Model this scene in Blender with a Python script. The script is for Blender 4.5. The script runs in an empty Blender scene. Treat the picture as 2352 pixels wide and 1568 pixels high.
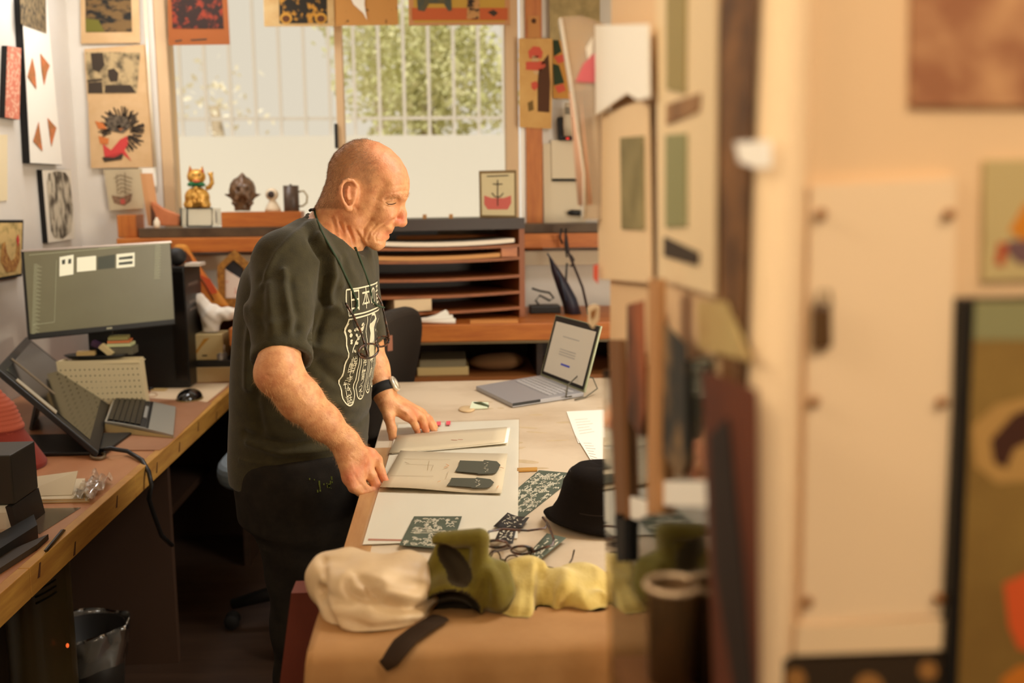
import bpy, bmesh, math, random
import numpy as np
from mathutils import Vector, Matrix, Euler
from mathutils.bvhtree import BVHTree
S = bpy.context.scene
COL = S.collection
PI = math.pi
# ------------------------------------------------------------------ camera
FPX = 2330.0
CAM = Vector((0, 0, 1.48))
CROT = (Matrix.Rotation(-math.radians(3.52), 3, 'Z') @ Matrix.Rotation(PI / 2 - math.radians(8.02), 3, 'X')
        @ Matrix.Rotation(-math.radians(.57), 3, 'Z'))
cd = bpy.data.cameras.new('camera')
cam = bpy.data.objects.new('camera', cd)
COL.objects.link(cam)
cam.matrix_world = Matrix.Translation(CAM) @ CROT.to_4x4()
cd.sensor_width = 36
cd.lens = FPX / 2352 * 36
cd.clip_start = .02
cd.dof.use_dof = True
cd.dof.focus_distance = 2.15
cd.dof.aperture_fstop = 2.7
cd.dof.aperture_blades = 9
S.camera = cam
# ------------------------------------------------------------------ sky, sun, lamps, exposure
W = bpy.data.worlds.new('overcast_sky')
S.world = W
W.use_nodes = True
bg = W.node_tree.nodes['Background']
bg.inputs[0].default_value = (1, .925, .81, 1)
bg.inputs[1].default_value = .80


def lamp(name, kind, loc, energy, color, target=None, size=1, size_y=None, spread=None):
    d = bpy.data.lights.new(name, kind)
    d.energy = energy
    d.color = color
    if kind == 'AREA':
        d.shape = 'RECTANGLE'
        d.size = size
        d.size_y = size_y or size
        if spread: d.spread = spread
    o = bpy.data.objects.new(name, d)
    COL.objects.link(o)
    o.location = loc
    if target is not None:
        o.rotation_euler = (Vector(target) - Vector(loc)).to_track_quat('-Z', 'Y').to_euler()
    return o


sun = lamp('sun', 'SUN', (0, 0, 20), 2.6, (1, 1, 1), target=(1.5, 9, 0))
sun.data.angle = math.radians(3)
# fluorescent batten over the table, daylight from an unseen window at the right, added fills
lamp('table_lamp_light', 'AREA', (.95, 2.3, 2.62), 40, (1, .985, .94), (.25, 2.2, .9), .5, 1.4)
lamp('aisle_fill_light', 'AREA', (-1.2, 4.1, 2.66), 13.5, (1, 1, 1), (-1.4, 3.95, 0), .3, .8)  # added fill standing in for window daylight on the left wall
lamp('front_fill_light', 'AREA', (.55, -.35, 2.3), 2.2, (1, .82, .62), (.35, .6, 1.45), .5, .4, math.radians(80))  # added unseen fill that brightens the partition front
lamp('side_fill_light', 'AREA', (-1.2, .35, 2.3), 1.6, (1, .84, .62), (.2, .95, 1.6), .4, .4, math.radians(50))  # added unseen fill aimed at the partition side
lamp('rear_fill_light', 'AREA', (-.5, -1.6, 2.6), 27, (1, .84, .62), (-.3, 2.2, 1.2), 1.2, .6)  # added general fill from behind the camera
lamp('shop_window_light', 'AREA', (2.3, 1.3, 1.15), 74, (1, .90, .72), (-.2, 2.2, 1.35), 1.0, 1.0)
S.view_settings.view_transform = 'Standard'
S.view_settings.look = 'None'
S.view_settings.exposure = 0.0
S.view_settings.gamma = 1
S.view_settings.use_curve_mapping = False
S.cycles.use_denoising = True
S.cycles.max_bounces = 7
S.cycles.diffuse_bounces = 4
S.cycles.glossy_bounces = 3
S.cycles.transparent_max_bounces = 12
S.cycles.sample_clamp_indirect = 6
S.cycles.caustics_reflective = False
S.cycles.caustics_refractive = False
random.seed(4)
RNG = np.random.default_rng(4)


# ------------------------------------------------------------------ measuring helpers: a sight line met with a wall, a table height ...
def ray(px, py):
    return CROT @ Vector(((px - 1176) / FPX, -(py - 784) / FPX, -1))


def pY(px, py, Y):
    r = ray(px, py)
    return CAM + r * (Y / r.y)


def pX(px, py, X):
    r = ray(px, py)
    return CAM + r * (X / r.x)


def pZ(px, py, Z):
    r = ray(px, py)
    return CAM + r * ((Z - CAM.z) / r.z)


# ------------------------------------------------------------------ materials
def lin(c):
    return tuple((x / 255 / 12.92 if x / 255 <= .04045 else ((x / 255 + .055) / 1.055) ** 2.4) for x in c) + (1,)


MATS = {}


def nd(t, kind, **kw):
    n = t.nodes.new(kind)
    for k, v in kw.items():
        if k.startswith('i_'):
            n.inputs[k[2:].replace('_', ' ')].default_value = v
        else:
            setattr(n, k, v)
    return n


def mat(name, c, rough=.6, metal=0, c2=None, scale=8, stretch=(1, 1, 1), lo=.35, hi=.65, bump=0, bscale=60, spec=.4, emit=0,
        alpha=1, trans=0, sss=0, kind='noise', coat=0, sheen=0):
    """principled material: colour c mottled towards c2 by an object-space texture"""
    if name in MATS: return MATS[name]
    m = bpy.data.materials.new(name)
    m.use_nodes = True
    t = m.node_tree
    b = t.nodes['Principled BSDF']
    b.inputs['Base Color'].default_value = lin(c)
    b.inputs['Roughness'].default_value = rough
    b.inputs['Metallic'].default_value = metal
    b.inputs['Specular IOR Level'].default_value = spec
    b.inputs['Alpha'].default_value = alpha
    b.inputs['Transmission Weight'].default_value = trans
    b.inputs['Coat Weight'].default_value = coat
    b.inputs['Sheen Weight'].default_value = sheen
    if sss:
        b.inputs['Subsurface Weight'].default_value = sss
        b.inputs['Subsurface Radius'].default_value = (.012, .005, .003)
        b.inputs['Subsurface Scale'].default_value = 1
    tc = nd(t, 'ShaderNodeTexCoord')
    mp = nd(t, 'ShaderNodeMapping')
    mp.inputs['Scale'].default_value = stretch
    t.links.new(tc.outputs['Object'], mp.inputs[0])
    if c2 is not None:
        if kind == 'noise':
            n = nd(t, 'ShaderNodeTexNoise', i_Scale=scale, i_Detail=5, i_Roughness=.6)
            f = n.outputs['Fac']
        elif kind == 'voronoi':
            n = nd(t, 'ShaderNodeTexVoronoi', i_Scale=scale)
            f = n.outputs['Distance']
        else:
            n = nd(t, 'ShaderNodeTexWave', i_Scale=scale, i_Distortion=3, i_Detail=3)
            f = n.outputs['Fac']
        t.links.new(mp.outputs[0], n.inputs['Vector'])
        r = nd(t, 'ShaderNodeValToRGB')
        r.color_ramp.elements[0].position = lo
        r.color_ramp.elements[1].position = hi
        r.color_ramp.elements[0].color = lin(c)
        r.color_ramp.elements[1].color = lin(c2)
        t.links.new(f, r.inputs[0])
        t.links.new(r.outputs[0], b.inputs['Base Color'])
        if emit: t.links.new(r.outputs[0], b.inputs['Emission Color'])
    if emit:
        b.inputs['Emission Strength'].default_value = emit
        if c2 is None: b.inputs['Emission Color'].default_value = lin(c)
    if bump:
        n2 = nd(t, 'ShaderNodeTexNoise', i_Scale=bscale, i_Detail=4)
        t.links.new(mp.outputs[0], n2.inputs['Vector'])
        bp = nd(t, 'ShaderNodeBump', i_Strength=bump, i_Distance=.004)
        t.links.new(n2.outputs['Fac'], bp.inputs['Height'])
        t.links.new(bp.outputs[0], b.inputs['Normal'])
    MATS[name] = m
    return m


def clear_mat(name, tint=(255, 250, 240), gloss=.12, rough=.03, body=0, c=(240, 235, 220), ior=1.45):
    """thin clear sheet: see-through, with a glossy sheen that grows at grazing angles and a little milky body"""
    if name in MATS: return MATS[name]
    m = bpy.data.materials.new(name)
    m.use_nodes = True
    t = m.node_tree
    t.nodes.remove(t.nodes['Principled BSDF'])
    out = t.nodes['Material Output']
    tr = nd(t, 'ShaderNodeBsdfTransparent', i_Color=lin(tint))
    gl = nd(t, 'ShaderNodeBsdfGlossy', i_Roughness=rough)
    fr = nd(t, 'ShaderNodeFresnel', i_IOR=ior)
    mx = nd(t, 'ShaderNodeMath', operation='ADD', use_clamp=True)
    mx.inputs[1].default_value = gloss * .5
    t.links.new(fr.outputs[0], mx.inputs[0])
    ms = nd(t, 'ShaderNodeMixShader')
    t.links.new(mx.outputs[0], ms.inputs[0])
    if body:
        df = nd(t, 'ShaderNodeBsdfDiffuse', i_Color=lin(c))
        m2 = nd(t, 'ShaderNodeMixShader')
        m2.inputs[0].default_value = body
        t.links.new(tr.outputs[0], m2.inputs[1])
        t.links.new(df.outputs[0], m2.inputs[2])
        t.links.new(m2.outputs[0], ms.inputs[1])
    else:
        t.links.new(tr.outputs[0], ms.inputs[1])
    t.links.new(gl.outputs[0], ms.inputs[2])
    t.links.new(ms.outputs[0], out.inputs[0])
    MATS[name] = m
    return m


# ------------------------------------------------------------------ mesh building
def R3(rx=0, ry=0, rz=0):
    return Euler((rx, ry, rz)).to_matrix()


class MB:
    def __init__(s):
        s.v, s.f, s.m, s.s = [], [], [], []

    def add(s, vs, fs, mi=0, smooth=False):
        o = len(s.v)
        s.v += [tuple(v) for v in vs]
        s.f += [tuple(i + o for i in f) for f in fs]
        s.m += [mi] * len(fs)
        s.s += [smooth] * len(fs)
        return s

    def box(s, c, d, rot=None, mi=0):
        c = Vector(c)
        vs = []
        for x in (-.5, .5):
            for y in (-.5, .5):
                for z in (-.5, .5):
                    p = Vector((x * d[0], y * d[1], z * d[2]))
                    vs.append(c + (rot @ p if rot else p))
        return s.add(vs, [(0, 1, 3, 2), (4, 6, 7, 5), (0, 4, 5, 1), (2, 3, 7, 6), (0, 2, 6, 4), (1, 5, 7, 3)], mi)

    def bb(s, lo, hi, mi=0):
        return s.box([(a + b) / 2 for a, b in zip(lo, hi)], [abs(b - a) for a, b in zip(lo, hi)], None, mi)

    def hexa(s, q, t, mi=0):
        """a board: four corners q of its front face (counter-clockwise seen from the front), thickness vector t"""
        q = [Vector(p) for p in q]
        t = Vector(t)
        return s.add(q + [p + t for p in q], [(0, 1, 2, 3), (7, 6, 5, 4), (0, 4, 5, 1), (1, 5, 6, 2), (2, 6, 7, 3), (3, 7, 4, 0)], mi)

    def prism(s, pts, t, mi=0, smooth=False):
        """planar polygon pts (3-D) given thickness vector t"""
        n = len(pts)
        t = Vector(t)
        p = [Vector(q) for q in pts]
        s.add(p + [q + t for q in p], [tuple(range(n)), tuple(range(2 * n - 1, n - 1, -1))], mi)
        o = len(s.v) - 2 * n
        for i in range(n):
            j = (i + 1) % n
            s.f.append((o + i, o + n + i, o + n + j, o + j))
            s.m.append(mi)
            s.s.append(smooth)
        return s

    def tube(s, pts, r, n=8, closed=False, mi=0, flat=None):
        pts = [Vector(p) for p in pts]
        k = len(pts)
        rs = r if isinstance(r, (list, tuple)) else [r] * k
        up = None
        vs = []
        for i, p in enumerate(pts):
            a = pts[(i - 1) % k] if (closed or i) else p
            b = pts[(i + 1) % k] if (closed or i < k - 1) else p
            d = (b - a).normalized()
            if up is None:
                up = Vector((0, 0, 1)) if abs(d.z) < .9 else Vector((1, 0, 0))
            x = d.cross(up).normalized()
            up = x.cross(d).normalized()
            for j in range(n):
                an = 2 * PI * j / n
                vs.append(p + rs[i] * (x * math.cos(an) + up * math.sin(an) * (flat or 1)))
        fs = []
        for i in range(k if closed else k - 1):
            for j in range(n):
                a, b = i * n, ((i + 1) % k) * n
                fs.append((a + j, a + (j + 1) % n, b + (j + 1) % n, b + j))
        if not closed:
            fs += [tuple(range(n - 1, -1, -1)), tuple(range((k - 1) * n, k * n))]
        return s.add(vs, fs, mi, True)

    def lathe(s, prof, base=(0, 0, 0), n=24, rot=None, mi=0, sx=1, sy=1):
        base = Vector(base)
        vs = []
        for r, z in prof:
            for j in range(n):
                a = 2 * PI * j / n
                p = Vector((r * math.cos(a) * sx, r * math.sin(a) * sy, z))
                vs.append(base + (rot @ p if rot else p))
        k = len(prof)
        fs = [(i * n + j, i * n + (j + 1) % n, (i + 1) * n + (j + 1) % n, (i + 1) * n + j) for i in range(k - 1) for j in range(n)]
        fs += [tuple(range(n - 1, -1, -1)), tuple(range((k - 1) * n, k * n))]
        return s.add(vs, fs, mi, True)

    def ell(s, c, r, rot=None, n=14, mi=0):
        prof = [(math.sin(PI * i / 8) if 0 < i < 8 else .02, -math.cos(PI * i / 8)) for i in range(9)]
        c = Vector(c)
        o = len(s.v)
        s.lathe(prof, (0, 0, 0), n, None, mi)
        for i in range(o, len(s.v)):
            p = Vector([a * b for a, b in zip(s.v[i], r)])
            s.v[i] = tuple(c + (rot @ p if rot else p))
        return s

    def grid(s, fn, nu, nv, mi=0, smooth=True, thick=None):
        """sheet fn(u,v)->point over the unit square; thick (vector) makes it a closed slab"""
        vs = [Vector(fn(i / nu, j / nv)) for i in range(nu + 1) for j in range(nv + 1)]
        w = nv + 1
        fs = [(i * w + j, (i + 1) * w + j, (i + 1) * w + j + 1, i * w + j + 1) for i in range(nu) for j in range(nv)]
        if thick is None: return s.add(vs, fs, mi, smooth)
        n = len(vs)
        t = Vector(thick)
        rim = [i * w for i in range(nu)] + [nu * w + j for j in range(nv)] + [i * w + nv for i in range(nu, 0, -1)] + [j for j in range(nv, 0, -1)]
        fs2 = [tuple(a + n for a in f[::-1]) for f in fs] + [(a, a + n, b + n, b)[::-1] for a, b in zip(rim, rim[1:] + rim[:1])]
        return s.add(vs + [p + t for p in vs], fs + fs2, mi, smooth)

    def build(s, name, mats, parent=None, bev=0, seg=2, **tags):
        me = bpy.data.meshes.new(name)
        me.from_pydata(s.v, [], s.f)
        bm = bmesh.new()
        bm.from_mesh(me)
        bmesh.ops.recalc_face_normals(bm, faces=bm.faces)
        bm.to_mesh(me)
        bm.free()
        if not isinstance(mats, (list, tuple)): mats = [mats]
        for m in mats: me.materials.append(m)
        me.polygons.foreach_set('material_index', s.m)
        me.polygons.foreach_set('use_smooth', s.s)
        return link(name, me, parent, bev, seg, **tags)


def link(name, me, parent=None, bev=0, seg=2, **tags):
    o = bpy.data.objects.new(name, me)
    COL.objects.link(o)
    if parent is not None:
        o.parent = parent
        if parent.type == 'EMPTY': o.matrix_parent_inverse = parent_inv[parent.name]
    if bev:
        b = o.modifiers.new('edge', 'BEVEL')
        b.width = bev
        b.segments = seg
        b.limit_method = 'ANGLE'
        b.angle_limit = .7
    for k, v in tags.items():
        if v: o[k] = v
    return o


parent_inv = {}


def thing(name, label, cat, loc, group=None, kind=None):
    o = bpy.data.objects.new(name, None)
    COL.objects.link(o)
    o.location = loc
    o.empty_display_size = .05
    parent_inv[o.name] = Matrix.Translation(-Vector(loc))
    o['label'] = label
    o['category'] = cat
    if group: o['group'] = group
    if kind: o['kind'] = kind
    return o


def npmesh(name, V, Fq, mats, parent=None, midx=None, **tags):
    me = bpy.data.meshes.new(name)
    Fq = np.asarray(Fq)
    n = len(Fq)
    k = Fq.shape[1]
    me.vertices.add(len(V))
    me.vertices.foreach_set('co', np.asarray(V, dtype=np.float32).ravel())
    me.loops.add(n * k)
    me.loops.foreach_set('vertex_index', Fq.astype(np.int32).ravel())
    me.polygons.add(n)
    me.polygons.foreach_set('loop_start', np.arange(0, n * k, k, dtype=np.int32))
    me.polygons.foreach_set('use_smooth', np.ones(n, dtype=bool))
    if not isinstance(mats, (list, tuple)): mats = [mats]
    for m in mats: me.materials.append(m)
    if midx is not None: me.polygons.foreach_set('material_index', midx.astype(np.int32))
    me.update(calc_edges=True)
    return link(name, me, parent, **tags)


# ------------------------------------------------------------------ smooth solids from distance functions (sparse surface nets)
def smin(a, b, k):
    if k <= 0: return np.minimum(a, b)
    h = np.clip(.5 + .5 * (b - a) / k, 0, 1)
    return b * (1 - h) + a * h - k * h * (1 - h)


def cone(p, q, r1, r2):
    p, q = np.array(p, float), np.array(q, float)
    d = q - p
    L2 = float(d @ d) + 1e-12

    def f(X):
        t = np.clip((X - p) @ d / L2, 0, 1)
        return np.linalg.norm(X - p - t[:, None] * d, axis=1) - (r1 + (r2 - r1) * t)
    c = (p + q) / 2
    f.bs = (c, math.sqrt(L2) / 2 + max(r1, r2))
    return f


def elli(c, r, rot=None):
    c, r = np.array(c, float), np.array(r, float)
    Mt = np.array(rot) if rot is not None else None

    def f(X):
        Y = X - c
        if Mt is not None: Y = Y @ Mt
        k = np.linalg.norm(Y / r, axis=1)
        g = np.linalg.norm(Y / (r * r), axis=1) + 1e-9
        return k * (k - 1) / g
    f.bs = (c, float(r.max()))
    return f


def sdf(prims):
    """prims: (op, fn, k); op '+' joins, '-' carves, with smooth radius k"""
    def f(X):
        D = np.full(len(X), .3)
        cc = (X.max(0) + X.min(0)) / 2
        RR = np.linalg.norm(X.max(0) - X.min(0)) / 2
        for op, g, k in prims:
            c, r = g.bs
            if np.linalg.norm(cc - c) - r - RR > .05: continue
            lb = np.linalg.norm(X - c, axis=1) - r
            m = lb < .05
            v = lb.copy()
            v[~m] = np.maximum(lb[~m] * .98, .049)
            if m.any(): v[m] = g(X[m])
            if op == '+': D = smin(D, v, k)
            else: D = -smin(-D, v, k)
        return D
    return f


def surfnets(f, lo, hi, h):
    lo = np.array(lo, float)
    B = 8
    H = h * B
    n = np.ceil((np.array(hi) - lo) / H).astype(int)
    g = np.stack(np.meshgrid(*[np.arange(k) for k in n], indexing='ij'), -1).reshape(-1, 3)
    d = np.concatenate([f(lo + (q + .5) * H) for q in np.array_split(g, max(1, len(g) // 300))])
    g = g[np.abs(d) < H * 1.35]
    o = np.stack(np.meshgrid(*[np.arange(B + 1)] * 3, indexing='ij'), -1).reshape(-1, 3)
    vals = np.empty((len(g), B + 1, B + 1, B + 1))
    for s in range(0, len(g), 24):
        P = lo + (g[s:s + 24, None, :] * B + o[None]) * h
        vals[s:s + 24] = f(P.reshape(-1, 3)).reshape(-1, B + 1, B + 1, B + 1)
    sg = vals < 0
    N = n * B + 2
    cor = [(i, j, k) for i in (0, 1) for j in (0, 1) for k in (0, 1)]
    cnt = sum(sg[:, i:B + i, j:B + j, k:B + k].astype(np.int8) for i, j, k in cor)
    b, x, y, z = np.nonzero((cnt > 0) & (cnt < 8))
    cell = g[b] * B + np.stack([x, y, z], 1)
    cv = np.stack([vals[b, x + i, y + j, z + k] for i, j, k in cor], 1)
    acc = np.zeros((len(b), 3))
    num = np.zeros(len(b))
    ca = np.array(cor, float)
    for p in range(8):
        for q in range(p + 1, 8):
            if abs(ca[p] - ca[q]).sum() != 1: continue
            m = (cv[:, p] < 0) != (cv[:, q] < 0)
            t = cv[m, p] / (cv[m, p] - cv[m, q])
            acc[m] += ca[p] + t[:, None] * (ca[q] - ca[p])
            num[m] += 1
    V = lo + (cell + acc / num[:, None]) * h
    key = (cell[:, 0] * N[1] + cell[:, 1]) * N[2] + cell[:, 2]
    order = np.argsort(key)
    ks = key[order]
    st = np.array([N[1] * N[2], N[2], 1])
    quads = []
    for a in range(3):
        e = [0, 0, 0]
        e[a] = 1
        A = sg[:, :B, :B, :B]
        C = sg[:, e[0]:B + e[0], e[1]:B + e[1], e[2]:B + e[2]]
        b, x, y, z = np.nonzero(A != C)
        c = g[b] * B + np.stack([x, y, z], 1)
        k0 = c @ st
        u, w = st[(a + 1) % 3], st[(a + 2) % 3]
        K = np.stack([k0, k0 - u, k0 - u - w, k0 - w], 1)
        ix = np.clip(np.searchsorted(ks, K), 0, len(ks) - 1)
        ok = (ks[ix] == K).all(1)
        Q = order[ix[ok]]
        flip = ~A[b, x, y, z][ok]
        Q[flip] = Q[flip][:, ::-1]
        quads.append(Q)
    return V, np.concatenate(quads)


def vnormals(V, Q):
    n = np.cross(V[Q[:, 2]] - V[Q[:, 0]], V[Q[:, 3]] - V[Q[:, 1]])
    out = np.zeros_like(V)
    for k in range(4): np.add.at(out, Q[:, k], n)
    return out / (np.linalg.norm(out, axis=1, keepdims=True) + 1e-12)


def relax(V, Q, it=2, lam=.5):
    E = np.concatenate([Q[:, [0, 1]], Q[:, [1, 2]], Q[:, [2, 3]], Q[:, [3, 0]]])
    E = np.concatenate([E, E[:, ::-1]])
    deg = np.bincount(E[:, 0], minlength=len(V))[:, None] + 1e-9
    for _ in range(it):
        A = np.stack([np.bincount(E[:, 0], V[E[:, 1], k], minlength=len(V)) for k in range(3)], 1)
        V = V + lam * (A / deg - V)
    return V


def seg_dist(V, a, b):
    a, b = np.array(a, float), np.array(b, float)
    d = b - a
    t = np.clip((V - a) @ d / (d @ d + 1e-12), 0, 1)
    return np.linalg.norm(V - a - t[:, None] * d, axis=1)


def stroke(V, Nn, pts, r, amt, dirv=None):
    """sculpting stroke along a polyline: gaussian ridge (amt>0) or groove (amt<0)"""
    d = np.full(len(V), 9.)
    for a, b in zip(pts[:-1], pts[1:]): d = np.minimum(d, seg_dist(V, a, b))
    if len(pts) == 1: d = np.linalg.norm(V - np.array(pts[0]), axis=1)
    w = np.exp(-(d / r) ** 2)[:, None] * amt
    return V + w * (Nn if dirv is None else np.array(dirv))


def stroke_xz(V, Nn, pts, r, amt):
    """fold along a line seen from the front: distance measured in the upright plane, front-facing cloth only"""
    d = np.full(len(V), 9.)
    for a, b in zip(pts[:-1], pts[1:]): d = np.minimum(d, seg_dist(V[:, [0, 2]], np.array(a)[[0, 2]], np.array(b)[[0, 2]]))
    w = np.exp(-(d / r) ** 2) * np.clip(.4 - Nn[:, 1] * 1.2, 0, 1) * amt
    return V + w[:, None] * Nn


def text_faces(body, size, extrude=.0006):
    """lettering as mesh data: (verts, faces) in the XY plane, centred"""
    cu = bpy.data.curves.new('lettering', 'FONT')
    cu.body = body
    cu.size = size
    cu.align_x = 'CENTER'
    cu.align_y = 'CENTER'
    cu.resolution_u = 3
    cu.extrude = extrude
    o = bpy.data.objects.new('lettering', cu)
    COL.objects.link(o)
    dg = bpy.context.evaluated_depsgraph_get()
    me = bpy.data.meshes.new_from_object(o.evaluated_get(dg))
    vs = [v.co.copy() for v in me.vertices]
    fs = [tuple(p.vertices) for p in me.polygons]
    bpy.data.objects.remove(o)
    bpy.data.curves.remove(cu)
    bpy.data.meshes.remove(me)
    return vs, fs


def frame_of(o, ux, uy):
    """matrix from local XY to a plane with origin o and in-plane axes ux, uy"""
    ux, uy = Vector(ux).normalized(), Vector(uy).normalized()
    m = Matrix((ux, uy, ux.cross(uy))).transposed().to_4x4()
    m.translation = Vector(o)
    return m


def letters(body, size, fr, m, name='lettering', parent=None, label=None):
    vs, fs = text_faces(body, size)
    mb = MB().add([fr @ v for v in vs], fs)
    return mb.build(name, m, parent, label=label)
# ================================================================== SETTING
XL, XR, Y0, YW, ZC = -1.65, 2.4, -2.4, 4.72, 2.75
M_wall = mat('wall_paint', (229, 222, 211), .8, c2=(220, 211, 198), scale=1.5, bump=.05, bscale=25)
M_wallR = mat('wall_paint_warm', (222, 200, 168), .8)
M_ceil = mat('ceiling_paint', (225, 212, 190), .9)
M_floor = mat('floor_vinyl', (74, 54, 40), .55, c2=(58, 40, 29), scale=3, stretch=(1, 6, 1))
M_orange = mat('varnished_pine', (196, 116, 48), .45, c2=(172, 94, 36), scale=6, stretch=(1, 8, 8), spec=.5)
M_orangeV = mat('varnished_pine_upright', (200, 122, 54), .45, c2=(178, 100, 40), scale=6, stretch=(8, 8, 1), spec=.5)
M_frame = mat('window_paint', (216, 182, 140), .5)
M_white = mat('white_gloss', (238, 230, 214), .4)
M_dark = mat('dark_stain', (52, 33, 20), .5, c2=(38, 24, 15), scale=4, stretch=(1, 8, 8))
M_black = mat('black_plastic', (22, 20, 18), .42)
M_blackm = mat('black_matt', (24, 21, 19), .8)
M_glass = clear_mat('window_glass', (252, 250, 244), 0, .02, ior=1.06)
ST = dict(kind='structure')
MB().bb((XL - .15, Y0 - .15, -.08), (XR + .15, YW + .15, 0)).build('floor', M_floor, **ST)
MB().bb((XL - .15, Y0 - .15, ZC), (XR + .15, YW + .15, ZC + .1)).build('ceiling', M_ceil, **ST)
MB().bb((XL - .15, Y0, 0), (XL, YW + .15, ZC)).build('wall_left', M_wall, **ST)
MB().bb((XR, Y0, 0), (XR + .15, YW + .15, ZC)).build('wall_right', M_wallR, **ST)
MB().bb((XL - .15, Y0 - .15, 0), (XR + .15, Y0, ZC)).build('wall_front', M_wallR, **ST)
WL, WR, WB, WT = pY(366, 300, YW).x, pY(1206, 300, YW).x, 1.33, 2.56
b = MB()
b.bb((XL, YW, 0), (WL, YW + .15, ZC)).bb((WR, YW, 0), (XR, YW + .15, ZC)).bb((WL, YW, 0), (WR, YW + .15, WB)).bb((WL, YW, WT), (WR, YW + .15, ZC))
b.build('wall_back', M_wall, **ST)
MB().bb((XL - 3, YW + .15, -.1), (6, 14, 0)).build('ground', mat('outside_paving', (225, 215, 195), .9), **ST)
# window: frame boards, mullion, two sashes with glass, latch
win = bpy.data.objects.new('window_1', None)
COL.objects.link(win)
win['kind'] = 'structure'
win.location = ((WL + WR) / 2, YW, WB)
parent_inv[win.name] = Matrix.Translation(-win.location)
xm = pY(778, 200, YW).x
xr = pY(1176, 250, YW).x
for nm, lo, hi in [('jamb', (WL, YW + .01, WB), (WL + .05, YW + .13, WT)), ('jamb', (xr - .028, YW - .0, WB), (xr + .03, YW + .13, WT)),
                   ('head_rail', (WL + .05, YW + .01, WT - .05), (xr - .028, YW + .13, WT)), ('sill_rail', (WL + .05, YW + .01, WB), (xr - .028, YW + .13, WB + .035)),
                   ('mullion', (xm - .016, YW + .02, WB + .035), (xm + .018, YW + .08, WT - .05))]:
    MB().bb(lo, hi).build(nm, M_frame, win, bev=.004)
MB().bb((WL + .05, YW + .055, WB + .03), (xm - .016, YW + .061, WT - .05)).build('pane', M_glass, win)
MB().bb((xm + .018, YW + .045, WB + .03), (xr - .028, YW + .051, WT - .05)).build('pane', M_glass, win)
q = pY(774, 330, YW)
MB().bb((xm - .027, YW + .005, q.z - .02), (xm - .012, YW + .03, q.z + .09)).build('sash_latch', M_black, win, bev=.003)
# pale railing on top of the garden wall
gy = 8.3
wt_ = pY(1000, 310, 8.2).z
gr = thing('wall_railing', 'pale upright railing bars on top of the garden wall outside', 'railing', (-.6, gy, wt_))
for px in [1156 - 57 * k for k in range(15)]:
    x = pY(px, 200, gy).x
    MB().bb((x - .013, gy - .008, wt_), (x + .013, gy + .008, 3.6)).build('bar', mat('bar_paint', (214, 206, 196), .6), gr)
for z in (pY(700, 272, gy).z, 3.55): MB().bb((-3.6, gy + .008, z - .012), (1.6, gy + .03, z + .012)).build('cross_bar', MATS['bar_paint'], gr)
# garden wall and trees outside
MB().bb((-4.5, 8.2, 0), (5, 8.4, pY(1000, 310, 8.2).z)).build('garden_wall', mat('garden_wall_paint', (226, 222, 214), .9), kind='thing',
                                                              label='whitewashed garden wall seen bright through the window below the trees', category='garden wall')


def tree(cx, cy, cz, rx, rz, n, label, tone):
    t = thing('garden_tree', label, 'tree', (cx, cy, 0), 'trees behind the garden wall')
    MB().tube([(cx, cy, 0), (cx + .05, cy, cz * .6), (cx - .05, cy, cz)], [.12, .09, .05], 8).build('trunk', mat('bark', (190, 172, 146), .9), t)
    C = RNG.normal(size=(90, 3))
    C = C / np.linalg.norm(C, axis=1)[:, None] * RNG.random((90, 1)) ** .5 * np.array([rx, .7, rz]) + np.array([cx, cy, cz])
    P = C[RNG.integers(0, 90, n)] + RNG.normal(size=(n, 3)) * .14
    U = RNG.normal(size=(n, 3))
    U /= np.linalg.norm(U, axis=1)[:, None]
    V2 = np.cross(U, RNG.normal(size=(n, 3)))
    V2 /= np.linalg.norm(V2, axis=1)[:, None]
    s = RNG.uniform(.026, .055, (n, 1))
    V = np.stack([P - U * s, P + V2 * s * .5, P + U * s, P - V2 * s * .5], 1).reshape(-1, 3)
    o = npmesh('foliage', V, np.arange(4 * n).reshape(-1, 4), tone, t)
    o['kind'] = 'stuff'


c1 = pY(985, 190, 9.6)
tree(c1.x, 9.6, c1.z, .72, .62, 4200, 'leafy pale green tree behind the garden wall, in the right pane', mat('leaf_light', (226, 222, 176), .7, c2=(196, 196, 132), scale=4))
c1 = pY(850, 130, 11.6)
tree(c1.x + .1, 11.6, c1.z + .1, .5, .6, 1800, 'thin pale tree just right of the mullion, behind the garden wall', MATS['leaf_light'])
c1 = pY(520, 230, 10)
tree(c1.x - .2, 10.6, c1.z, .5, .4, 110, 'sparse bleached shrub top seen in the left pane', mat('leaf_pale', (246, 238, 214), .7))
# pine trim: upright casing right of the window, apron under the sill, corner post
x0, x1 = pY(1209, 400, YW - .02).x, pY(1246, 400, YW - .02).x
MB().bb((x0, YW - .03, 1.2), (x1, YW, ZC)).build('trim_1', M_orangeV, bev=.003, **ST)
MB().bb((pY(1190, 300, YW).x + .012, YW - .012, WB), (x0, YW, WT)).build('trim_2', mat('white_reveal', (250, 244, 230), .5), **ST)
zt, zb = pY(900, 541, 4.45).z, pY(900, 574, 4.45).z
MB().bb((pY(268, 560, 4.45).x, 4.45, zb), (.93, 4.475, zt)).build('trim_3', M_orange, bev=.003, **ST)      # apron of the sill shelf
MB().bb((pY(268, 560, 4.47).x, 4.475, zt - .02), (.93, YW, zt)).build('trim_4', M_orange, **ST)            # sill shelf board
MB().bb((pY(268, 500, 4.6).x, 4.6, zt), (pY(312, 500, 4.6).x, YW, zt + .1)).build('trim_5', M_orangeV, bev=.003, **ST)
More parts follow.
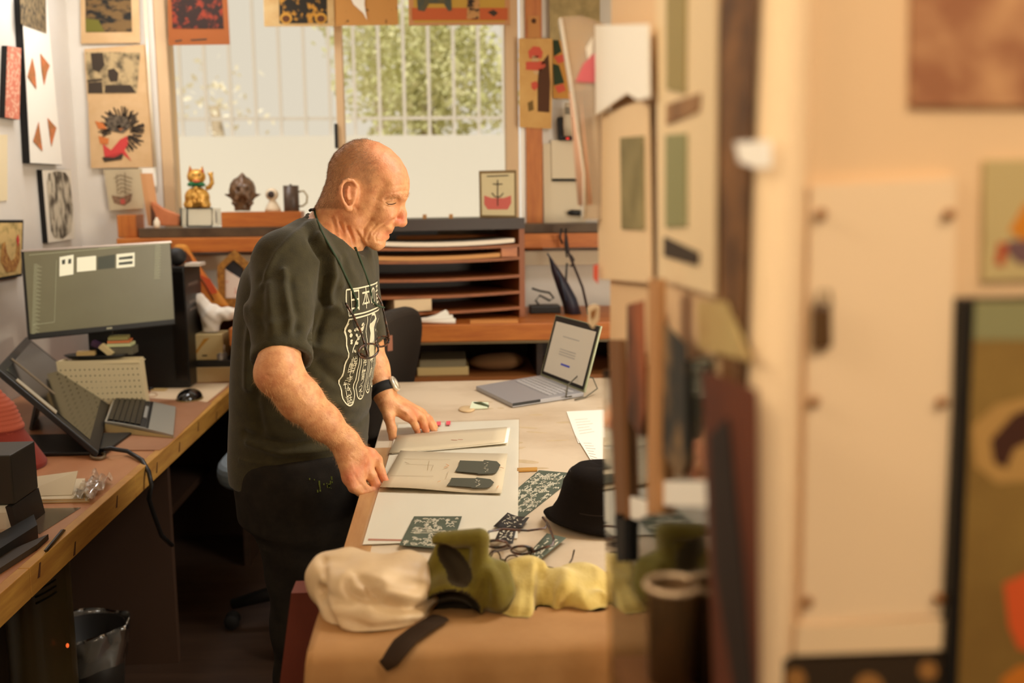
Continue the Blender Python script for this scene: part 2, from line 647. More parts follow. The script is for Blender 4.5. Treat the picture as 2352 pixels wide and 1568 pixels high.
MB().bb((-1.4, 4.6, zb - .085), (.93, YW, zb - .02)).build('trim_6', mat('off_white_board', (228, 214, 186), .6), bev=.003, **ST)
SILLZ = pY(600, 521, 4.52).z
MB().bb((pY(318, 530, 4.5).x, 4.5, zt), (.93, YW, SILLZ)).build('trim_7', mat('dark_sill', (92, 74, 54), .35, c2=(66, 50, 36), scale=9), bev=.003, **ST)
# ================================================================== BIG FURNITURE
# back counter: pine top on a carcass with open shelf
CY, CZ = 3.98, pY(1000, 746, 3.98).z
cb = pY(1000, 786, 3.98).z
XC1 = .9
ct = thing('back_counter', 'varnished pine counter under the window with an open shelf below', 'counter', (-.3, 4.3, 0))
MB().bb((XL + .79, CY, cb), (XC1, 4.6, CZ)).build('counter_top', M_orange, ct, bev=.004)
MB().bb((XL + .79, CY + .02, cb - .012), (XC1, CY + .05, cb - .001)).build('edge_strip', mat('grey_edge', (150, 130, 96), .5), ct)
for x in (-.855, -.25, pY(1235, 850, 4.0).x, XC1 - .02):
    MB().bb((x, CY + .06, 0), (x + .025, 4.58, cb - .012)).build('upright', M_dark, ct)
MB().bb((-.85, 4.56, 0), (XC1, 4.585, cb - .012)).build('back_panel', M_dark, ct)
zs = pY(1000, 866, 4.05).z
MB().bb((-.83, CY + .06, zs - .025), (XC1 - .02, 4.56, zs)).build('shelf', mat('shelf_edge', (140, 84, 38), .5), ct)
# long desk along the left wall
DZ, DX = .75, -.868
M_desk = mat('desk_laminate', (188, 132, 92), .32, c2=(172, 114, 76), scale=2.5, stretch=(3, 1, 3), spec=.5)
M_pine = mat('raw_pine_edge', (196, 146, 66), .55, c2=(164, 112, 46), scale=7, stretch=(1, .6, 6))
dk = thing('desk', 'long workshop desk along the left wall with raw pine front edge', 'desk', (-1.25, 2.4, 0))
MB().bb((XL + .005, .9, DZ - .018), (DX - .012, 4.6, DZ)).build('desktop', M_desk, dk)
MB().bb((XL + .005, .9, DZ - .045), (DX - .012, 4.6, DZ - .0185)).build('underside_board', M_pine, dk)
for y0, y1, n in ((.9, 2.02, 0), (2.022, 2.72, 1), (2.722, 4.02, 2)):
    MB().bb((DX - .0118, y0, DZ - .062), (DX + .012, y1, DZ + .0015)).build('pine_edging', M_pine, dk, bev=.002)
rk = random.Random(3)
for i in range(9):
    y = 1.5 + i * .27 + rk.uniform(-.06, .06)
    z = DZ - rk.uniform(.02, .05)
    MB().prism([(DX + .0122, y, z - .012), (DX + .0122, y + .012, z - .013), (DX + .0122, y + .022, z + .016), (DX + .0122, y + .015, z + .016)], (.0005, 0, 0)).build('knot_mark', mat('knot', (84, 48, 22), .7), dk)
yp = pX(388, 1150, DX - .03).y
MB().bb((XL + .04, yp, 0), (DX - .03, yp + .03, DZ - .062)).build('leg_panel', mat('leg_board', (58, 36, 20), .7), dk)
MB().bb((XL + .04, 1.0, 0), (DX - .09, 1.03, DZ - .062)).build('leg_panel', MATS['leg_board'], dk)
MB().bb((XL + .04, 4.45, 0), (DX - .03, 4.48, DZ - .062)).build('leg_panel', MATS['leg_board'], dk)
MB().bb((XL + .02, 3.4, .3), (DX - .2, 4.44, .33)).build('lower_shelf', MATS['leg_board'], dk)
# work table in the middle
TZ = .90
TX0, TX1, TY0, TY1 = -.184, .95, 1.262, 3.225
M_table = mat('worn_white_worktop', (216, 196, 168), .5, c2=(190, 166, 136), scale=3.2, lo=.42, hi=.72)
tb = thing('work_table', 'big work table with a worn pale worktop, between the man and the partition', 'table', (.35, 2.2, 0))
MB().bb((TX0, TY0, TZ - .03), (TX1, TY1, TZ)).build('tabletop', M_table, tb, bev=.004)
MB().bb((TX0 - .001, TY0 - .001, TZ - .0008), (TX0 + .045, 2.35, TZ + .0012)).build('edge_lipping', mat('table_lip', (190, 146, 96), .5, c2=(168, 120, 74), scale=4, stretch=(8, 1, 1)), tb)
for x in (TX0 + .06, TX1 - .1):
    for y in (TY0 + .35, TY1 - .1):
        MB().bb((x, y - .03, 0), (x + .06, y + .03, TZ - .09)).build('leg', M_dark, tb, bev=.004)
MB().bb((TX0 + .05, TY0 + .3, TZ - .1), (TX1 - .05, TY1 - .08, TZ - .03)).build('apron', M_dark, tb)
a, c = pY(722, 1360, 1.5), pY(650, 1560, 1.5)
MB().hexa([a + Vector((-.035, 0, 0)), c + Vector((-.06, 0, -.35)), c + Vector((0, 0, -.35)), a + Vector((.02, 0, 0))], (0, .05, 0)).build('splayed_leg', mat('red_brown_leg', (96, 40, 24), .5), tb, label='red-brown splayed wooden leg at the near corner')

rs_ = random.Random(31)
mb = MB()
for i in range(26):
    x, y = rs_.uniform(.02, .42), rs_.uniform(2.0, 2.95)
    L, w_, a = rs_.uniform(.008, .035), rs_.uniform(.004, .014), rs_.uniform(-.6, .6)
    pts = [Vector((x + (L * math.cos(t) * math.cos(a) - w_ * math.sin(t) * math.sin(a)) * rs_.uniform(.8, 1.2), y + L * math.cos(t) * math.sin(a) + w_ * math.sin(t) * math.cos(a), TZ - .0002)) for t in np.linspace(0, 2 * PI, 11)[:-1]]
    mb.prism(pts, (0, 0, .00035))
mb.build('paint_stains', mat('stain_tan', (206, 182, 146), .6, c2=(192, 168, 130), scale=40), tb, kind='stuff')
# ================================================================== THE MAN
M_skin = mat('skin', (222, 164, 114), .5, c2=(188, 118, 76), scale=46, lo=.4, hi=.78, bump=.22, bscale=260, sss=.12, spec=.45)
M_shirt = mat('olive_cotton', (61, 55, 34), .9, c2=(51, 46, 28), scale=40, bump=.25, bscale=420, spec=.15, sheen=.15)
M_trous = mat('black_cotton', (40, 35, 29), .9, c2=(32, 28, 24), scale=30, bump=.15, bscale=300, spec=.12)


def A3(px, py, Y): return np.array(pY(px, py, Y))


HY = 2.26        # mid plane of the head
PXM = 2330 / HY  # pixels per metre there
prof = [(840, 319), (870, 326), (897, 341), (919, 363), (934, 388), (941, 412), (941, 432), (938, 447), (935.5, 458), (927, 466), (917, 485), (909, 503),
        (905, 516), (906, 524), (901, 532), (891, 534), (889, 537), (893, 543), (886, 549), (883, 557), (883, 565), (871, 571.5), (856, 567), (844, 563), (829, 559),
        (806, 556), (785, 530), (765, 495), (750, 462), (751, 438), (752.5, 420), (753, 398), (757, 375), (770, 352), (793, 332), (815, 322)]
PP = np.array([[A3(x, y, HY)[0], A3(x, y, HY)[2]] for x, y in prof])


def poly_sd(Q):
    d = np.full(len(Q), 1e9)
    ins = np.zeros(len(Q), bool)
    for a, b in zip(PP, np.roll(PP, -1, 0)):
        e = b - a
        t = np.clip((Q - a) @ e / (e @ e), 0, 1)
        d = np.minimum(d, np.linalg.norm(Q - a - t[:, None] * e, axis=1))
        c = ((a[1] > Q[:, 1]) != (b[1] > Q[:, 1])) & (Q[:, 0] < (b[0] - a[0]) * (Q[:, 1] - a[1]) / (b[1] - a[1] + 1e-12) + a[0])
        ins ^= c
    return np.where(ins, -d, d)


h_top, h_chin = A3(848, 330, HY), A3(868, 570, HY)
h_up = (h_top - h_chin) / np.linalg.norm(h_top - h_chin)
h_len = np.linalg.norm(h_top - h_chin)


def head(X):
    d = poly_sd(X[:, [0, 2]])
    t = (X - h_chin) @ h_up / h_len
    A = np.interp(t, [-.1, 0, .12, .3, .45, .6, .8, 1.05], [.034, .038, .048, .060, .069, .074, .074, .070])
    D = .058
    e = np.maximum(1 + d / D, 0)
    return ((e ** 2.1 + (np.abs(X[:, 1] - HY) / A) ** 2.1) ** (1 / 2.1) - 1) * .055


head.bs = (A3(845, 445, HY), .165)
P = []


def add(fn, k=.012, op='+'): P.append((op, fn, k))


def chain(pts, rs, k=.01, first=None):
    for i in range(len(pts) - 1): add(cone(pts[i], pts[i + 1], rs[i], rs[i + 1]), (first if (first is not None and i == 0) else k))


add(head, 0)
# nose, nostril wings, cheek bones, jaw, ear
chain([A3(921, 467, HY), A3(922, 490, HY), A3(923, 508, HY)], [.0085, .0105, .0115], .008)
add(elli(A3(921.5, 511, HY), (.0118, .0135, .0092)), .006)
for s in (-1, 1):
    add(elli(A3(911, 511, HY) + [0, s * .0125, 0], (.0105, .0075, .0085)), .006)
    add(elli(A3(887, 491, HY) + [0, s * .040, 0], (.022, .014, .014)), .02)
    add(elli(A3(908, 453, HY) + [0, s * .030, 0], (.020, .022, .0075)), .012)
    add(elli(A3(901, 465, HY) + [0, s * .034, 0], (.0125, .0125, .0125)), .004)
    add(cone(A3(815, 508, HY) + [0, s * .052, 0], A3(866, 558, HY) + [0, s * .018, 0], .012, .014), .018)
    ey = HY + s * .0765
    ec = A3(812, 447, HY)
    add(elli([ec[0], ey - s * .006, ec[2]], (.017, .012, .029), R3(0, .18, s * .5)), .008)
    ring = [(815, 441), (817, 428), (810, 418), (799, 415.5), (789, 420), (784, 432), (783.5, 446), (787, 460), (792, 470), (797, 479), (803, 480), (808, 470)]
    rw = [.006, .010, .013, .017, .020, .022, .022, .020, .017, .014, .011, .009]
    pts = [np.array([A3(x + 9, y - 1, HY)[0], HY + s * (.070 + o), A3(x + 9, y - 1, HY)[2]]) for (x, y), o in zip(ring, rw)]
    chain(pts, [.0036, .0036, .0037, .0038, .0038, .0038, .0038, .0038, .0042, .0052, .0052, .0045], .003)
    add(elli([A3(814, 446, HY)[0], HY + s * .092, A3(814, 448, HY)[2]], (.0085, .0085, .019), R3(0, .25, 0)), .004, '-')
    ah = [(800, 430), (797, 440), (797, 452), (801, 460)]
    chain([np.array([A3(x + 9, y - 1, HY)[0], HY + s * .0855, A3(x + 9, y - 1, HY)[2]]) for x, y in ah], [.003, .0036, .0036, .003], .004)
# lips
for (x, y), w, r in (((893, 531.5), .021, .0052), ((887, 543.5), .019, .0056)):
    c = A3(x, y, HY)
    for s in (-1, 1): add(cone(c, c + [-.012, s * w, .001], r, r * .55), .006)
mc = A3(890, 537.3, HY)
for s in (-1, 1): add(cone(mc + [.004, 0, 0], mc + [-.016, s * .021, .001], .0016, .0012), .002, '-')
# neck, trunk core, hips
NB = A3(752, 560, 2.27)
chain([A3(797, 470, HY), NB, A3(735, 640, 2.27)], [.056, .064, .075], .02, .022)
add(cone(A3(806, 540, HY - .02), A3(800, 578, HY), .022, .03), .02)
add(cone(NB, A3(655, 592, 2.11), .05, .045), .03)
add(cone(NB, A3(802, 592, 2.44), .05, .045), .03)
for y0, x0, y1, x1, w, r in ((630, 712, 800, 704, .075, .10), (800, 704, 960, 694, .06, .105), (960, 694, 1120, 690, .07, .10)):
    for s in (-1, 1): add(cone(A3(x0, y0, 2.27 + s * w), A3(x1, y1, 2.27 + s * w), r, r), .03)
# right arm (nearer the camera)
SR, ER, WR_ = A3(660, 605, 2.10), A3(640, 855, 1.925), A3(793, 1016, 2.0)
chain([SR, A3(646, 760, 2.0), ER], [.050, .040, .041], .02)
add(elli(A3(613, 864, 1.93), (.014, .018, .020)), .018)
chain([ER, A3(690, 918, 1.945), A3(742, 968, 1.975), WR_], [.042, .0395, .033, .0265], .02)


def finger(pts, r, k=.0045, base=.012):
    n = len(pts)
    rs = [r * (1.12 - .34 * i / (n - 1)) for i in range(n)]
    chain(pts, rs, k, base)


# palm of the right hand, back of the hand towards us, curled on the edge of the held sheet
chain([WR_, A3(817, 1045, 2.01)], [.0275, .027], .015)
for a, c, r in (((808, 1035, 2.025), (849, 1046, 2.035), .0155), ((804, 1040, 2.01), (838, 1064, 2.02), .0165), ((798, 1045, 1.995), (820, 1083, 1.998), .0165), ((790, 1045, 1.985), (803, 1096, 1.98), .0155)):
    add(cone(A3(*a), A3(*c), r * 1.1, r), .012)
finger([A3(849, 1046, 2.035), A3(866, 1056, 2.04), A3(874, 1082, 2.035), A3(884, 1104, 2.025)], .0108)
finger([A3(838, 1064, 2.02), A3(853, 1092, 2.01), A3(864, 1116, 2.008), A3(871, 1127, 2.01)], .0112)
finger([A3(820, 1083, 1.998), A3(830, 1116, 1.985), A3(846, 1128, 1.99), A3(860, 1130, 2.0)], .0108)
finger([A3(803, 1096, 1.98), A3(811, 1120, 1.97), A3(827, 1130, 1.975), A3(842, 1131, 1.985)], .0096)
finger([A3(806, 1040, 2.045), A3(838, 1068, 2.075), A3(858, 1093, 2.07), A3(872, 1112, 2.05)], .0122, .006, .015)
# left arm and hand (farther)
SL, EL, WL_ = A3(797, 605, 2.44), A3(838, 790, 2.53), A3(881, 899, 2.47)
chain([SL, EL], [.055, .042], .02)
chain([EL, A3(858, 845, 2.50), WL_], [.043, .036, .0275], .02)
chain([WL_, A3(896, 935, 2.47)], [.028, .025], .015)
for a, c, r in (((893, 925, 2.455), (934, 951, 2.455), .016), ((895, 920, 2.475), (948, 949, 2.48), .0165), ((897, 916, 2.495), (959, 948, 2.505), .016), ((898, 914, 2.51), (966, 950, 2.53), .0145)):
    add(cone(A3(*a), A3(*c), r * 1.15, r), .012)
finger([A3(934, 951, 2.455), A3(947, 964, 2.455), A3(955, 980, 2.46), A3(959, 991, 2.475)], .0098)
finger([A3(948, 949, 2.48), A3(967, 958, 2.48), A3(974, 977, 2.482), A3(979, 990, 2.487)], .0112)
finger([A3(959, 948, 2.505), A3(981, 960, 2.503), A3(991, 977, 2.503), A3(998, 988, 2.503)], .0104)
finger([A3(966, 950, 2.53), A3(986, 962, 2.54), A3(996, 976, 2.54), A3(1003, 986, 2.535)], .0088)
finger([A3(885, 930, 2.45), A3(893, 958, 2.435), A3(900, 985, 2.43), A3(902, 1007, 2.432)], .0128, .006, .015)
# thighs, shins and feet inside the trousers and shoes
HIPN, HIPF = A3(690, 1110, 2.18), A3(700, 1110, 2.37)
KN, KF = A3(722, 1430, 2.17), A3(735, 1430, 2.38)
FN, FF = np.array([KN[0] - .05, 2.17, .09]), np.array([KF[0] - .02, 2.38, .09])
for a, c, d in ((HIPN, KN, FN), (HIPF, KF, FF)):
    chain([a, c, d], [.085, .055, .038], .02)
    add(cone(d + [0, 0, -.045], d + [.15, 0, -.055], .03, .022), .02)
body_f = sdf(P)
Vb, Qb = surfnets(body_f, (-.75, 1.82, 0), (.12, 2.65, 1.68), .0024)
Vb = relax(Vb, Qb, 2, .45)
Nb = vnormals(Vb, Qb)


def H(x, y, dy): return A3(x, y, HY) * [1, 0, 1] + [0, HY + dy, 0]


def sst(pts, r, amt):
    """stroke on both sides of the face; points (px, py) sit on the near cheek and are mirrored"""
    global Vb
    for s in (-1, 1):
        ww = np.exp(-(np.minimum.reduce([seg_dist(Vb[:, [0, 2]], H(*a, 0)[[0, 2]], H(*c, 0)[[0, 2]]) for a, c in zip(pts[:-1], pts[1:])]) / r) ** 2)
        ok = ((Vb[:, 1] - HY) * s > .004) & (Vb[:, 2] > 1.3)
        Vb = Vb + (ww * ok * amt)[:, None] * Nb


sst([(893, 459.5), (914, 459)], .0056, -.0062)
sst([(914, 464), (916, 470)], .006, -.004)
sst([(889, 474), (905, 474)], .0035, -.0018)
sst([(892, 466), (900, 467.5), (910, 465)], .0011, -.0022)
sst([(893, 463.5), (902, 462.5), (911, 462)], .0012, .0012)
sst([(886, 470), (897, 473), (908, 470.5)], .0012, -.0011)
sst([(905, 503), (893, 509), (872, 523), (861, 536)], .0026, -.0036)
sst([(901, 498), (885, 507), (866, 520)], .005, .0022)
sst([(868, 515), (855, 532), (847, 548)], .0024, -.0022)
sst([(858, 505), (842, 525), (838, 545)], .0028, -.002)
sst([(871, 533), (866, 541), (867, 551)], .0022, -.002)
sst([(865, 482), (850, 505), (840, 528)], .012, -.0062)
sst([(872, 455), (878, 440), (888, 428)], .012, -.0055)
sst([(884, 463), (876, 461), (868, 457)], .0014, -.0014)
sst([(884, 467), (875, 469), (866, 470)], .0014, -.0014)
sst([(883, 471), (875, 477), (868, 481)], .0014, -.0012)
sst([(880, 553), (868, 552)], .0026, -.0016)
sst([(905, 443), (922, 440), (936, 438)], .0018, -.0012)
sst([(900, 430), (920, 426), (938, 424)], .0018, -.001)
for l in ([(770, 500), (778, 530), (782, 560)], [(788, 510), (793, 535), (797, 565)], [(805, 520), (812, 545), (815, 565)], [(822, 528), (832, 545), (838, 560)]):
    sst(l, .0034, -.0022)
    sst([(a + 8, c) for a, c in l], .0034, .0022)
sst([(812, 462), (826, 480)], .004, -.002)
Nb = vnormals(Vb, Qb)
# hands: tendons, knuckles, nails, wrist creases, veins on the forearm


def st3(pts, r, amt):
    global Vb
    Vb = stroke(Vb, Nb, [A3(*p) for p in pts], r, amt)


for l in ([(812, 1036, 1.985), (846, 1042, 2.015)], [(808, 1045, 1.975), (835, 1062, 1.995)], [(800, 1050, 1.965), (816, 1082, 1.97)], [(900, 932, 2.43), (933, 947, 2.44)], [(905, 925, 2.45), (945, 944, 2.46)]):
    st3(l, .0028, .0016)
for p in ((846, 1042, 2.018), (836, 1062, 1.997), (817, 1084, 1.975), (801, 1098, 1.96), (868, 1055, 2.03), (855, 1091, 1.998), (829, 1117, 1.972), (809, 1121, 1.96), (935, 948, 2.44), (949, 945, 2.466), (969, 955, 2.468), (948, 962, 2.443)):
    st3([p], .005, .0018)
for l in ([(660, 880, 1.9), (700, 925, 1.905), (745, 970, 1.945)], [(690, 880, 1.905), (720, 920, 1.92), (770, 985, 1.96)], [(735, 985, 1.95), (775, 1015, 1.965)]):
    st3(l, .004, .0012)
rh = random.Random(5)
for i in range(46):
    u, v = rh.random(), rh.random()
    x, y = 785 + 55 * u + 12 * v, 1030 + 70 * v + 8 * u
    st3([(x, y, 1.965 + .03 * u), (x + rh.uniform(-8, 8), y + rh.uniform(2, 9), 1.965 + .03 * u)], .0024, rh.choice((-.0007, .0007, -.001)))
for i in range(22):
    x, y = rh.uniform(872, 940), rh.uniform(915, 955)
    st3([(x, y, 2.44), (x + rh.uniform(-7, 7), y + rh.uniform(2, 8), 2.44)], .0024, rh.choice((-.0008, .0007)))
for l in ([(598, 858, 1.9), (615, 862, 1.88), (632, 870, 1.885)], [(600, 868, 1.9), (616, 876, 1.885)]): st3(l, .0025, -.002)
for l in ([(835, 1072, 1.985), (850, 1098, 1.99)], [(818, 1095, 1.97), (838, 1125, 1.975)]): st3(l, .003, -.002)
man = thing('person', 'bald man in dark olive t-shirt, leaning over the work table holding a sheet', 'person', (float(FN[0]), 2.27, 0))
body = npmesh('body', Vb, Qb, M_skin, man)
# natural colouring of the skin: ruddy nose, ears, crown, knuckles; grey cropped-hair shade on the scalp
fl = np.zeros(len(Vb))
for c, r, a in [((922, 505), .016, 1), ((905, 500), .02, .5), ((812, 447), .03, .4), ((925, 380), .05, .6), ((860, 335), .06, .45), ((890, 538), .012, .7), ((785, 520), .05, .3)]:
    cc_ = A3(*c, HY)
    fl = np.maximum(fl, a * np.exp(-(np.linalg.norm((Vb - cc_)[:, [0, 2]], axis=1) / r) ** 2) * (Vb[:, 2] > 1.33))
for p in ((846, 1042, 2.02), (836, 1062, 2.0), (817, 1084, 1.98), (801, 1098, 1.965), (872, 1120, 2.0), (884, 1104, 2.02), (618, 865, 1.9), (945, 948, 2.46), (960, 990, 2.47), (978, 989, 2.48)):
    fl = np.maximum(fl, .8 * np.exp(-(np.linalg.norm(Vb - A3(*p), axis=1) / .02) ** 2))
tt_ = (Vb - h_chin) @ h_up / h_len
fx_ = Vb[:, 0] - np.interp(Vb[:, 2], [A3(0, y, HY)[2] for y in (500, 455, 420, 380, 340)], [A3(x, 430, HY)[0] for x in (836, 852, 862, 872, 850)])
sb_ = np.clip((.012 - fx_) / .03, 0, 1) * np.clip((tt_ - .34) / .08, 0, 1) * (Vb[:, 2] > A3(750, 482, HY)[2]) * np.clip((np.linalg.norm((Vb - A3(812, 447, HY))[:, [0, 2]], axis=1) - .026) / .012, 0, 1)
for nm, v in (('flush', fl), ('cropped', sb_)):
    at = body.data.attributes.new(nm, 'FLOAT', 'POINT')
    at.data.foreach_set('value', v.astype(np.float32))
_t = M_skin.node_tree
_b = _t.nodes['Principled BSDF']
_src = _b.inputs['Base Color'].links[0].from_socket
for nm, col, k in (('flush', (204, 98, 70), .65), ('cropped', (178, 130, 90), .45)):
    _a = nd(_t, 'ShaderNodeAttribute', attribute_name=nm)
    _k = nd(_t, 'ShaderNodeMath', operation='MULTIPLY')
    _k.inputs[1].default_value = k
    _m = nd(_t, 'ShaderNodeMix', data_type='RGBA')
    _t.links.new(_a.outputs['Fac'], _k.inputs[0])
    _t.links.new(_k.outputs[0], _m.inputs[0])
    _t.links.new(_src, _m.inputs[6])
    _m.inputs[7].default_value = lin(col)
    _src = _m.outputs[2]
_t.links.new(_src, _b.inputs['Base Color'])

# eyes under lowered lids, lashes/brows, stubble
keep = Vb[:, 2] > 1.36
remap = np.cumsum(keep) - 1
qk = Qb[keep[Qb].all(1)]
bvb = BVHTree.FromPolygons([Vector(v) for v in Vb[keep]], remap[qk].tolist())


def on_face(x, y, s, out=.0004):
    p = H(x, y, 0)
    h = bvb.ray_cast(Vector((p[0], HY + s * .2, p[2])), Vector((0, -s, 0)))
    return h[0] + Vector((.35, s, 0)).normalized() * out


for s in (-1, 1):
    lid = MB()
    lid.tube([on_face(x, y, s) for x, y in ((891, 466.8), (896, 468.6), (902, 469), (908, 467.6), (912, 465.6))], [.0005, .0009, .0010, .0009, .0005], 5)
    lid.build('eyelashes', mat('lash', (70, 44, 30), .8), man)
    lid = MB()
    lid.tube([on_face(x, y, s, .0001) for x, y in ((889, 465.5), (896, 464.2), (903, 463.2), (910, 462.6), (914, 463.4))], [.0006, .0017, .0019, .0016, .0006], 6)
    lid.tube([on_face(x, y, s, .0001) for x, y in ((891, 470.5), (898, 472.6), (906, 471.6), (911, 468.6))], [.0005, .0014, .0014, .0005], 6)
    lid.build('eyelid', M_skin, man, kind='stuff')


def hair_cards(name, pts, dirs, ln, wd, m, kind='stuff'):
    side = np.cross(dirs, RNG.normal(size=dirs.shape))
    side /= np.linalg.norm(side, axis=1)[:, None] + 1e-9
    V = np.stack([pts - side * wd, pts + side * wd, pts + dirs * ln], 1).reshape(-1, 3)
    o = npmesh(name, V, np.arange(len(V)).reshape(-1, 3), m, man)
    o['kind'] = kind
    return o


def pick(cond, n):
    ix = np.nonzero(cond)[0]
    return RNG.choice(ix, n)


t_ = (Vb - h_chin) @ h_up / h_len
hx = Vb[:, 0] - PP[:, 0].mean()
lo_edge = A3(830, 470, HY)
fr = Vb[:, 0] - np.interp(Vb[:, 2], [A3(0, y, HY)[2] for y in (500, 455, 420, 380, 340)], [A3(x, 430, HY)[0] for x in (836, 852, 862, 872, 850)])
sc = (t_ > .36) & (fr < RNG.normal(0, .008, len(Vb))) & (Vb[:, 2] > A3(750, 478, HY)[2])
nearear = np.linalg.norm(Vb - A3(812, 447, HY - .08), axis=1) < .036
nearear |= np.linalg.norm(Vb - A3(812, 447, HY + .08), axis=1) < .036
ix = pick(sc & ~nearear, 20000)
Nn = vnormals(Vb, Qb)
flow = np.array([-.45, 0, -.75])
dv = flow - (Nn[ix] @ flow)[:, None] * Nn[ix] + .35 * Nn[ix] + RNG.normal(size=(len(ix), 3)) * .28
dv /= np.linalg.norm(dv, axis=1)[:, None]
hair_cards('hair', Vb[ix], dv, RNG.uniform(.004, .008, (len(ix), 1)), .00013, mat('hair_grey_blond', (148, 114, 84), .6))
bx = pick((np.abs(Vb[:, 2] - A3(905, 452, HY)[2] - .15 * (Vb[:, 0] - A3(905, 452, HY)[0])) < .004) & (Vb[:, 0] > A3(886, 452, HY)[0]) & (np.abs(Vb[:, 1] - HY) > .008) & (Vb[:, 2] > 1.4), 500)
dv = Nn[bx] * .6 + np.array([-.3, 0, .1]) + RNG.normal(size=(len(bx), 3)) * .3
dv /= np.linalg.norm(dv, axis=1)[:, None]
hair_cards('eyebrows', Vb[bx], dv, RNG.uniform(.004, .007, (len(bx), 1)), .00022, mat('brow_grey', (196, 160, 120), .7))
ax = pick((seg_dist(Vb, ER, WR_) < .05) & (Vb[:, 2] < ER[2]), 2600)
dv = np.array([.55, 0, -.6]) + Nn[ax] * .75 + RNG.normal(size=(len(ax), 3)) * .25
dv /= np.linalg.norm(dv, axis=1)[:, None]
hair_cards('arm_hair', Vb[ax], dv, RNG.uniform(.006, .013, (len(ax), 1)), .00016, mat('arm_hair_blond', (206, 160, 110), .6))

# ---- t-shirt
CA, SA = math.cos(math.radians(10)), math.sin(math.radians(10))
TY = 2.27
rows = [(500, 715, 775), (522, 672, 806), (548, 634, 836), (580, 598, 852), (620, 572, 858), (660, 560, 862), (720, 552, 863), (790, 545, 860), (850, 541, 855), (900, 540, 850), (960, 538, 844), (1030, 536, 839), (1083, 540, 836), (1120, 546, 832)]
RZ = np.array([A3(700, r[0], TY)[2] for r in rows])[::-1]
RX0 = np.array([A3(r[1], r[0], TY)[0] for r in rows])[::-1]
RX1 = np.array([A3(r[2], r[0], TY)[0] for r in rows])[::-1]
RB = np.array([.06, .11, .155, .185, .198, .202, .2, .194, .19, .188, .188, .19, .192, .192])[::-1]
HEMZ = A3(700, 1083, TY)[2]


def trunk(X, off=0, zc=HEMZ):
    z = X[:, 2]
    x0, x1, bb = np.interp(z, RZ, RX0) - off, np.interp(z, RZ, RX1) + off, np.interp(z, RZ, RB) + off
    hw = (x1 - x0) / 2
    a = np.sqrt(np.maximum(hw ** 2 - (bb * SA) ** 2, 1e-4)) / CA
    dx, dy = X[:, 0] - (x0 + x1) / 2, X[:, 1] - TY
    u, v = dx * CA - dy * SA, dx * SA + dy * CA
    k = ((np.abs(u) / a) ** 2.3 + (np.abs(v) / bb) ** 2.3) ** (1 / 2.3)
    return np.maximum((k - 1) * np.minimum(a, bb), np.maximum(zc - z, z - RZ[-1]))


trunk.bs = (A3(700, 800, TY), .45)
SP = [('+', trunk, 0)]
SH = A3(656, 606, 2.095)
slv = [SH, A3(645, 720, 2.02), A3(648, 828, 1.965)]
SP += [('+', cone(A3(742, 540, TY - .03), SH + [0, .01, .01], .05, .058), .045), ('+', cone(A3(752, 545, TY + .03), A3(800, 600, 2.45), .05, .06), .045)]
n_cut = (slv[2] - slv[1]) / np.linalg.norm(slv[2] - slv[1]) + np.array([.02, -.1, 0])
n_cut /= np.linalg.norm(n_cut)
s1, s2 = cone(slv[0], slv[1], .066, .060), cone(slv[1], slv[2] + (slv[2] - slv[1]) * .6, .060, .0605)


def sleeve(X): return np.maximum(smin(s1(X), s2(X), .02), (X - slv[2]) @ n_cut)


sleeve.bs = (slv[1], .24)
SP += [('+', sleeve, .022)]
SP += [('+', cone(A3(800, 600, 2.45), A3(835, 780, 2.53), .066, .058), .035)]

class cutplane:
    def __init__(s, o, n, c, r): s.o, s.n, s.bs = o, n, (c, r)

    def __call__(s, X): return np.maximum(-(X - s.o) @ s.n, np.linalg.norm(X - s.bs[0], axis=1) - s.bs[1])


SP += [('-', cone(slv[2] + n_cut * .010, slv[2] + n_cut * .1, .0490, .0515), .003)]
c2 = A3(835, 790, 2.53)
SP += [('-', cutplane(c2, np.array([.3, .1, -.95]), c2 + np.array([.3, .1, -.95]) * .06, .085), 0)]
# neck opening with a collar band
nk = [A3(704, 494, TY), A3(718, 518, TY - .055), A3(750, 551, TY - .082), A3(790, 570, TY - .06), A3(826, 568, TY), A3(805, 552, TY + .06), A3(755, 520, TY + .08), A3(715, 500, TY + .05)]
nN, nF, nS = A3(703, 493, TY), A3(828, 566, TY), A3(748, 551, TY - .085)
n_nk = np.cross(nF - nN, nS - nN)
n_nk = n_nk / np.linalg.norm(n_nk) * np.sign(n_nk[2])
cN = (nN + nF) / 2
SP += [('-', cutplane(cN, n_nk, cN + n_nk * .05, .112), .004)]
Vs, Qs = surfnets(sdf(SP), (-.75, 1.8, .82), (.12, 2.68, 1.56), .0038)
Vs = relax(Vs, Qs, 3, .5)
Ns = vnormals(Vs, Qs)


XPR = A3(765, 800, 2.15)[0]


def ss(pts, r, amt):
    global Vs
    Y = [p[2] if len(p) > 2 else None for p in pts]
    q = []
    for p in pts:
        y = p[2] if len(p) > 2 else 2.05
        q.append(A3(p[0], p[1], y))
    d = np.full(len(Vs), 9.)
    for a, c in zip(q[:-1], q[1:]): d = np.minimum(d, seg_dist(Vs[:, [0, 2]], a[[0, 2]], c[[0, 2]]))
    hem = np.clip(-((Vs - slv[2]) @ n_cut) / .03 - .4, 0, 1)
    hem = np.where(np.linalg.norm(Vs - slv[2], axis=1) < .11, hem, 1)
    w = np.exp(-(d / r) ** 2) * (Ns[:, 1] < .25) * amt * 1.35 * hem * np.clip(1.3 - np.clip((Vs[:, 0] - XPR) / .06, 0, 1), .3, 1)
    Vs = Vs + w[:, None] * Ns


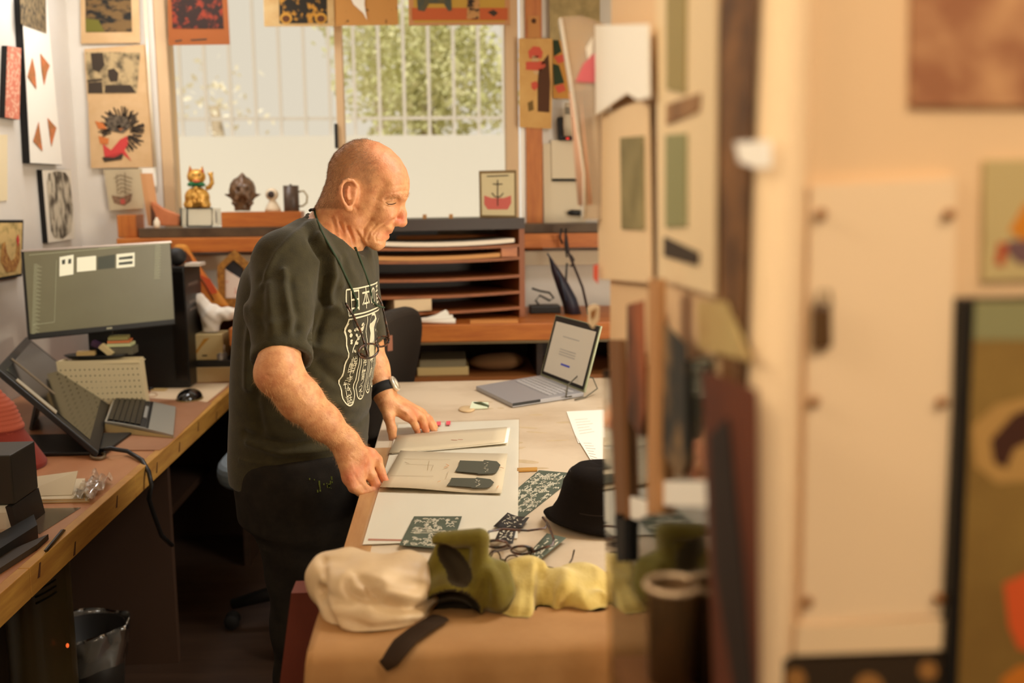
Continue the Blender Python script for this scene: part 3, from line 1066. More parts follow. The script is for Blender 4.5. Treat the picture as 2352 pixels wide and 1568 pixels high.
# folds: from the collar over the chest, under the arm, at the waist, and the sleeve
for pts, r, a in [([(690, 520), (640, 580), (612, 650)], .006, .004), ([(705, 520), (740, 575), (752, 640), (745, 700)], .010, .009), ([(722, 545), (762, 600), (775, 660)], .009, .007),
                  ([(712, 545), (745, 600), (738, 690)], .008, -.010), ([(748, 640), (742, 720), (722, 790)], .008, -.008), ([(755, 700), (800, 745), (855, 760)], .010, .006),
                  ([(730, 770), (790, 770), (850, 790)], .010, -.005), ([(720, 800), (790, 830), (840, 880)], .012, .006), ([(725, 840), (770, 890), (835, 930)], .010, -.006),
                  ([(740, 930), (800, 960), (840, 990)], .012, .006), ([(760, 1000), (810, 1010), (838, 1000)], .008, -.005), ([(560, 1030), (640, 1050), (770, 1045)], .008, .005),
                  ([(550, 1010), (650, 1030), (780, 1020)], .008, -.005), ([(575, 700), (560, 800), (556, 900)], .010, .006), ([(590, 860), (575, 930), (590, 1000)], .012, -.006),
                  ([(660, 620), (680, 700), (690, 810)], .007, .006), ([(676, 640), (700, 720), (697, 790)], .007, -.005), ([(612, 640), (620, 720), (640, 800)], .010, -.004), ([(630, 650), (650, 740), (665, 810)], .009, .004),
                  ([(598, 700), (640, 730), (690, 720)], .010, .003), ([(600, 780), (650, 770), (700, 745)], .008, -.004), ([(780, 590), (800, 640), (812, 660)], .008, .004), ([(830, 580), (845, 640), (850, 700)], .007, -.004),
                  ([(595, 818), (650, 822), (702, 824)], .0035, .002), ([(536, 1074), (650, 1076), (830, 1074)], .0035, .002)]:
    ss(pts, r, a)
w = np.sin(Vs[:, 2] * 55 + Vs[:, 0] * 40) * np.sin(Vs[:, 0] * 70 - Vs[:, 2] * 23 + Vs[:, 1] * 30)
Vs = Vs + (w * .0006)[:, None] * Ns
shirt = npmesh('t_shirt', Vs, Qs, M_shirt, man)
bvh = BVHTree.FromPolygons([Vector(v) for v in Vs], Qs.tolist())
band = []
for i in range(33):
    t = i / 32 * 8
    k, fr_ = int(t) % 8, t - int(t)
    p0, p1, p2, p3 = (nk[(k + j - 1) % 8] for j in range(4))
    q = .5 * (2 * p1 + (p2 - p0) * fr_ + (2 * p0 - 5 * p1 + 4 * p2 - p3) * fr_ ** 2 + (3 * p1 - p0 - 3 * p2 + p3) * fr_ ** 3)
    hit = bvh.find_nearest(Vector(q))
    band.append(Vector(hit[0]))
sm_ = [sum((band[(i + j) % 32] for j in (-2, -1, 0, 1, 2)), Vector()) / 5 for i in range(32)]
MB().tube(sm_, .0052, 8, True, flat=1.5).build('collar', M_shirt, shirt)

# ---- printed lettering on the chest, laid on the cloth around the body axis


def on_chest(v, z):
    """point on the cloth at sideways distance v from the breastbone and height z"""
    cx = (np.interp(z, RZ, RX0) + np.interp(z, RZ, RX1)) / 2
    d = Vector((CA, -SA, 0))
    o = Vector((cx, TY, z)) + Vector((SA, CA, 0)) * v + d * .6
    h = bvh.ray_cast(o, -d)
    return (h[0] + h[1] * .0012) if h[0] else None


M_print = mat('cream_ink', (206, 198, 168), .7)
pr = MB()


def chest_poly(vs, fs):
    out = [on_chest(*p) for p in vs]
    ok = [f for f in fs if all(out[i] is not None for i in f)]
    out = [p if p is not None else Vector((0, 0, 0)) for p in out]
    pr.add(out, ok)


def chest_line(pts, w):
    for (a, b), (c, d) in zip(pts[:-1], pts[1:]):
        n = max(1, int(math.hypot(c - a, d - b) / .008))
        L = math.hypot(c - a, d - b) + 1e-9
        nx, ny = -(d - b) / L * w / 2, (c - a) / L * w / 2
        vs = []
        for i in range(n + 1):
            t = i / n
            x, z = a + (c - a) * t, b + (d - b) * t
            vs += [(x + nx, z + ny), (x - nx, z - ny)]
        chest_poly(vs, [(2 * i, 2 * i + 1, 2 * i + 3, 2 * i + 2) for i in range(n)])


def chest_text(s, v, z, size, sx=1):
    vs, fs = text_faces(s, size, 0)
    chest_poly([(v + p.x * sx, z + p.y) for p in vs], fs)


zp = lambda y: A3(820, y, 2.2)[2]
ZT, ZM, ZL = zp(658), zp(716), zp(912)
hwid = .128
chest_line([(-hwid, ZT), (hwid, ZT), (hwid, ZM), (-hwid, ZM), (-hwid, ZT)], .0032)
for i, ch in enumerate('日本の昔話'): chest_text(ch, -.1 + i * .05, (ZT + ZM) / 2, .052, .9)
cols = ['説明できない話', '神に誓うった', '良い願いを', 'そしていた']
for i, s in enumerate(cols):
    v = -.102 + i * .052
    zb_ = ZL + i * .004
    zt_ = zp(806) if i == 0 else zp(815)
    x0, x1 = v - .021, v + .021
    arc = [(v + .021 * math.cos(a), zb_ + .012 + .021 * math.sin(a) * .9) for a in np.linspace(PI, 2 * PI, 9)]
    chest_line([(x0, zt_ + .07 if i == 0 else zt_)] + arc + [(x1, zt_)], .0032)
    n = len(s)
    for j, ch in enumerate(s): chest_text(ch, v, zt_ - .008 - (j + .5) * (zt_ - zb_ - .006) / n, .022, 1.1)
# upper picture panel: figure and blossom branches in cream ink
chest_line([(-hwid, ZM - .007), (hwid, ZM - .007)], .003)
chest_line([(-hwid + .002, ZM - .007), (-hwid + .006, zp(790))], .003)
chest_line([(-.05, ZM - .01), (-.045, zp(770)), (-.035, zp(808))], .003)
fig = [(-.03, zp(735)), (-.012, zp(724)), (.012, zp(726)), (.022, zp(740)), (.016, zp(760)), (.024, zp(800)), (.018, zp(832)), (-.012, zp(836)), (-.024, zp(806)), (-.016, zp(770)), (-.028, zp(752))]
for a, c, d in [(0, 1, 10), (1, 2, 10), (2, 3, 10), (3, 4, 10), (10, 4, 9), (4, 5, 9), (9, 5, 8), (5, 6, 8), (8, 6, 7)]:
    chest_poly([fig[a], fig[c], fig[d]], [(0, 1, 2)])
rp = random.Random(9)
for i in range(44):
    v, z = rp.uniform(-.112, -.058), zp(rp.uniform(740, 800))
    if rp.random() < .35: v = rp.uniform(.04, .1)
    s = rp.uniform(.003, .006)
    chest_poly([(v + s * math.cos(k * PI / 3 + i), z + s * math.sin(k * PI / 3 + i) * .8) for k in range(6)], [(0, 1, 2, 3, 4, 5)])
chest_line([(-.11, zp(800)), (-.09, zp(775)), (-.075, zp(768)), (-.06, zp(742))], .0028)
p_ = pr.build('chest_print', M_print, shirt, label='cream ink print of a framed title, a figure and columns of lettering')
p_['kind'] = 'stuff'

# ---- trousers, belt loop, shoes
TP = []
for a, c, d, r in ((HIPN, KN, FN, 1), (HIPF, KF, FF, 1)):
    TP += [('+', cone(a, c, .118, .084), .03), ('+', cone(c, d + [0, 0, .0], .084, .066), .03)]


def hips(X): return np.maximum(trunk(X, -.012, A3(690, 1160, TY)[2]), X[:, 2] - (HEMZ + .05))


hips.bs = (A3(690, 1110, TY), .3)
TP = [('+', hips, 0)] + [(o, f, .05) for o, f, k in TP]
Vt, Qt = surfnets(sdf(TP), (-.8, 1.95, .02), (.2, 2.6, .95), .006)
Vt = relax(Vt, Qt, 2, .5)
Nt = vnormals(Vt, Qt)
w = np.sin(Vt[:, 2] * 38 + Vt[:, 0] * 60) * np.sin(Vt[:, 2] * 21 - Vt[:, 0] * 35) * (Vt[:, 2] < .75)
Vt = Vt + (w * .004)[:, None] * Nt
tro = npmesh('trousers', Vt, Qt, M_trous, man)
pk = MB()
rp = random.Random(2)
for i in range(16):
    p = A3(rp.uniform(715, 765), rp.uniform(1092, 1118), 2.1)
    hit = Vt[np.argmin(np.linalg.norm(Vt[:, [0, 2]] - p[[0, 2]], axis=1) + (Nt[:, 1] > -.2) * 9)]
    s = rp.uniform(.001, .004)
    pk.box(hit + [0, -.001, 0], (s, .001, s * rp.uniform(1, 3)))
pk.build('paint_flecks', mat('green_paint', (104, 116, 44), .6), tro, kind='stuff')
for d in (FN, FF):
    sh = MB()
    sh.grid(lambda u, v: Vector(d) + Vector((-.06 + u * .27, math.cos(v * 2 * PI) * (.042 + .012 * math.sin(u * PI)) * math.sin(max(.05, min(u * 1.05 + .12, 1)) * PI) ** .35,
                                             -.045 + max(-.035, math.sin(v * 2 * PI) * (.052 - .03 * u)))), 14, 16)
    sh.build('shoe', M_black, man)
# ================================================================== ON THE WORK TABLE
M_paper = mat('white_paper', (244, 238, 224), .75)
M_cream = mat('cream_paper', (204, 188, 158), .75)
M_greenink = mat('dark_green_ink', (82, 90, 74), .7, c2=(74, 82, 66), scale=60)
M_blackink = mat('black_ink', (36, 30, 26), .7)
M_motif = mat('cream_motif', (214, 206, 182), .75)
M_pencil = mat('pencil', (178, 158, 128), .8)


def flat(px, z): return [pZ(x, y, z) for x, y in px]


def sheet(name, label, cat, px, z, m, t=.0007, group=None, parent=None):
    q = flat(px, z)
    if (q[1] - q[0]).cross(q[2] - q[0]).z < 0: q = q[::-1]
    return MB().prism(q, (0, 0, t)).build(name, m, parent, label=label, category=cat, group=group)


def bil(c, u, v): return (c[0] * (1 - u) + c[1] * u) * (1 - v) + (c[3] * (1 - u) + c[2] * u) * v


def line(mb, pts, w, n, t=.0004):
    """thin raised stroke of width w along 3-D pts on a surface with normal n"""
    n = Vector(n)
    for a, b in zip(pts[:-1], pts[1:]):
        d = b - a
        if d.length < 1e-6: continue
        s = d.cross(n).normalized() * w / 2
        mb.hexa([a - s, b - s, b + s, a + s], n * t)


def lino(mb, c, n, seed, w=.0012, dens=1.0):
    """cut-print figures: trees, birds, waves and fish strewn over the quad c"""
    r = random.Random(seed)
    for i in range(int(26 * dens)):
        u, v = r.uniform(.06, .94), r.uniform(.06, .94)
        k = r.random()
        s = r.uniform(.04, .085)
        f = lambda pts: line(mb, [bil(c, min(max(u + a * s, .02), .98), min(max(v + b * s, .02), .98)) for a, b in pts], w * r.uniform(.8, 1.5), n)
        if k < .35: f([(-1, 0), (-.4, -.35), (.2, -.2), (.9, 0), (.2, .25), (-.4, .3), (-1, 0)])
        elif k < .6: f([(-1, .3), (-.5, -.3), (0, .3), (.5, -.3), (1, .3)])
        elif k < .8:
            f([(0, 1), (0, -1)])
            f([(-.6, -.2), (0, .3), (.6, -.3)])
            f([(-.5, -.7), (0, -.2), (.5, -.8)])
        else: f([(-.6, .4), (0, -.6), (.6, .4), (-.6, .4)])


Z0 = TZ + .0012
UP = (0, 0, 1)
cor = [(1238, 1080), (1330, 1088), (1204, 1187), (1120, 1180)]
o = sheet('lino_print', 'large dark green print with cream tree and fish figures, beside the black hat', 'print', cor, Z0, M_greenink)
m_ = MB()
lino(m_, flat(cor, Z0 + .0007), UP, 5, .0011, 4.6)
m_.build('printed_figures', M_motif, o, kind='stuff')
SLV = [(915, 975), (1192, 964), (1189, 1236), (833, 1251)]
t = thing('portfolio_page', 'big white page in a clear sleeve under the loose sheets', 'page', flat(SLV, Z0)[3])
sheet('page', None, None, SLV, Z0 + .0012, M_paper, .001, parent=t)
M_sleeve = clear_mat('clear_sleeve', (252, 250, 244), -.02, .2, .06, ior=1.12)
g = [pZ(x, y, Z0 + .003) for x, y in ((908, 971), (1194, 962), (1191, 1239), (826, 1254))]
MB().grid(lambda u, v: bil(g, u, v) + Vector((0, 0, .0015 + .0012 * math.sin(u * 21 + v * 9) * math.sin(v * 17 - u * 5))), 24, 24).build('clear_sleeve', M_sleeve, t)
pk = sheet('red_edge', None, None, [(846, 1237), (985, 1240), (985, 1243.5), (845, 1241)], Z0 + .0024, mat('dull_pink', (190, 120, 96), .6), .0004, parent=t)
cor = [(951, 1186), (1061, 1186), (1036, 1262), (917, 1252)]
o = sheet('lino_print', 'small dark green print lying on the white page, behind the olive cap', 'print', cor, Z0 + .0062, M_greenink)
m_ = MB()
c = flat(cor, Z0 + .0069)
lino(m_, c, UP, 8, .0013, 2.6)
for k in range(3): line(m_, [bil(c, .1, .45 + k * .06), bil(c, .62, .43 + k * .06)], .002, UP)
m_.build('printed_figures', M_motif, o, kind='stuff')
# booklet of sheets under the left hand, and the held sheet
cor = [(917, 998), (1168, 980), (1162, 1019), (896, 1040)]
t = thing('paper_pile', 'thin pile of cream sheets under the spread hand', 'papers', flat(cor, Z0)[3])
for i in range(3):
    dx = (0, 4, -3)[i]
    q = [pZ(x + dx, y + 2 - i, Z0 + .0042 + i * .0016) for x, y in cor]
    MB().grid(lambda u, v: bil(q, u, v) + Vector((0, 0, .005 * max(0, (u - .4)) * v * (1 + .4 * i))), 8, 4, thick=(0, 0, -.0006)).build('paper_sheet', (M_cream, M_paper, M_cream)[i], t)
mk = MB()
for i, (x, y, s) in enumerate(((1036, 1010, 1), (1052, 1009, .8))):
    line(mk, [pZ(x, y, Z0 + .0086), pZ(x + 14 * s, y + .6, Z0 + .0086)], .002, UP)
mk.build('red_mark', mat('red_pencil', (178, 84, 58), .7), t, kind='stuff')
cor = [(920, 1038), (1166, 1041), (1152, 1131), (873, 1122)]
hl = thing('design_sheet', 'cream sheet with two dark t-shirt sketches, pinched by the right hand', 'paper', flat(cor, Z0)[3])
HZ = Z0 + .0085
q = [pZ(x, y, HZ) for x, y in cor]
MB().grid(lambda u, v: bil(q, u, v) + Vector((0, 0, .004 * (1 - u) ** 3 + .002 * math.sin(u * 6) * v)), 12, 4, thick=(0, 0, -.0007)).build('sheet', M_cream, hl)
C4 = lambda pts: [(860 + x / 4.127, 840 + y / 4.127) for x, y in pts]
for i, pts in enumerate(([(810, 897), (1030, 905), (1040, 893), (1160, 905), (1195, 940), (1165, 1000), (1130, 1020), (985, 1025), (975, 1018), (765, 1000), (795, 950)],
                         [(730, 1062), (960, 1066), (970, 1058), (1100, 1075), (1135, 1105), (1095, 1145), (1060, 1157), (925, 1158), (915, 1150), (685, 1135), (715, 1100)])):
    pp = [pZ(x, y, HZ + .0032) for x, y in C4(pts)]
    if i == 0: pass
    MB().prism(pp[::-1], (0, 0, .0005)).build('shirt_sketch', mat('shirt_sketch_ink', (76, 76, 62), .7), hl)
    mm = MB()
    rr = random.Random(i)
    bx = (1050, 960) if i == 0 else (975, 1110)
    for k in range(9):
        x, y = bx[0] + rr.uniform(-22, 22), bx[1] + (k - 4) * (11 if i == 0 else 8)
        line(mm, [pZ(*C4([(x, y)])[0], HZ + .004), pZ(*C4([(x + rr.uniform(8, 18), y + rr.uniform(-6, 6))])[0], HZ + .004)], .0016, UP)
    mm.build('sketch_print', M_motif, hl, kind='stuff')
mm = MB()
for pts in ([(280, 880), (720, 890)], [(300, 930), (560, 940), (540, 990)], [(150, 1040), (560, 1045)], [(520, 900), (505, 985)], [(700, 1000), (680, 1060)], [(290, 910), (330, 925)]):
    line(mm, [pZ(*p, HZ + .0040) for p in C4(pts)], .0008, UP, .0002)
mm.build('pencil_lines', M_pencil, hl, kind='stuff')
mm = MB()
for pts in ([(680, 930), (705, 945), (660, 965)], [(600, 1100), (625, 1090)], [(1180, 960), (1210, 965), (1225, 970)], [(1160, 1160), (1175, 1135)]):
    line(mm, [pZ(*p, HZ + .0046) for p in C4(pts)], .0016, UP)
mm.build('orange_marks', mat('orange_pencil', (206, 150, 104), .7), hl, kind='stuff')
# sticky index tabs
for x, y, l in ((1003, 968, 'left pink index tab at the top edge of the white page'), (1025, 967, 'right pink index tab at the top edge of the white page')):
    sheet('index_tab', l, 'sticky tab', [(x, y), (x + 10, y - .5), (x + 9.5, y + 8), (x - .5, y + 8.5)], Z0 + .0066, mat('pink_tab', (228, 84, 96), .6), .0004, 'pink index tabs')
sheet('ruler_strip', 'short orange wooden strip beside the white page', 'wood strip', [(1188, 1077), (1234, 1075.5), (1234, 1082), (1188, 1084)], Z0, M_pine, .003)
# papers and scraps further right
for i, (cor, l) in enumerate((([(1301, 945), (1390, 941), (1392, 1004), (1328, 1018)], 'white note sheet near the partition, upper of two'),
                              ([(1322, 1000), (1386, 996), (1384, 1078), (1360, 1062)], 'white printed receipt near the partition, above the black hat'))):
    o = sheet('note_sheet', l, 'paper', cor, Z0 + i * .0012, M_paper, .0006)
    mm = MB()
    c = flat(cor, Z0 + .0007 + i * .0012)
    for k in range(7): line(mm, [bil(c, .15, .3 + k * .09), bil(c, .5 + .06 * (k % 3), .3 + k * .09)], .0012, UP)
    mm.build('printed_lines', M_pencil, o, kind='stuff')
a = pZ(1072, 941, TZ)
t = thing('paint_scrap', 'small cream and green scrap lying in the middle of the worktop', 'scrap', a)
MB().lathe([(.001, .001), (.026, .001), (.024, .004), (.012, .005), (.001, .005)], a + Vector((0, 0, .0005)), 14, None, 0, .9, 1.6).build('cream_disc', mat('beige_disc', (206, 176, 132), .6), t)
b = pZ(1098, 938, TZ)
MB().hexa([b + Vector(v) for v in ((-.024, -.02, .002), (.026, -.012, .002), (.03, .012, .012), (-.016, .008, .016))], (0, 0, .003)).build('clip_leaf', mat('pale_green', (206, 214, 186), .6), t)
MB().tube([b + Vector(v) for v in ((-.012, .006, .014), (.008, -.002, .016), (.03, -.006, .006))], .004, 6).build('clip_stem', mat('dark_green', (70, 78, 50), .6), t)
# open laptop
A, B = pZ(1241, 861, TZ + .014), pZ(1341, 901, TZ + .014)
L, Fp = pZ(1093, 886, TZ + .014), pZ(1177, 926, TZ + .014)
lt = thing('laptop', 'open thin grey laptop at the far right of the worktop', 'laptop', (A + Fp) / 2 - Vector((0, 0, .014)))
MB().prism([L, Fp, B, A], (0, 0, -.0125)).build('base', [mat('laptop_grey', (160, 158, 160), .4, metal=.3)], lt, bev=.002)
MB().prism([Fp, Fp + (B - Fp) * .38, Fp + (B - Fp) * .38 - Vector((0, 0, .008)), Fp - Vector((0, 0, .008))], Vector((0, -.0012, 0))).build('front_strip', M_black, lt)
mid = lambda s, t_: (L * (1 - s) + Fp * s) * (1 - t_) + (A * (1 - s) + B * s) * t_
kb = MB()
for i in range(5):
    for j in range(12):
        s, t_ = .08 + j * .07, .55 + i * .075
        kb.prism([mid(s, t_) + Vector((0, 0, .0004)), mid(s + .058, t_) + Vector((0, 0, .0004)), mid(s + .058, t_ + .06) + Vector((0, 0, .0004)), mid(s, t_ + .06) + Vector((0, 0, .0004))], (0, 0, .0012))
kb.build('keys', mat('laptop_keys', (176, 172, 170), .5), lt, kind='stuff')
hd = (B - A).normalized()


def on_screen(px, py, base):
    r = ray(px, py)
    return CAM + r * (((base - CAM).dot(hd)) / r.dot(hd))


C_, D_ = on_screen(1276, 723, A), on_screen(1360, 744, B)
hh = ((C_ - A).length + (D_ - B).length) / 2
C_, D_ = A + (C_ - A).normalized() * hh, B + (C_ - A).normalized() * hh
nrm = (B - A).cross(C_ - A).normalized()
if nrm.dot(CAM - A) < 0: nrm = -nrm
MB().prism([A, B, D_, C_], nrm * -.006).build('lid', mat('laptop_lid', (138, 142, 112), .4, metal=.2), lt, bev=.001)
SQ = [A, B, D_, C_]
sc = lambda u, v: bil(SQ, u, v)
MB().prism([sc(.02, .03), sc(.98, .03), sc(.98, .985), sc(.02, .985)], nrm * .0006).build('bezel', M_black, lt)
MB().prism([sc(.06, .08), sc(.945, .08), sc(.945, .9), sc(.06, .9)], nrm * .001).build('screen', mat('laptop_screen', (200, 188, 166), .4, emit=.2), lt)
mm = MB()
line(mm, [sc(.4, .28) + nrm * .0011, sc(.6, .28) + nrm * .0011], .006, nrm)
mm.build('screen_button', mat('screen_blue', (60, 66, 150), .4, emit=.3), lt)
mm = MB()
for v in (.42, .46, .5, .7): line(mm, [sc(.3, v) + nrm * .0011, sc(.66, v) + nrm * .0011], .003, nrm)
mm.build('screen_text', mat('screen_grey', (160, 152, 140), .4, emit=.2), lt, kind='stuff')
cb_ = MB().tube([B + (Fp - B) * .18 + Vector((0, 0, -.006)), pZ(1300, 912, TZ + .012), pZ(1304, 884, TZ + .03), pZ(1330, 860, TZ + .055), pZ(1362, 868, TZ + .05), pZ(1372, 892, TZ + .02), pZ(1345, 912, TZ + .004), pZ(1320, 918, TZ + .004)], .0022, 6)
cb_.build('cable', mat('grey_cable', (84, 78, 62), .6), None, label='thin grey cable looping around the laptop corner', category='cable')
# black felt hat
hc = pZ(1386, 1196, TZ)
hm = bmesh.new()
prof_h = [(.107, .006), (.105, .001), (.1, .004), (.088, .016), (.078, .028), (.073, .042), (.073, .062), (.069, .080), (.058, .091), (.04, .096), (.02, .094), (.001, .092)]
hb = MB().lathe(prof_h, hc, 48)
hb.v = [(x + .006 * math.sin(7 * (z - TZ) * 9 + 3 * math.atan2(y - hc.y, x - hc.x)), y, z + .010 * math.sin(2 * math.atan2(y - hc.y, x - hc.x) + 1) * (math.hypot(x - hc.x, y - hc.y) / .12) ** 2 * (1 if z - TZ < .05 else .3) + .009) for x, y, z in hb.v]
t = thing('bucket_hat', 'black cloth bucket hat on the worktop beside the partition', 'hat', hc)
hb.build('crown_and_brim', mat('black_felt', (26, 21, 18), .95, bump=.2, bscale=300, spec=.1), t)
sb = MB()
for z, r in ((.030, .0785), (.090, .0605)):
    sb.tube([hc + Vector((r * math.cos(a), r * math.sin(a), z + .004)) for a in np.linspace(0, 2 * PI, 40)[:-1]], .0012, 5, True)
sb.build('stitched_seam', mat('black_thread', (40, 32, 26), .9), t, kind='stuff')


def spectacles(name, label, rim1, rim2, bridge, temples, r, m, lens=True, z=None):
    t = thing(name, label, 'eyeglasses', (rim1[0][0], rim1[0][1], TZ))
    for rim in (rim1, rim2): MB().tube(rim, r, 6, True).build('lens_rim', m, t)
    if lens:
        for rim in (rim1, rim2):
            c = sum((Vector(p) for p in rim), Vector()) / len(rim)
            k = len(rim)
            MB().add([c] + list(rim), [(0, i + 1, (i + 1) % k + 1) for i in range(k)]).build('lens', clear_mat('lens_glass', (244, 240, 228), .04, .02, ior=1.1), t)
    MB().tube(bridge, r, 6).build('bridge', m, t)
    for tm in temples: MB().tube(tm, r, 6).build('temple', m, t)
    return t


C5 = lambda x, y, h: pZ(680 + x / 3.178, 1120 + y / 3.178, TZ + h)
M_tort = mat('tortoiseshell', (86, 48, 22), .3, c2=(30, 18, 10), scale=90, lo=.45, hi=.55, spec=.6)
M_wire = mat('dark_wire', (58, 42, 28), .35, metal=.6)


def oval(cx, cy, rx, ry, h0, h1, n=16):
    return [C5(cx + rx * math.cos(2 * PI * i / n), cy + ry * math.sin(2 * PI * i / n), (h0 + h1) / 2 - (h1 - h0) / 2 * math.sin(2 * PI * i / n)) for i in range(n)]


spectacles('eyeglasses', 'brown tortoiseshell eyeglasses lying folded beside the black hat', oval(1465, 410, 78, 26, .004, .03), oval(1650, 455, 80, 30, .004, .03),
           [C5(1543, 418, .02), C5(1572, 438, .02)], [[C5(1390, 400, .02), C5(1385, 355, .03), C5(1410, 318, .034), C5(1510, 300, .034), C5(1690, 312, .03), C5(1815, 296, .03), C5(1838, 262, .034), C5(1800, 214, .04)],
                                                  [C5(1728, 470, .02), C5(1800, 440, .026), C5(1872, 418, .028), C5(1882, 380, .032), C5(1850, 290, .034), C5(1830, 250, .036)]], .0021, M_tort)
spectacles('eyeglasses', 'thin dark wire eyeglasses in front of the tortoiseshell pair', oval(1450, 520, 44, 62, .004, .03), oval(1580, 535, 54, 44, .004, .03),
           [C5(1494, 520, .018), C5(1527, 530, .018)], [[C5(1406, 530, .02), C5(1440, 470, .03), C5(1560, 440, .02), C5(1690, 440, .016), C5(1735, 530, .004)],
                                                  [C5(1634, 540, .02), C5(1760, 560, .012), C5(1925, 596, .008), C5(1990, 560, .012), C5(2015, 520, .016), C5(2030, 455, .02)]], .0014, M_wire)
for i, (cor, l) in enumerate((([(1166, 1180), (1216, 1191), (1199, 1214), (1133, 1212)], 'small black print curling up behind the tortoiseshell glasses'),
                              ([(1147, 1217), (1186, 1216), (1178, 1250), (1131, 1252)], 'small black print lying under the tortoiseshell glasses'),
                              ([(1256, 1224), (1301, 1237), (1228, 1297), (1202, 1284)], 'narrow grey-green print in front of the hat brim'))):
    q = flat(cor, Z0 + .0062)
    t = thing('lino_print', l, 'print', q[3])
    mk_ = (M_blackink, M_blackink, M_greenink)[i]
    f_ = lambda u, v, e=0: bil(q, u, v) + Vector((0, 0, e + (.012 * abs(u - .5) ** 2 if i == 0 else .002 * u)))
    MB().grid(f_, 6, 3, thick=(0, 0, -.0005)).build('print_sheet', mk_, t)
    mm = MB()
    rr = random.Random(i + 20)
    for k in range(26):
        u, v = rr.uniform(.08, .9), rr.uniform(.1, .9)
        line(mm, [f_(u, v, .0002), f_(min(u + rr.uniform(.03, .1), .97), min(max(v + rr.uniform(-.12, .12), .03), .97), .0002)], .0018, UP)
    mm.build('printed_figures', M_motif, t, kind='stuff')
# soft goods at the near end: brown table cover, white bag, olive cap, yellow cloth, strap


def blob(name, label, cat, prims, lo, hi, h, m, post=None, it=2, parent=None):
    V, Q = surfnets(sdf(prims), lo, hi, h)
    V = relax(V, Q, it, .5)
    N = vnormals(V, Q)
    if post is not None: V = post(V, N)
    return npmesh(name, V, Q, m, parent, label=label, category=cat)


M_cover = mat('brown_cover', (178, 132, 80), .8, c2=(166, 120, 70), scale=9, bump=.1, bscale=120)
yb, yf = 1.50, TY0 - .012
xL, xR_ = pZ(738, 1430, TZ).x - .012, .55
xL = TX0 - .008
zl = TZ + .004


def cover(u, v):
    """u across the table, v from the far hem over the near edge and down to the floor hem"""
    x = xL + u * (xR_ - xL)
    L = v * 1.05
    top = yb - yf
    if L < top: return Vector((x, yb - L, zl + .0012 * math.sin(x * 40) * math.sin(L * 30)))
    d = L - top
    fold = .010 * math.sin(x * 47 + 1.2) * min(1, d * 5) + .006 * math.sin(x * 95) * min(1, d * 4)
    return Vector((x - (1 - u) ** 4 * d * .09, yf - .004 - d * .05 + fold, zl - d))


MB().grid(cover, 70, 44, thick=(0, -.0012, -.0008)).build('table_cover', M_cover, None, label='tan cloth cover hanging over the near end of the work table', category='table cover')
Yb = 1.44
TB = lambda x, y, Y: np.array(pY(x, y, Y))
M_bag = mat('white_bag_plastic', (218, 190, 150), .5, c2=(208, 178, 136), scale=14, spec=.4, bump=.12, bscale=70)
pb = [('+', elli(TB(880, 1372, 1.395), (.076, .075, .054)), 0), ('+', elli(TB(795, 1325, 1.43), (.048, .055, .042)), .03), ('+', elli(TB(745, 1330, 1.42), (.026, .032, .036)), .018),
      ('+', elli(TB(938, 1350, 1.43), (.042, .05, .052)), .03), ('+', elli(TB(812, 1395, 1.37), (.042, .045, .042)), .03), ('+', elli(TB(880, 1415, 1.35), (.05, .04, .034)), .03), ('-', elli(TB(735, 1366, 1.365), (.006, .012, .008)), .012)]


def crush(V, N):
    for pts, r, a in [([(720, 1310), (790, 1312), (870, 1345)], .005, -.005), ([(800, 1345), (880, 1365), (985, 1392)], .005, -.005), ([(850, 1285), (920, 1300), (985, 1312)], .005, -.004), ([(780, 1400), (860, 1415), (950, 1410)], .006, -.004), ([(740, 1350), (800, 1330), (880, 1335), (980, 1360)], .006, .005), ([(760, 1300), (850, 1300), (960, 1330)], .006, -.004), ([(800, 1290), (900, 1300), (985, 1330)], .006, .004),
                      ([(755, 1370), (850, 1360), (960, 1385)], .006, -.005), ([(770, 1390), (830, 1440), (880, 1455)], .008, .004), ([(730, 1375), (780, 1430), (820, 1450)], .006, -.005),
                      ([(820, 1350), (900, 1350), (960, 1368)], .005, .004), ([(715, 1300), (740, 1340), (735, 1380)], .005, -.004)]:
        V = stroke_xz(V, N, [TB(x, y, 1.35) for x, y in pts], r * 1.25, a * 1.5)
    V = V + (.0016 * np.sin(V[:, 0] * 90 + 60 * V[:, 2] + 30 * V[:, 1]) * np.sin(V[:, 2] * 60 - V[:, 0] * 50 + 80 * V[:, 1]))[:, None] * N
    V[:, 2] = np.maximum(V[:, 2], zl + .001)
    return V


blob('plastic_bag', 'crumpled cream-white soft bag at the near left corner of the table', 'bag', pb, (-.32, 1.3, .88), (.05, 1.58, 1.08), .004, M_bag, crush, 4)
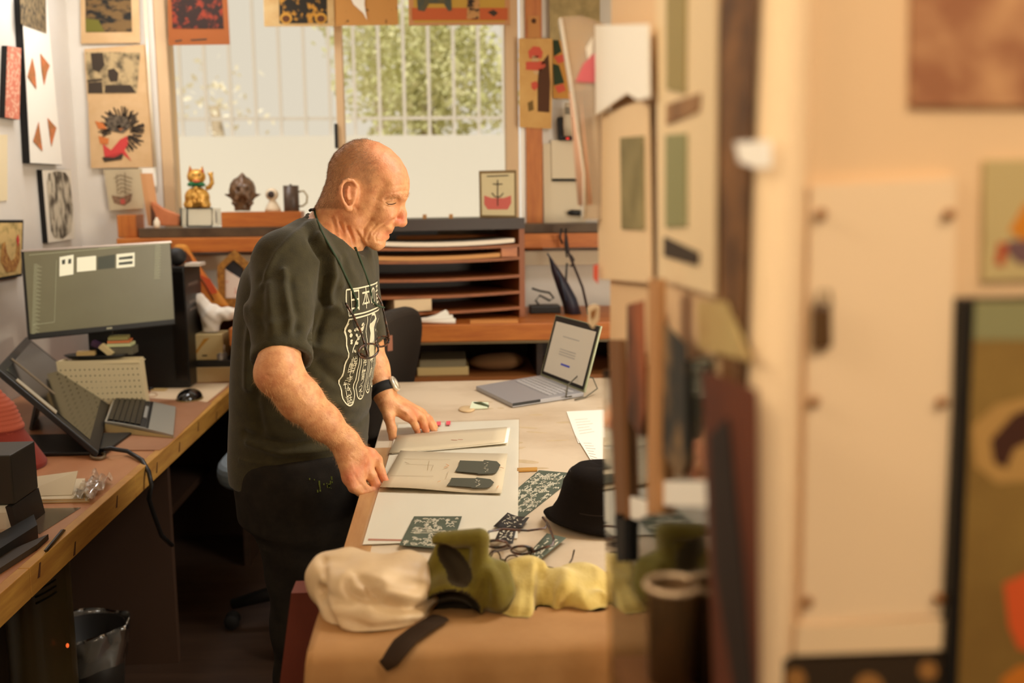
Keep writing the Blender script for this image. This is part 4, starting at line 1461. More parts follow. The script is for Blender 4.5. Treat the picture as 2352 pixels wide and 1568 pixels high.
# olive cap: folded crown standing up, hollow dark mouth towards the camera, peak to the right
M_olive = mat('olive_canvas', (112, 100, 34), .9, c2=(98, 84, 28), scale=30, bump=.25, bscale=350, spec=.1, sheen=.2)
cY = 1.39
pc = [('+', cone(TB(1010, 1240, cY), TB(1100, 1234, cY), .012, .0135), 0), ('+', cone(TB(1104, 1238, cY), TB(1098, 1350, cY - .01), .0125, .014), .006), ('+', cone(TB(1020, 1258, cY + .025), TB(1005, 1350, cY + .02), .014, .03), .012),
      ('+', cone(TB(1070, 1270, cY + .03), TB(1060, 1370, cY + .02), .026, .04), .012), ('+', elli(TB(1035, 1372, cY), (.044, .055, .040)), .014), ('+', cone(TB(1093, 1340, cY - .01), TB(1086, 1400, cY - .03), .014, .015), .010),
      ('+', elli(TB(1132, 1345, cY), (.028, .045, .046), R3(0, -.45, 0)), .008), ('+', cone(TB(1150, 1310, cY), TB(1166, 1352, cY - .02), .014, .010), .01),
      ('-', elli(TB(1036, 1416, cY - .05), (.041, .06, .034)), .005), ('-', elli(TB(1034, 1300, cY - .03), (.036, .055, .018), R3(0, .75, 0)), .004),
      ('-', cone(TB(1116, 1268, cY - .03), TB(1112, 1380, cY - .045), .006, .011), .006)]


def squash(V, N):
    for pts, r, a in [([(1000, 1240), (1050, 1232), (1100, 1228)], .006, .003), ([(1090, 1250), (1092, 1300), (1085, 1360)], .006, .003), ([(985, 1360), (1035, 1345), (1085, 1365)], .005, .003), ([(1120, 1300), (1165, 1330), (1150, 1390)], .006, .002)]:
        V = stroke(V, N, [TB(x, y, cY - .04) for x, y in pts], r * 3, a)
    V[:, 2] = np.maximum(V[:, 2], zl + .001)
    return V


t = thing('olive_cap', 'crumpled olive green canvas cap with its dark mouth towards us', 'cap', TB(1045, 1420, cY) * [1, 1, 0] + [0, 0, TZ])
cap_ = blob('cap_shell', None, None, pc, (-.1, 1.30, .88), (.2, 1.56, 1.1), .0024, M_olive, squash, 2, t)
cap_.data.materials.append(mat('cap_lining_shade', (58, 46, 26), .9))  # dark lining colour, also painted shade inside the fold
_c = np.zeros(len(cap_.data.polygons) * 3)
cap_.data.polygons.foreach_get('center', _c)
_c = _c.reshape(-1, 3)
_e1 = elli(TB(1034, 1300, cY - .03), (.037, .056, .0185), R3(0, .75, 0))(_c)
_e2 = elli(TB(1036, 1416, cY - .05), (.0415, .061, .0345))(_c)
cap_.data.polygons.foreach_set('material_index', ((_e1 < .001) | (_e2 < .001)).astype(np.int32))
MB().grid(lambda u, v: Vector(TB(1036 + 56 * math.cos(PI * u), 1416 - 42 * math.sin(PI * u), cY - .048 + .03 * v)), 16, 2, thick=(0, 0, .001)).build('sweatband', mat('dark_lining', (44, 34, 24), .9), t)
M_yellow = mat('yellow_towelling', (206, 182, 106), .95, c2=(190, 164, 88), scale=30, bump=.3, bscale=260, spec=.1, sheen=.3)
yY = 1.41
py_ = [('+', cone(TB(1196, 1318, yY + .03), TB(1176, 1405, yY - .04), .026, .020), 0), ('+', cone(TB(1226, 1316, yY + .03), TB(1212, 1414, yY - .05), .024, .017), .016), ('+', cone(TB(1158, 1410, yY - .05), TB(1210, 1424, yY - .06), .010, .011), .010),
       ('+', elli(TB(1285, 1362, yY), (.040, .055, .034)), .004), ('+', elli(TB(1335, 1345, yY + .03), (.045, .055, .032)), .010), ('+', cone(TB(1266, 1336, yY + .01), TB(1252, 1405, yY - .03), .017, .013), .006), ('+', elli(TB(1352, 1385, yY - .02), (.034, .045, .022)), .008), ('+', cone(TB(1290, 1405, yY - .03), TB(1380, 1372, yY - .03), .012, .012), .006)]


def ruff(V, N):
    for pts, r, a in [([(1160, 1380), (1200, 1330), (1240, 1310)], .008, -.004), ([(1255, 1400), (1265, 1350), (1300, 1315)], .007, -.007), ([(1290, 1385), (1330, 1340), (1370, 1340)], .008, -.005), ([(1205, 1420), (1225, 1360), (1235, 1320)], .006, .005), ([(1240, 1310), (1250, 1350), (1230, 1420)], .010, -.006), ([(1260, 1335), (1300, 1340), (1330, 1370)], .012, .005), ([(1300, 1400), (1350, 1395), (1385, 1375)], .010, -.006), ([(1170, 1330), (1190, 1370), (1180, 1410)], .012, .004)]:
        V = stroke_xz(V, N, [TB(x, y, yY - .04) for x, y in pts], r, a * 1.3)
    V = V + (.0012 * np.sin(V[:, 0] * 90 + V[:, 1] * 60) * np.sin(V[:, 2] * 80 + V[:, 1] * 70 - V[:, 0] * 40))[:, None] * N
    V[:, 2] = np.maximum(V[:, 2], zl + .001)
    return V


blob('yellow_cloth', 'rumpled pale yellow cloth between the olive cap and the partition', 'cloth', py_, (.02, 1.32, .88), (.3, 1.6, 1.05), .0035, M_yellow, ruff, 2)
MB().tube([pZ(1010, 1418, zl + .006), pZ(965, 1446, zl + .006), pZ(930, 1472, zl + .006), TB(915, 1492, 1.236), TB(895, 1520, 1.222), TB(880, 1530, 1.218)], [.016, .017, .016, .015, .014, .012], 8, flat=.25).build('strap', mat('dark_webbing', (46, 31, 17), .9, spec=.1), None, label='dark webbing strap hanging over the near table edge below the cap', category='strap')

# ================================================================== WORN THINGS: glasses on a cord, wristwatch


def on_shirt(px, py, off=.004, Yd=2.25):
    d = ray(px, py).normalized()
    h = bvh.ray_cast(CAM, d)
    hb_ = h[0] - d * off if h[0] else None
    return hb_ if hb_ is not None else pY(px, py, Yd)


C2 = lambda x, y: (520 + x / 4.612, 600 + y / 4.612)
M_cord = mat('green_cord', (44, 62, 40), .8)


def on_body(px, py, off=.003):
    d = ray(px, py).normalized()
    hs = [h for h in (bvb.ray_cast(CAM, d), bvh.ray_cast(CAM, d)) if h[0]]
    return min(hs, key=lambda h: h[3])[0] - d * off if hs else pY(px, py, 2.2)


def along(pts, n=6, off=.003):
    return [on_body(a[0] + (b[0] - a[0]) * k / n, a[1] + (b[1] - a[1]) * k / n, off) for a, b in zip(pts[:-1], pts[1:]) for k in range(n)]


t = thing('hanging_eyeglasses', 'tortoiseshell eyeglasses hanging on a green cord against the t-shirt', 'eyeglasses', (-.15, 2.2, 1.2))
P1, P2 = Vector(pY(845, 817, 2.155)), Vector(pY(893, 773, 2.30))
near = along([(722, 481), (724, 492), (731, 512), (741, 536), (752, 556), (766, 580), C2(1190, 0)]) + [on_shirt(*C2(1190, 0)), on_shirt(*C2(1255, 140)), on_shirt(*C2(1320, 270)), on_shirt(*C2(1385, 430), .006), on_shirt(*C2(1378, 500), .008), on_shirt(*C2(1335, 548), .008)]
MB().tube(near, .0024, 6).build('cord', M_cord, t)
far = along([(816, 568), (822, 582), C2(1425, 0)]) + [on_shirt(*C2(1425, 0)), on_shirt(*C2(1510, 230)), on_shirt(*C2(1545, 420), .006), Vector(pY(*C2(1600, 470), 2.28)), Vector(pY(*C2(1670, 490), 2.31))]
MB().tube(far, .0024, 6).build('cord', M_cord, t)
MB().tube([on_body(722, 481), on_body(713, 482), Vector(pY(712, 483, 2.24))], .0035, 6).build('cord_clip', M_black, t)
MB().tube([on_shirt(*C2(1262, 440), .012), on_shirt(*C2(1300, 505), .014), on_shirt(*C2(1340, 565), .016), on_shirt(*C2(1420, 740), .02), on_shirt(*C2(1465, 870), .024), P1], [.0022, .0028, .0026, .0024, .0026, .003], 6).build('temple', M_tort, t)
MB().tube([Vector(pY(*C2(1475, 265), 2.29)), Vector(pY(*C2(1580, 330), 2.30)), Vector(pY(*C2(1640, 430), 2.31)), Vector(pY(*C2(1680, 590), 2.31)), P2], [.0022, .0028, .0026, .0024, .003], 6).build('temple', M_tort, t)


def lens_ring(c, a, b, n=18):
    return [Vector(c) + Vector(a) * math.cos(2 * PI * i / n) + Vector(b) * (math.sin(2 * PI * i / n) * (1 if math.sin(2 * PI * i / n) > 0 else 1.15)) for i in range(n)]


for (cx, cy), (ax_, ay_), (bx_, by_), Y_ in (((846, 806), (23, -6), (3, 16), 2.17), ((878, 784), (15, -5), (3, 11), 2.285)):
    rg = [pY(cx + ax_ * math.cos(k * PI / 10) + bx_ * math.sin(k * PI / 10), cy + ay_ * math.cos(k * PI / 10) + by_ * math.sin(k * PI / 10), Y_ + .03 * math.cos(k * PI / 10)) for k in range(20)]
    MB().tube(rg, .0023, 6, True).build('lens_rim', M_tort, t)
    MB().add([sum(rg, Vector()) / 20] + rg, [(0, i + 1, (i + 1) % 20 + 1) for i in range(20)]).build('lens', MATS['lens_glass'], t)
MB().tube([pY(868, 797, 2.20), pY(869, 792, 2.225), pY(866, 787, 2.25)], .0026, 6).build('bridge', M_tort, t)
MB().tube([P1, pY(838, 818, 2.16), pY(828, 812, 2.15)], .0028, 6).build('end_piece', M_tort, t)
MB().tube([P2, pY(893, 780, 2.31)], .003, 6).build('end_piece', M_tort, t)
wd = Vector(WL_) - Vector(A3(858, 845, 2.50))
wc = Vector(WL_) - wd.normalized() * .004
rot = wd.to_track_quat('Z', 'Y').to_matrix()
t = thing('wristwatch', 'wristwatch with black strap and pale case on the left wrist', 'watch', wc)
MB().lathe([(.0275, -.012), (.0335, -.012), (.0335, .012), (.0275, .012), (.0275, -.012)], wc, 28, rot).build('strap', M_blackm, t)
od = Vector((.86, -.1, .5))
od = (od - wd.normalized() * od.dot(wd.normalized())).normalized()
r2 = od.to_track_quat('Z', 'Y').to_matrix()
MB().lathe([(.001, 0), (.019, 0), (.020, .003), (.020, .008), (.017, .010), (.001, .010)], wc + od * .029, 24, r2).build('case', mat('watch_steel', (226, 216, 196), .3, metal=.5), t)
MB().lathe([(.001, .0), (.016, .0), (.001, .0008)], wc + od * .0392, 20, r2).build('dial', mat('watch_dial', (214, 204, 180), .3), t)
# ================================================================== WALL ART
M_tan = mat('tan_paper', (214, 178, 132), .8, c2=(204, 166, 118), scale=12)
M_tan2 = mat('aged_paper', (206, 176, 124), .8, c2=(188, 148, 92), scale=9)
M_ink = mat('faded_black_ink', (62, 50, 38), .8)
M_inkg = mat('grey_ink', (112, 98, 80), .8, c2=(60, 50, 40), scale=60, lo=.4, hi=.6)
M_red = mat('red_ink', (206, 66, 62), .7)
M_orng = mat('orange_ink', (216, 122, 74), .8, c2=(160, 112, 66), scale=30)


def onL(px, X): return [pX(x, y, X) for x, y in px]


def onB(px, Y): return [pY(x, y, Y) for x, y in px]


def art(name, label, cat, px, depth, m, side='B', t=.004, group=None, edge=None):
    """flat work hung on the left wall (side L, depth = X of its face) or on the back wall (side B, depth = Y of its face)"""
    q = onL(px, depth) if side == 'L' else onB(px, depth)
    th = (-t, 0, 0) if side == 'L' else (0, t, 0)
    if edge is None:
        return MB().prism(q, th).build(name, m, None, label=label, category=cat, group=group)
    e = thing(name, label, cat, sum(q, Vector()) / 4, group)
    MB().prism(q, th).build('frame' if 'fram' in label else 'stretcher', edge, e)
    c = sum(q, Vector()) / 4
    n = Vector((1, 0, 0)) if side == 'L' else Vector((0, -1, 0))
    MB().prism([c + (p - c) * (.9 if 'fram' in label else .995) + n * .0012 for p in q], n * -.001).build('picture', m, e)
    return e


def patch(parent, pts, depth, m, side='B', name='motif', off=.0014):
    q = onL(pts, depth + off) if side == 'L' else onB(pts, depth - off)
    return MB().prism(q, (-.0006, 0, 0) if side == 'L' else (0, .0006, 0)).build(name, m, parent)


def scribble(parent, pts_list, depth, w, m, side='B', name='ink_lines'):
    mb = MB()
    n = (1, 0, 0) if side == 'L' else (0, -1, 0)
    for pts in pts_list: line(mb, onL(pts, depth + .001) if side == 'L' else onB(pts, depth - .001), w, n)
    return mb.build(name, m, parent, kind='stuff')


Q1 = lambda pts: [(x / 3.92, y / 3.92) for x, y in pts]
xw = XL + .03
p = art('kite_artwork', 'tall white panel with four orange kite shapes on the left wall', 'panel', [(46, -60), (69, 375), (143, 379), (100, -60)], xw, M_paper, 'L', .028, edge=M_blackm)
for pts in ([(293, 520), (320, 650), (330, 800), (250, 690)], [(365, 480), (450, 590), (425, 650), (400, 765), (378, 640)], [(350, 1095), (370, 1240), (385, 1360), (300, 1270)], [(430, 1060), (510, 1150), (490, 1220), (465, 1320), (448, 1200)]):
    patch(p, Q1(pts), xw, M_orng, 'L', 'kite_shape', .004)
patch(p, Q1([(180, -60), (190, 215), (420, 298), (412, -60)]), xw, mat('faded_photo', (150, 128, 92), .7, c2=(60, 54, 44), scale=34, stretch=(1, 3, 1), lo=.4, hi=.6), 'L', 'photo_print', .004)
xw2 = XL + .022
p = art('canvas', 'small pink patterned canvas with black edges on the left wall', 'canvas', [(16.6, 105), (11, 270), (44, 275), (48, 110)], xw2, mat('pink_pattern', (232, 178, 148), .8, c2=(214, 124, 98), scale=70, kind='voronoi', lo=.3, hi=.6), 'L', .02, edge=M_blackm)
p = art('canvas', 'white canvas with a grey skateboard print and black edge, above the monitor', 'canvas', [(96, 390), (110, 558), (172, 548), (162, 389)], xw2, mat('canvas_white', (226, 216, 196), .8), 'L', .021, edge=M_blackm)
M_board = mat('board_graphic', (196, 184, 160), .8, c2=(70, 60, 46), scale=22, stretch=(1, 1, .5), lo=.42, hi=.58)
patch(p, [(112, 398), (108, 420), (118, 530), (126, 545), (145, 548), (164, 532), (168, 480), (160, 410), (150, 396), (130, 392)], xw2, M_board, 'L', 'board_print', .003)
p = art('framed_picture', 'rooster picture in a thin black frame beside the monitor', 'picture', [(-14, 505), (-14, 646), (51, 634), (54, 505)], xw2, mat('rooster_ground', (216, 184, 120), .7, c2=(120, 108, 54), scale=14, stretch=(1, 1, 2), lo=.5, hi=.75), 'L', .018, edge=M_blackm)
patch(p, [(5, 560), (2, 600), (16, 625), (36, 622), (46, 595), (46, 560), (40, 552), (36, 590), (26, 600), (16, 580), (12, 555)], xw2, mat('rooster_brown', (140, 84, 44), .7, c2=(206, 156, 84), scale=50), 'L', 'rooster', .003)
patch(p, [(38, 548), (42, 538), (45, 552), (41, 566)], xw2, M_red, 'L', 'comb', .0035)
art('pinned_card', 'pale yellowed card on the left wall at the frame edge', 'card', [(-10, 310), (-10, 463), (17, 460), (17, 309)], XL + .004, mat('yellowed', (236, 218, 178), .8), 'L', .003)
# back wall, left of the window
yb = YW - .012
p = art('poster', 'topmost colour print left of the window', 'poster', [(184, -40), (186, 100), (322, 98), (318, -40)], yb, M_tan, t=.003, group='prints pinned left of the window')
patch(p, [(195, -40), (197, 74), (303, 73), (300, -40)], yb, mat('colour_print', (120, 92, 54), .8, c2=(34, 32, 28), scale=13, stretch=(1, 1, 2), lo=.45, hi=.55), name='colour_print')
patch(p, [(196, 42), (197, 73), (240, 73), (226, 46)], yb, mat('olive_print', (110, 104, 36), .8), name='green_patch', off=.002)
p = art('poster', 'black and white woodcut print left of the window, in the middle of three', 'poster', [(193, 112), (201, 232), (342, 230), (333, 102)], yb - .004, M_tan, t=.003, group='prints pinned left of the window')
patch(p, [(196, 119), (202, 215), (314, 214), (322, 120)], yb - .004, mat('woodcut', (188, 162, 118), .8, c2=(96, 84, 62), scale=24, lo=.45, hi=.65), name='woodcut_ground')
for pts in ([(208, 122), (236, 121), (240, 150), (228, 166), (212, 160)], [(248, 160), (262, 157), (272, 168), (270, 186), (254, 188), (248, 176)], [(242, 195), (300, 195), (312, 213), (240, 213)], [(200, 184), (234, 180), (234, 185), (201, 189)], [(202, 190), (234, 188), (236, 214), (203, 214)]):
    patch(p, pts, yb - .004, M_ink, name='woodcut_shape', off=.0022)
p = art('poster', 'print of a black maned beast, lowest of three left of the window', 'poster', [(202, 232), (209, 386), (352, 384), (344, 230)], yb - .008, M_tan, t=.003, group='prints pinned left of the window')
rr = random.Random(12)
mb = MB()
for i in range(64):
    a = -PI * .42 + i / 63 * PI * 1.5
    cx, cy = 278, 300
    r0, r1 = rr.uniform(20, 32), rr.uniform(42, 58)
    a2 = a + rr.uniform(-.1, .16)
    line(mb, onB([(cx + r0 * math.cos(a), cy - r0 * math.sin(a) * .95), (cx + (r0 + r1) / 2 * math.cos(a2), cy - (r0 + r1) / 2 * math.sin(a2)), (cx + r1 * math.cos(a2 + .05), cy - r1 * math.sin(a2 + .05))], yb - .009), .006, (0, -1, 0))
mb.build('mane_strokes', M_ink, p, kind='stuff')
for pts, m in (([(240, 272), (262, 262), (290, 270), (300, 292), (282, 306), (250, 300)], M_inkg), ([(236, 330), (255, 345), (276, 320), (292, 312), (294, 330), (286, 345), (302, 370), (280, 352), (262, 362), (240, 360)], M_red),
               ([(218, 278), (236, 282), (246, 296), (226, 296)], mat('ochre_ink', (204, 116, 58), .8)), ([(268, 290), (288, 280), (292, 290), (276, 300)], MATS['ochre_ink']), ([(234, 362), (284, 348), (280, 366), (240, 372)], M_ink), ([(226, 312), (250, 318), (248, 332), (230, 330)], MATS['ochre_ink'])):
    patch(p, pts, yb - .008, m, name='beast_shape', off=.0024)
p = art('poster', 'small grey print of a sailing ship beside the window corner', 'poster', [(238, 390), (252, 483), (331, 479), (325, 387)], yb - .012, mat('grey_paper', (196, 178, 144), .8), t=.003)
hull = [(256, 448), (262, 466), (284, 472), (300, 462), (304, 444), (280, 452)]
patch(p, hull, yb - .012, mat('hull_ink', (150, 116, 88), .8, c2=(110, 84, 62), scale=80), name='ship_hull')
patch(p, [(276, 458), (286, 456), (288, 468), (278, 469)], yb - .012, mat('hull_red', (196, 90, 76), .8), name='ship_flag', off=.002)
scribble(p, [[(262 + k * 3, 410 + k * 9), (276 + k, 402 + k * 9), (304 - k, 410 + k * 9)] for k in range(5)] + [[(270, 446), (268, 400)], [(288, 448), (287, 396)]], yb - .012, .0035, mat('ship_ink', (138, 118, 90), .8))
art('blank_card', 'blank white card tucked behind the sailing ship print', 'card', [(318, 384), (322, 428), (360, 427), (357, 384)], yb - .006, M_paper, t=.003)
MB().tube(onB([(331, -30), (344, 210), (357, 383)], yb - .014), .006, 8).build('clear_tube', mat('clear_tube_plastic', (236, 220, 190), .2, spec=.8), None, label='pale plastic tube hanging beside the three prints', category='tube')
# in the window and right of it
yt = YW - .07
q = [(384, -40), (387, 104), (528, 102), (520, -40)]
p = art('hanging_print', 'rust red print with a dark pattern hanging in the left pane', 'print', q, yt, mat('rust_paper', (148, 80, 32), .8), t=.002)
patch(p, [(392, -40), (396, 66), (514, 66), (508, -40)], yt, mat('rust_pattern', (44, 26, 18), .8, c2=(136, 48, 24), scale=26, lo=.5, hi=.6), name='pattern_block')
scribble(p, [[(402, 95), (418, 92)], [(438, 92), (475, 90)]], yt, .006, M_ink)
p = art('hanging_batik', 'black and gold patterned batik hanging over the window mullion', 'textile', [(604, -40), (607, 61), (768, 60), (766, -40)], yt, M_tan2, t=.002)
patch(p, [(640, -40), (642, 54), (752, 53), (750, -40)], yt, mat('batik_black', (38, 32, 22), .8, c2=(190, 134, 48), scale=24, lo=.52, hi=.6), name='batik_block')
for x in (657, 737):
    patch(p, [(x + 14 * math.cos(k * PI / 6), 42 + 13 * math.sin(k * PI / 6)) for k in range(12)], yt, mat('batik_gold', (196, 142, 52), .8), name='batik_disc', off=.002)
    patch(p, [(x + 9 * math.cos(k * PI / 6), 43 + 8 * math.sin(k * PI / 6)) for k in range(12)], yt, mat('batik_brown', (96, 56, 26), .8), name='batik_disc', off=.0028)
p = art('hanging_batik', 'tan spotted batik with a white tag hanging in the window', 'textile', [(770, -40), (771, 59), (915, 57), (912, -40)], yt + .004, mat('spotted', (196, 140, 74), .8, c2=(70, 44, 22), scale=30, lo=.62, hi=.7), t=.002)
patch(p, [(803, -10), (812, 10), (834, 30), (843, 46), (837, 10), (838, -10)], yt + .004, M_paper, name='white_tag', off=.006)
p = art('framed_print', 'framed print of animals on yellow and orange ground hanging over the right pane', 'picture', [(937, -60), (939, 58), (1172, 56), (1170, -60)], yt, mat('print_yellow', (190, 150, 60), .7), t=.015, edge=mat('pale_wood', (196, 140, 90), .6))
patch(p, [(946, 18), (947, 46), (1166, 46), (1166, 18)], yt, mat('print_orange', (190, 92, 46), .7), name='orange_band', off=.003)
patch(p, [(955, -40), (960, 24), (975, 26), (985, 8), (1020, 8), (1030, 26), (1038, 24), (1034, -40)], yt, mat('print_blue', (62, 74, 70), .7, c2=(96, 84, 50), scale=20), name='animal_shape', off=.004)
patch(p, [(1075, -40), (1072, 44), (1102, 44), (1100, -40)], yt, mat('leopard', (190, 140, 84), .7, c2=(40, 28, 20), scale=40, lo=.5, hi=.56), name='spotted_leg', off=.004)
patch(p, [(1120, 28), (1134, 22), (1144, 30), (1134, 38)], yt, M_ink, name='flower_shape', off=.004)
yr = YW - .036
p = art('poster', 'ochre print of a pink mushroom figure right of the window', 'poster', [(1191, 88), (1193, 292), (1267, 296), (1269, 88)], yr, mat('ochre_paper', (216, 172, 104), .8, c2=(200, 150, 84), scale=6), t=.002)
for pts, m in (([(1213, 118), (1225, 106), (1240, 108), (1247, 120), (1244, 134), (1216, 134)], mat('mushroom_pink', (206, 88, 66), .8)), ([(1222, 128), (1236, 128), (1238, 142), (1222, 142)], M_tan), ([(1208, 142), (1250, 140), (1254, 152), (1244, 162), (1208, 160)], MATS['mushroom_pink']),
               ([(1224, 162), (1240, 162), (1236, 172), (1228, 170)], M_tan), ([(1238, 152), (1260, 124), (1264, 190), (1262, 258), (1235, 256), (1235, 190)], mat('brown_ink', (84, 50, 26), .8)), ([(1220, 190), (1232, 186), (1238, 198), (1228, 208), (1221, 202)], MATS['mushroom_pink']), ([(1212, 236), (1224, 230), (1226, 252), (1214, 256)], mat('olive_ink', (120, 92, 44), .8))):
    patch(p, pts, yr, m, name='figure_shape', off=.0016)
p = art('poster', 'green and pink leaf print beside the mushroom print', 'poster', [(1269, 90), (1270, 226), (1345, 228), (1345, 90)], yr + .012, mat('leaf_paper', (196, 138, 62), .8), t=.002)
for pts, m in (([(1270, 92), (1282, 90), (1290, 118), (1272, 130)], mat('leaf_ink', (44, 58, 34), .8)), ([(1272, 130), (1296, 124), (1300, 140), (1282, 146)], MATS['mushroom_pink']), ([(1270, 146), (1284, 150), (1296, 190), (1272, 196)], MATS['leaf_ink']), ([(1274, 198), (1294, 192), (1300, 208), (1282, 214)], MATS['mushroom_pink'])):
    patch(p, pts, yr + .012, m, name='leaf_shape', off=.0016)
art('poster', 'faded green map print at the top right of the window wall', 'poster', [(1261, -40), (1263, 92), (1378, 92), (1378, -40)], yr + .006, mat('map_paper', (178, 156, 108), .8, c2=(150, 132, 88), scale=20), t=.002)
p = art('sketch_card', 'tiny pencil sketch on the pine casing right of the window', 'card', [(1212, 36), (1213, 86), (1240, 86), (1239, 36)], yr + .002, mat('sketch_tan', (196, 136, 78), .8), t=.0015)
patch(p, [(1220, 46), (1226, 41), (1232, 46), (1230, 54), (1222, 53)], yr + .002, MATS['brown_ink'], name='sketched_head', off=.0012)
p = art('wall_sheet', 'large blank white sheet on the back wall below the telephone', 'paper', [(1247, 330), (1250, 519), (1345, 519), (1345, 326)], yr + .022, mat('sheet_white', (224, 208, 178), .8), t=.002)
p = art('wall_sheet', 'shorter white sheet with a black bottom edge, over the larger wall sheet', 'paper', [(1266, 322), (1268, 412), (1345, 412), (1345, 320)], yr + .014, MATS['sheet_white'], t=.002)
patch(p, [(1268, 410), (1268, 416), (1345, 416), (1345, 410)], yr + .014, M_blackm, name='black_edge', off=.002)
MB().tube(onB([(1304, 489), (1312, 488), (1340, 489)], yr), [.006, .013, .013], 8).build('marker_pen', M_black, None, label='black marker pen fixed level on the white wall sheet', category='pen')
ph = thing('telephone', 'black wall telephone with a pale handset right of the window', 'telephone', pY(1308, 280, YW))
q = onB([(1281, 268), (1283, 322), (1340, 322), (1340, 268)], YW - .05)
MB().prism(q, (0, .045, 0)).build('cradle', M_black, ph, bev=.008)
MB().tube(onB([(1306, 236), (1304, 262), (1305, 286), (1306, 312)], YW - .075), [.018, .021, .024, .022], 10).build('handset', mat('handset_grey', (196, 180, 152), .4), ph)
MB().prism(onB([(1298, 246), (1298, 262), (1311, 262), (1311, 246)], YW - .099), (0, .004, 0)).build('display', mat('phone_display', (110, 100, 80), .3), ph)
MB().ell(pY(1304, 318, YW - .055), (.008, .005, .006)).build('indicator', mat('red_led', (230, 60, 50), .4, emit=.6), ph)
MB().ell(pY(1337, 341, YW - .04), (.010, .006, .012)).build('warning_light', MATS['red_led'], None, label='tiny red indicator lamp on the wall below the telephone', category='lamp')
# ================================================================== SILL OBJECTS
Ys = 4.56
bs = lambda px: Vector((pY(px, 520, Ys).x, Ys, SILLZ))
wb = thing('wooden_box', 'long orange pine box on the window sill carrying the brown mask head', 'box', bs(600))
BT = pY(600, 486, Ys - .05).z
MB().bb((pY(508, 500, Ys - .05).x, Ys - .05, SILLZ), (pY(692, 500, Ys - .05).x, Ys + .06, BT)).build('box_body', M_orange, wb, bev=.002)
M_gold = mat('gold_paint', (224, 176, 90), .34, metal=.4, c2=(190, 130, 44), scale=60)
pxm = Ys / 2330
kc = lambda x, y, dy=0: np.array(pY(x, y, Ys + dy))
ck = thing('lucky_cat', 'gold beckoning cat figurine on a clear stand in the window', 'figurine', kc(455, 478))
pcs = [('+', elli(kc(453, 453), (.054, .040, .046)), 0), ('+', elli(kc(451, 406), (.040, .034, .034)), .006), ('+', cone(kc(438, 398), kc(436, 381), .012, .003), .006), ('+', cone(kc(462, 398), kc(465, 382), .012, .003), .006),
       ('+', cone(kc(440, 466, -.03), kc(436, 473, -.035), .014, .014), .006), ('+', cone(kc(466, 466, -.03), kc(470, 473, -.035), .014, .014), .006), ('+', elli(kc(451, 413, -.028), (.016, .012, .010)), .006),
       ('+', cone(kc(446, 440, -.034), kc(446, 455, -.036), .009, .011), .005), ('+', cone(kc(432, 470, 0), kc(474, 470, 0), .02, .02), .01)]
blob('body', None, None, pcs, kc(420, 480) - [.02, .09, .03], kc(490, 370) + [.03, .09, .03], .0035, M_gold, None, 1, ck)
MB().tube([kc(473, 432), kc(481, 430), kc(487, 420), kc(485, 405), kc(483, 396)], [.010, .011, .010, .009, .013], 8).build('raised_paw', M_gold, ck)
MB().tube([kc(451, 424) + np.array([.032 * math.cos(a), .028 * math.sin(a), -.004 * math.sin(a)]) for a in np.linspace(0, 2 * PI, 17)[:-1]], .0075, 6, True).build('green_collar', mat('green_enamel', (34, 128, 84), .3), ck)
for x, y in ((437, 387), (465, 388)): MB().prism(onB([(x - 4, y + 8), (x + 4, y + 8), (x, y - 4)], Ys - .012), (0, .003, 0)).build('ear_lining', mat('ear_red', (186, 70, 48), .4), ck)
MB().ell(kc(451, 416, -.036), (.018, .006, .006)).build('muzzle', mat('muzzle_red', (206, 96, 62), .4), ck)
for x in (444, 458): MB().ell(kc(x, 402, -.031), (.004, .003, .005)).build('eye', M_ink, ck)
for x, y in ((450, 434), (444, 449), (458, 462), (446, 463)): MB().ell(kc(x, y, -.046), (.010, .004, .010)).build('coin', M_gold, ck)
sd = thing('display_stand', 'clear acrylic stand with black edges under the gold cat', 'stand', bs(456))
for a, b in ((415, 430), (430, 487)):
    q = onB([(a, 478), (a + 1, 519), (b, 519), (b, 478)], Ys - .045)
    MB().tube(q, .004, 6, True).build('black_edge', M_black, sd)
MB().tube(onB([(496, 483), (497, 512)], Ys - .03), .0035, 6).build('black_edge', M_black, sd)
MB().bb(pY(414, 519, Ys - .042), pY(497, 478, Ys - .042) + Vector((0, .085, 0))).build('acrylic_block', clear_mat('acrylic', (250, 246, 236), .12, .05, .25), sd)
M_bronze = mat('bronze_brown', (124, 92, 64), .4, c2=(78, 56, 38), scale=40, spec=.5, bump=.2, bscale=90)
hk = lambda x, y, dy=0: np.array(pY(x, y, Ys + dy))
ph_ = [('+', elli(hk(557, 437), (.057, .06, .062)), 0), ('+', cone(hk(557, 460), hk(557, 486), .04, .034), .02), ('+', cone(hk(556, 402), hk(556, 396), .012, .003), .012), ('+', cone(hk(530, 450), hk(516, 446), .010, .003), .008), ('+', cone(hk(584, 450), hk(599, 446), .010, .003), .008),
       ('+', cone(hk(548, 430, -.055), hk(544, 456, -.06), .012, .010), .01), ('+', cone(hk(566, 430, -.055), hk(570, 456, -.06), .012, .010), .01), ('+', cone(hk(557, 405, -.03), hk(557, 445, -.062), .012, .014), .012), ('-', elli(hk(546, 436, -.064), (.010, .012, .008)), .006), ('-', elli(hk(569, 436, -.064), (.010, .012, .008)), .006),
       ('+', cone(hk(540, 468, -.03), hk(534, 466, -.03), .012, .006), .008), ('+', cone(hk(575, 468, -.03), hk(581, 466, -.03), .012, .006), .008)]
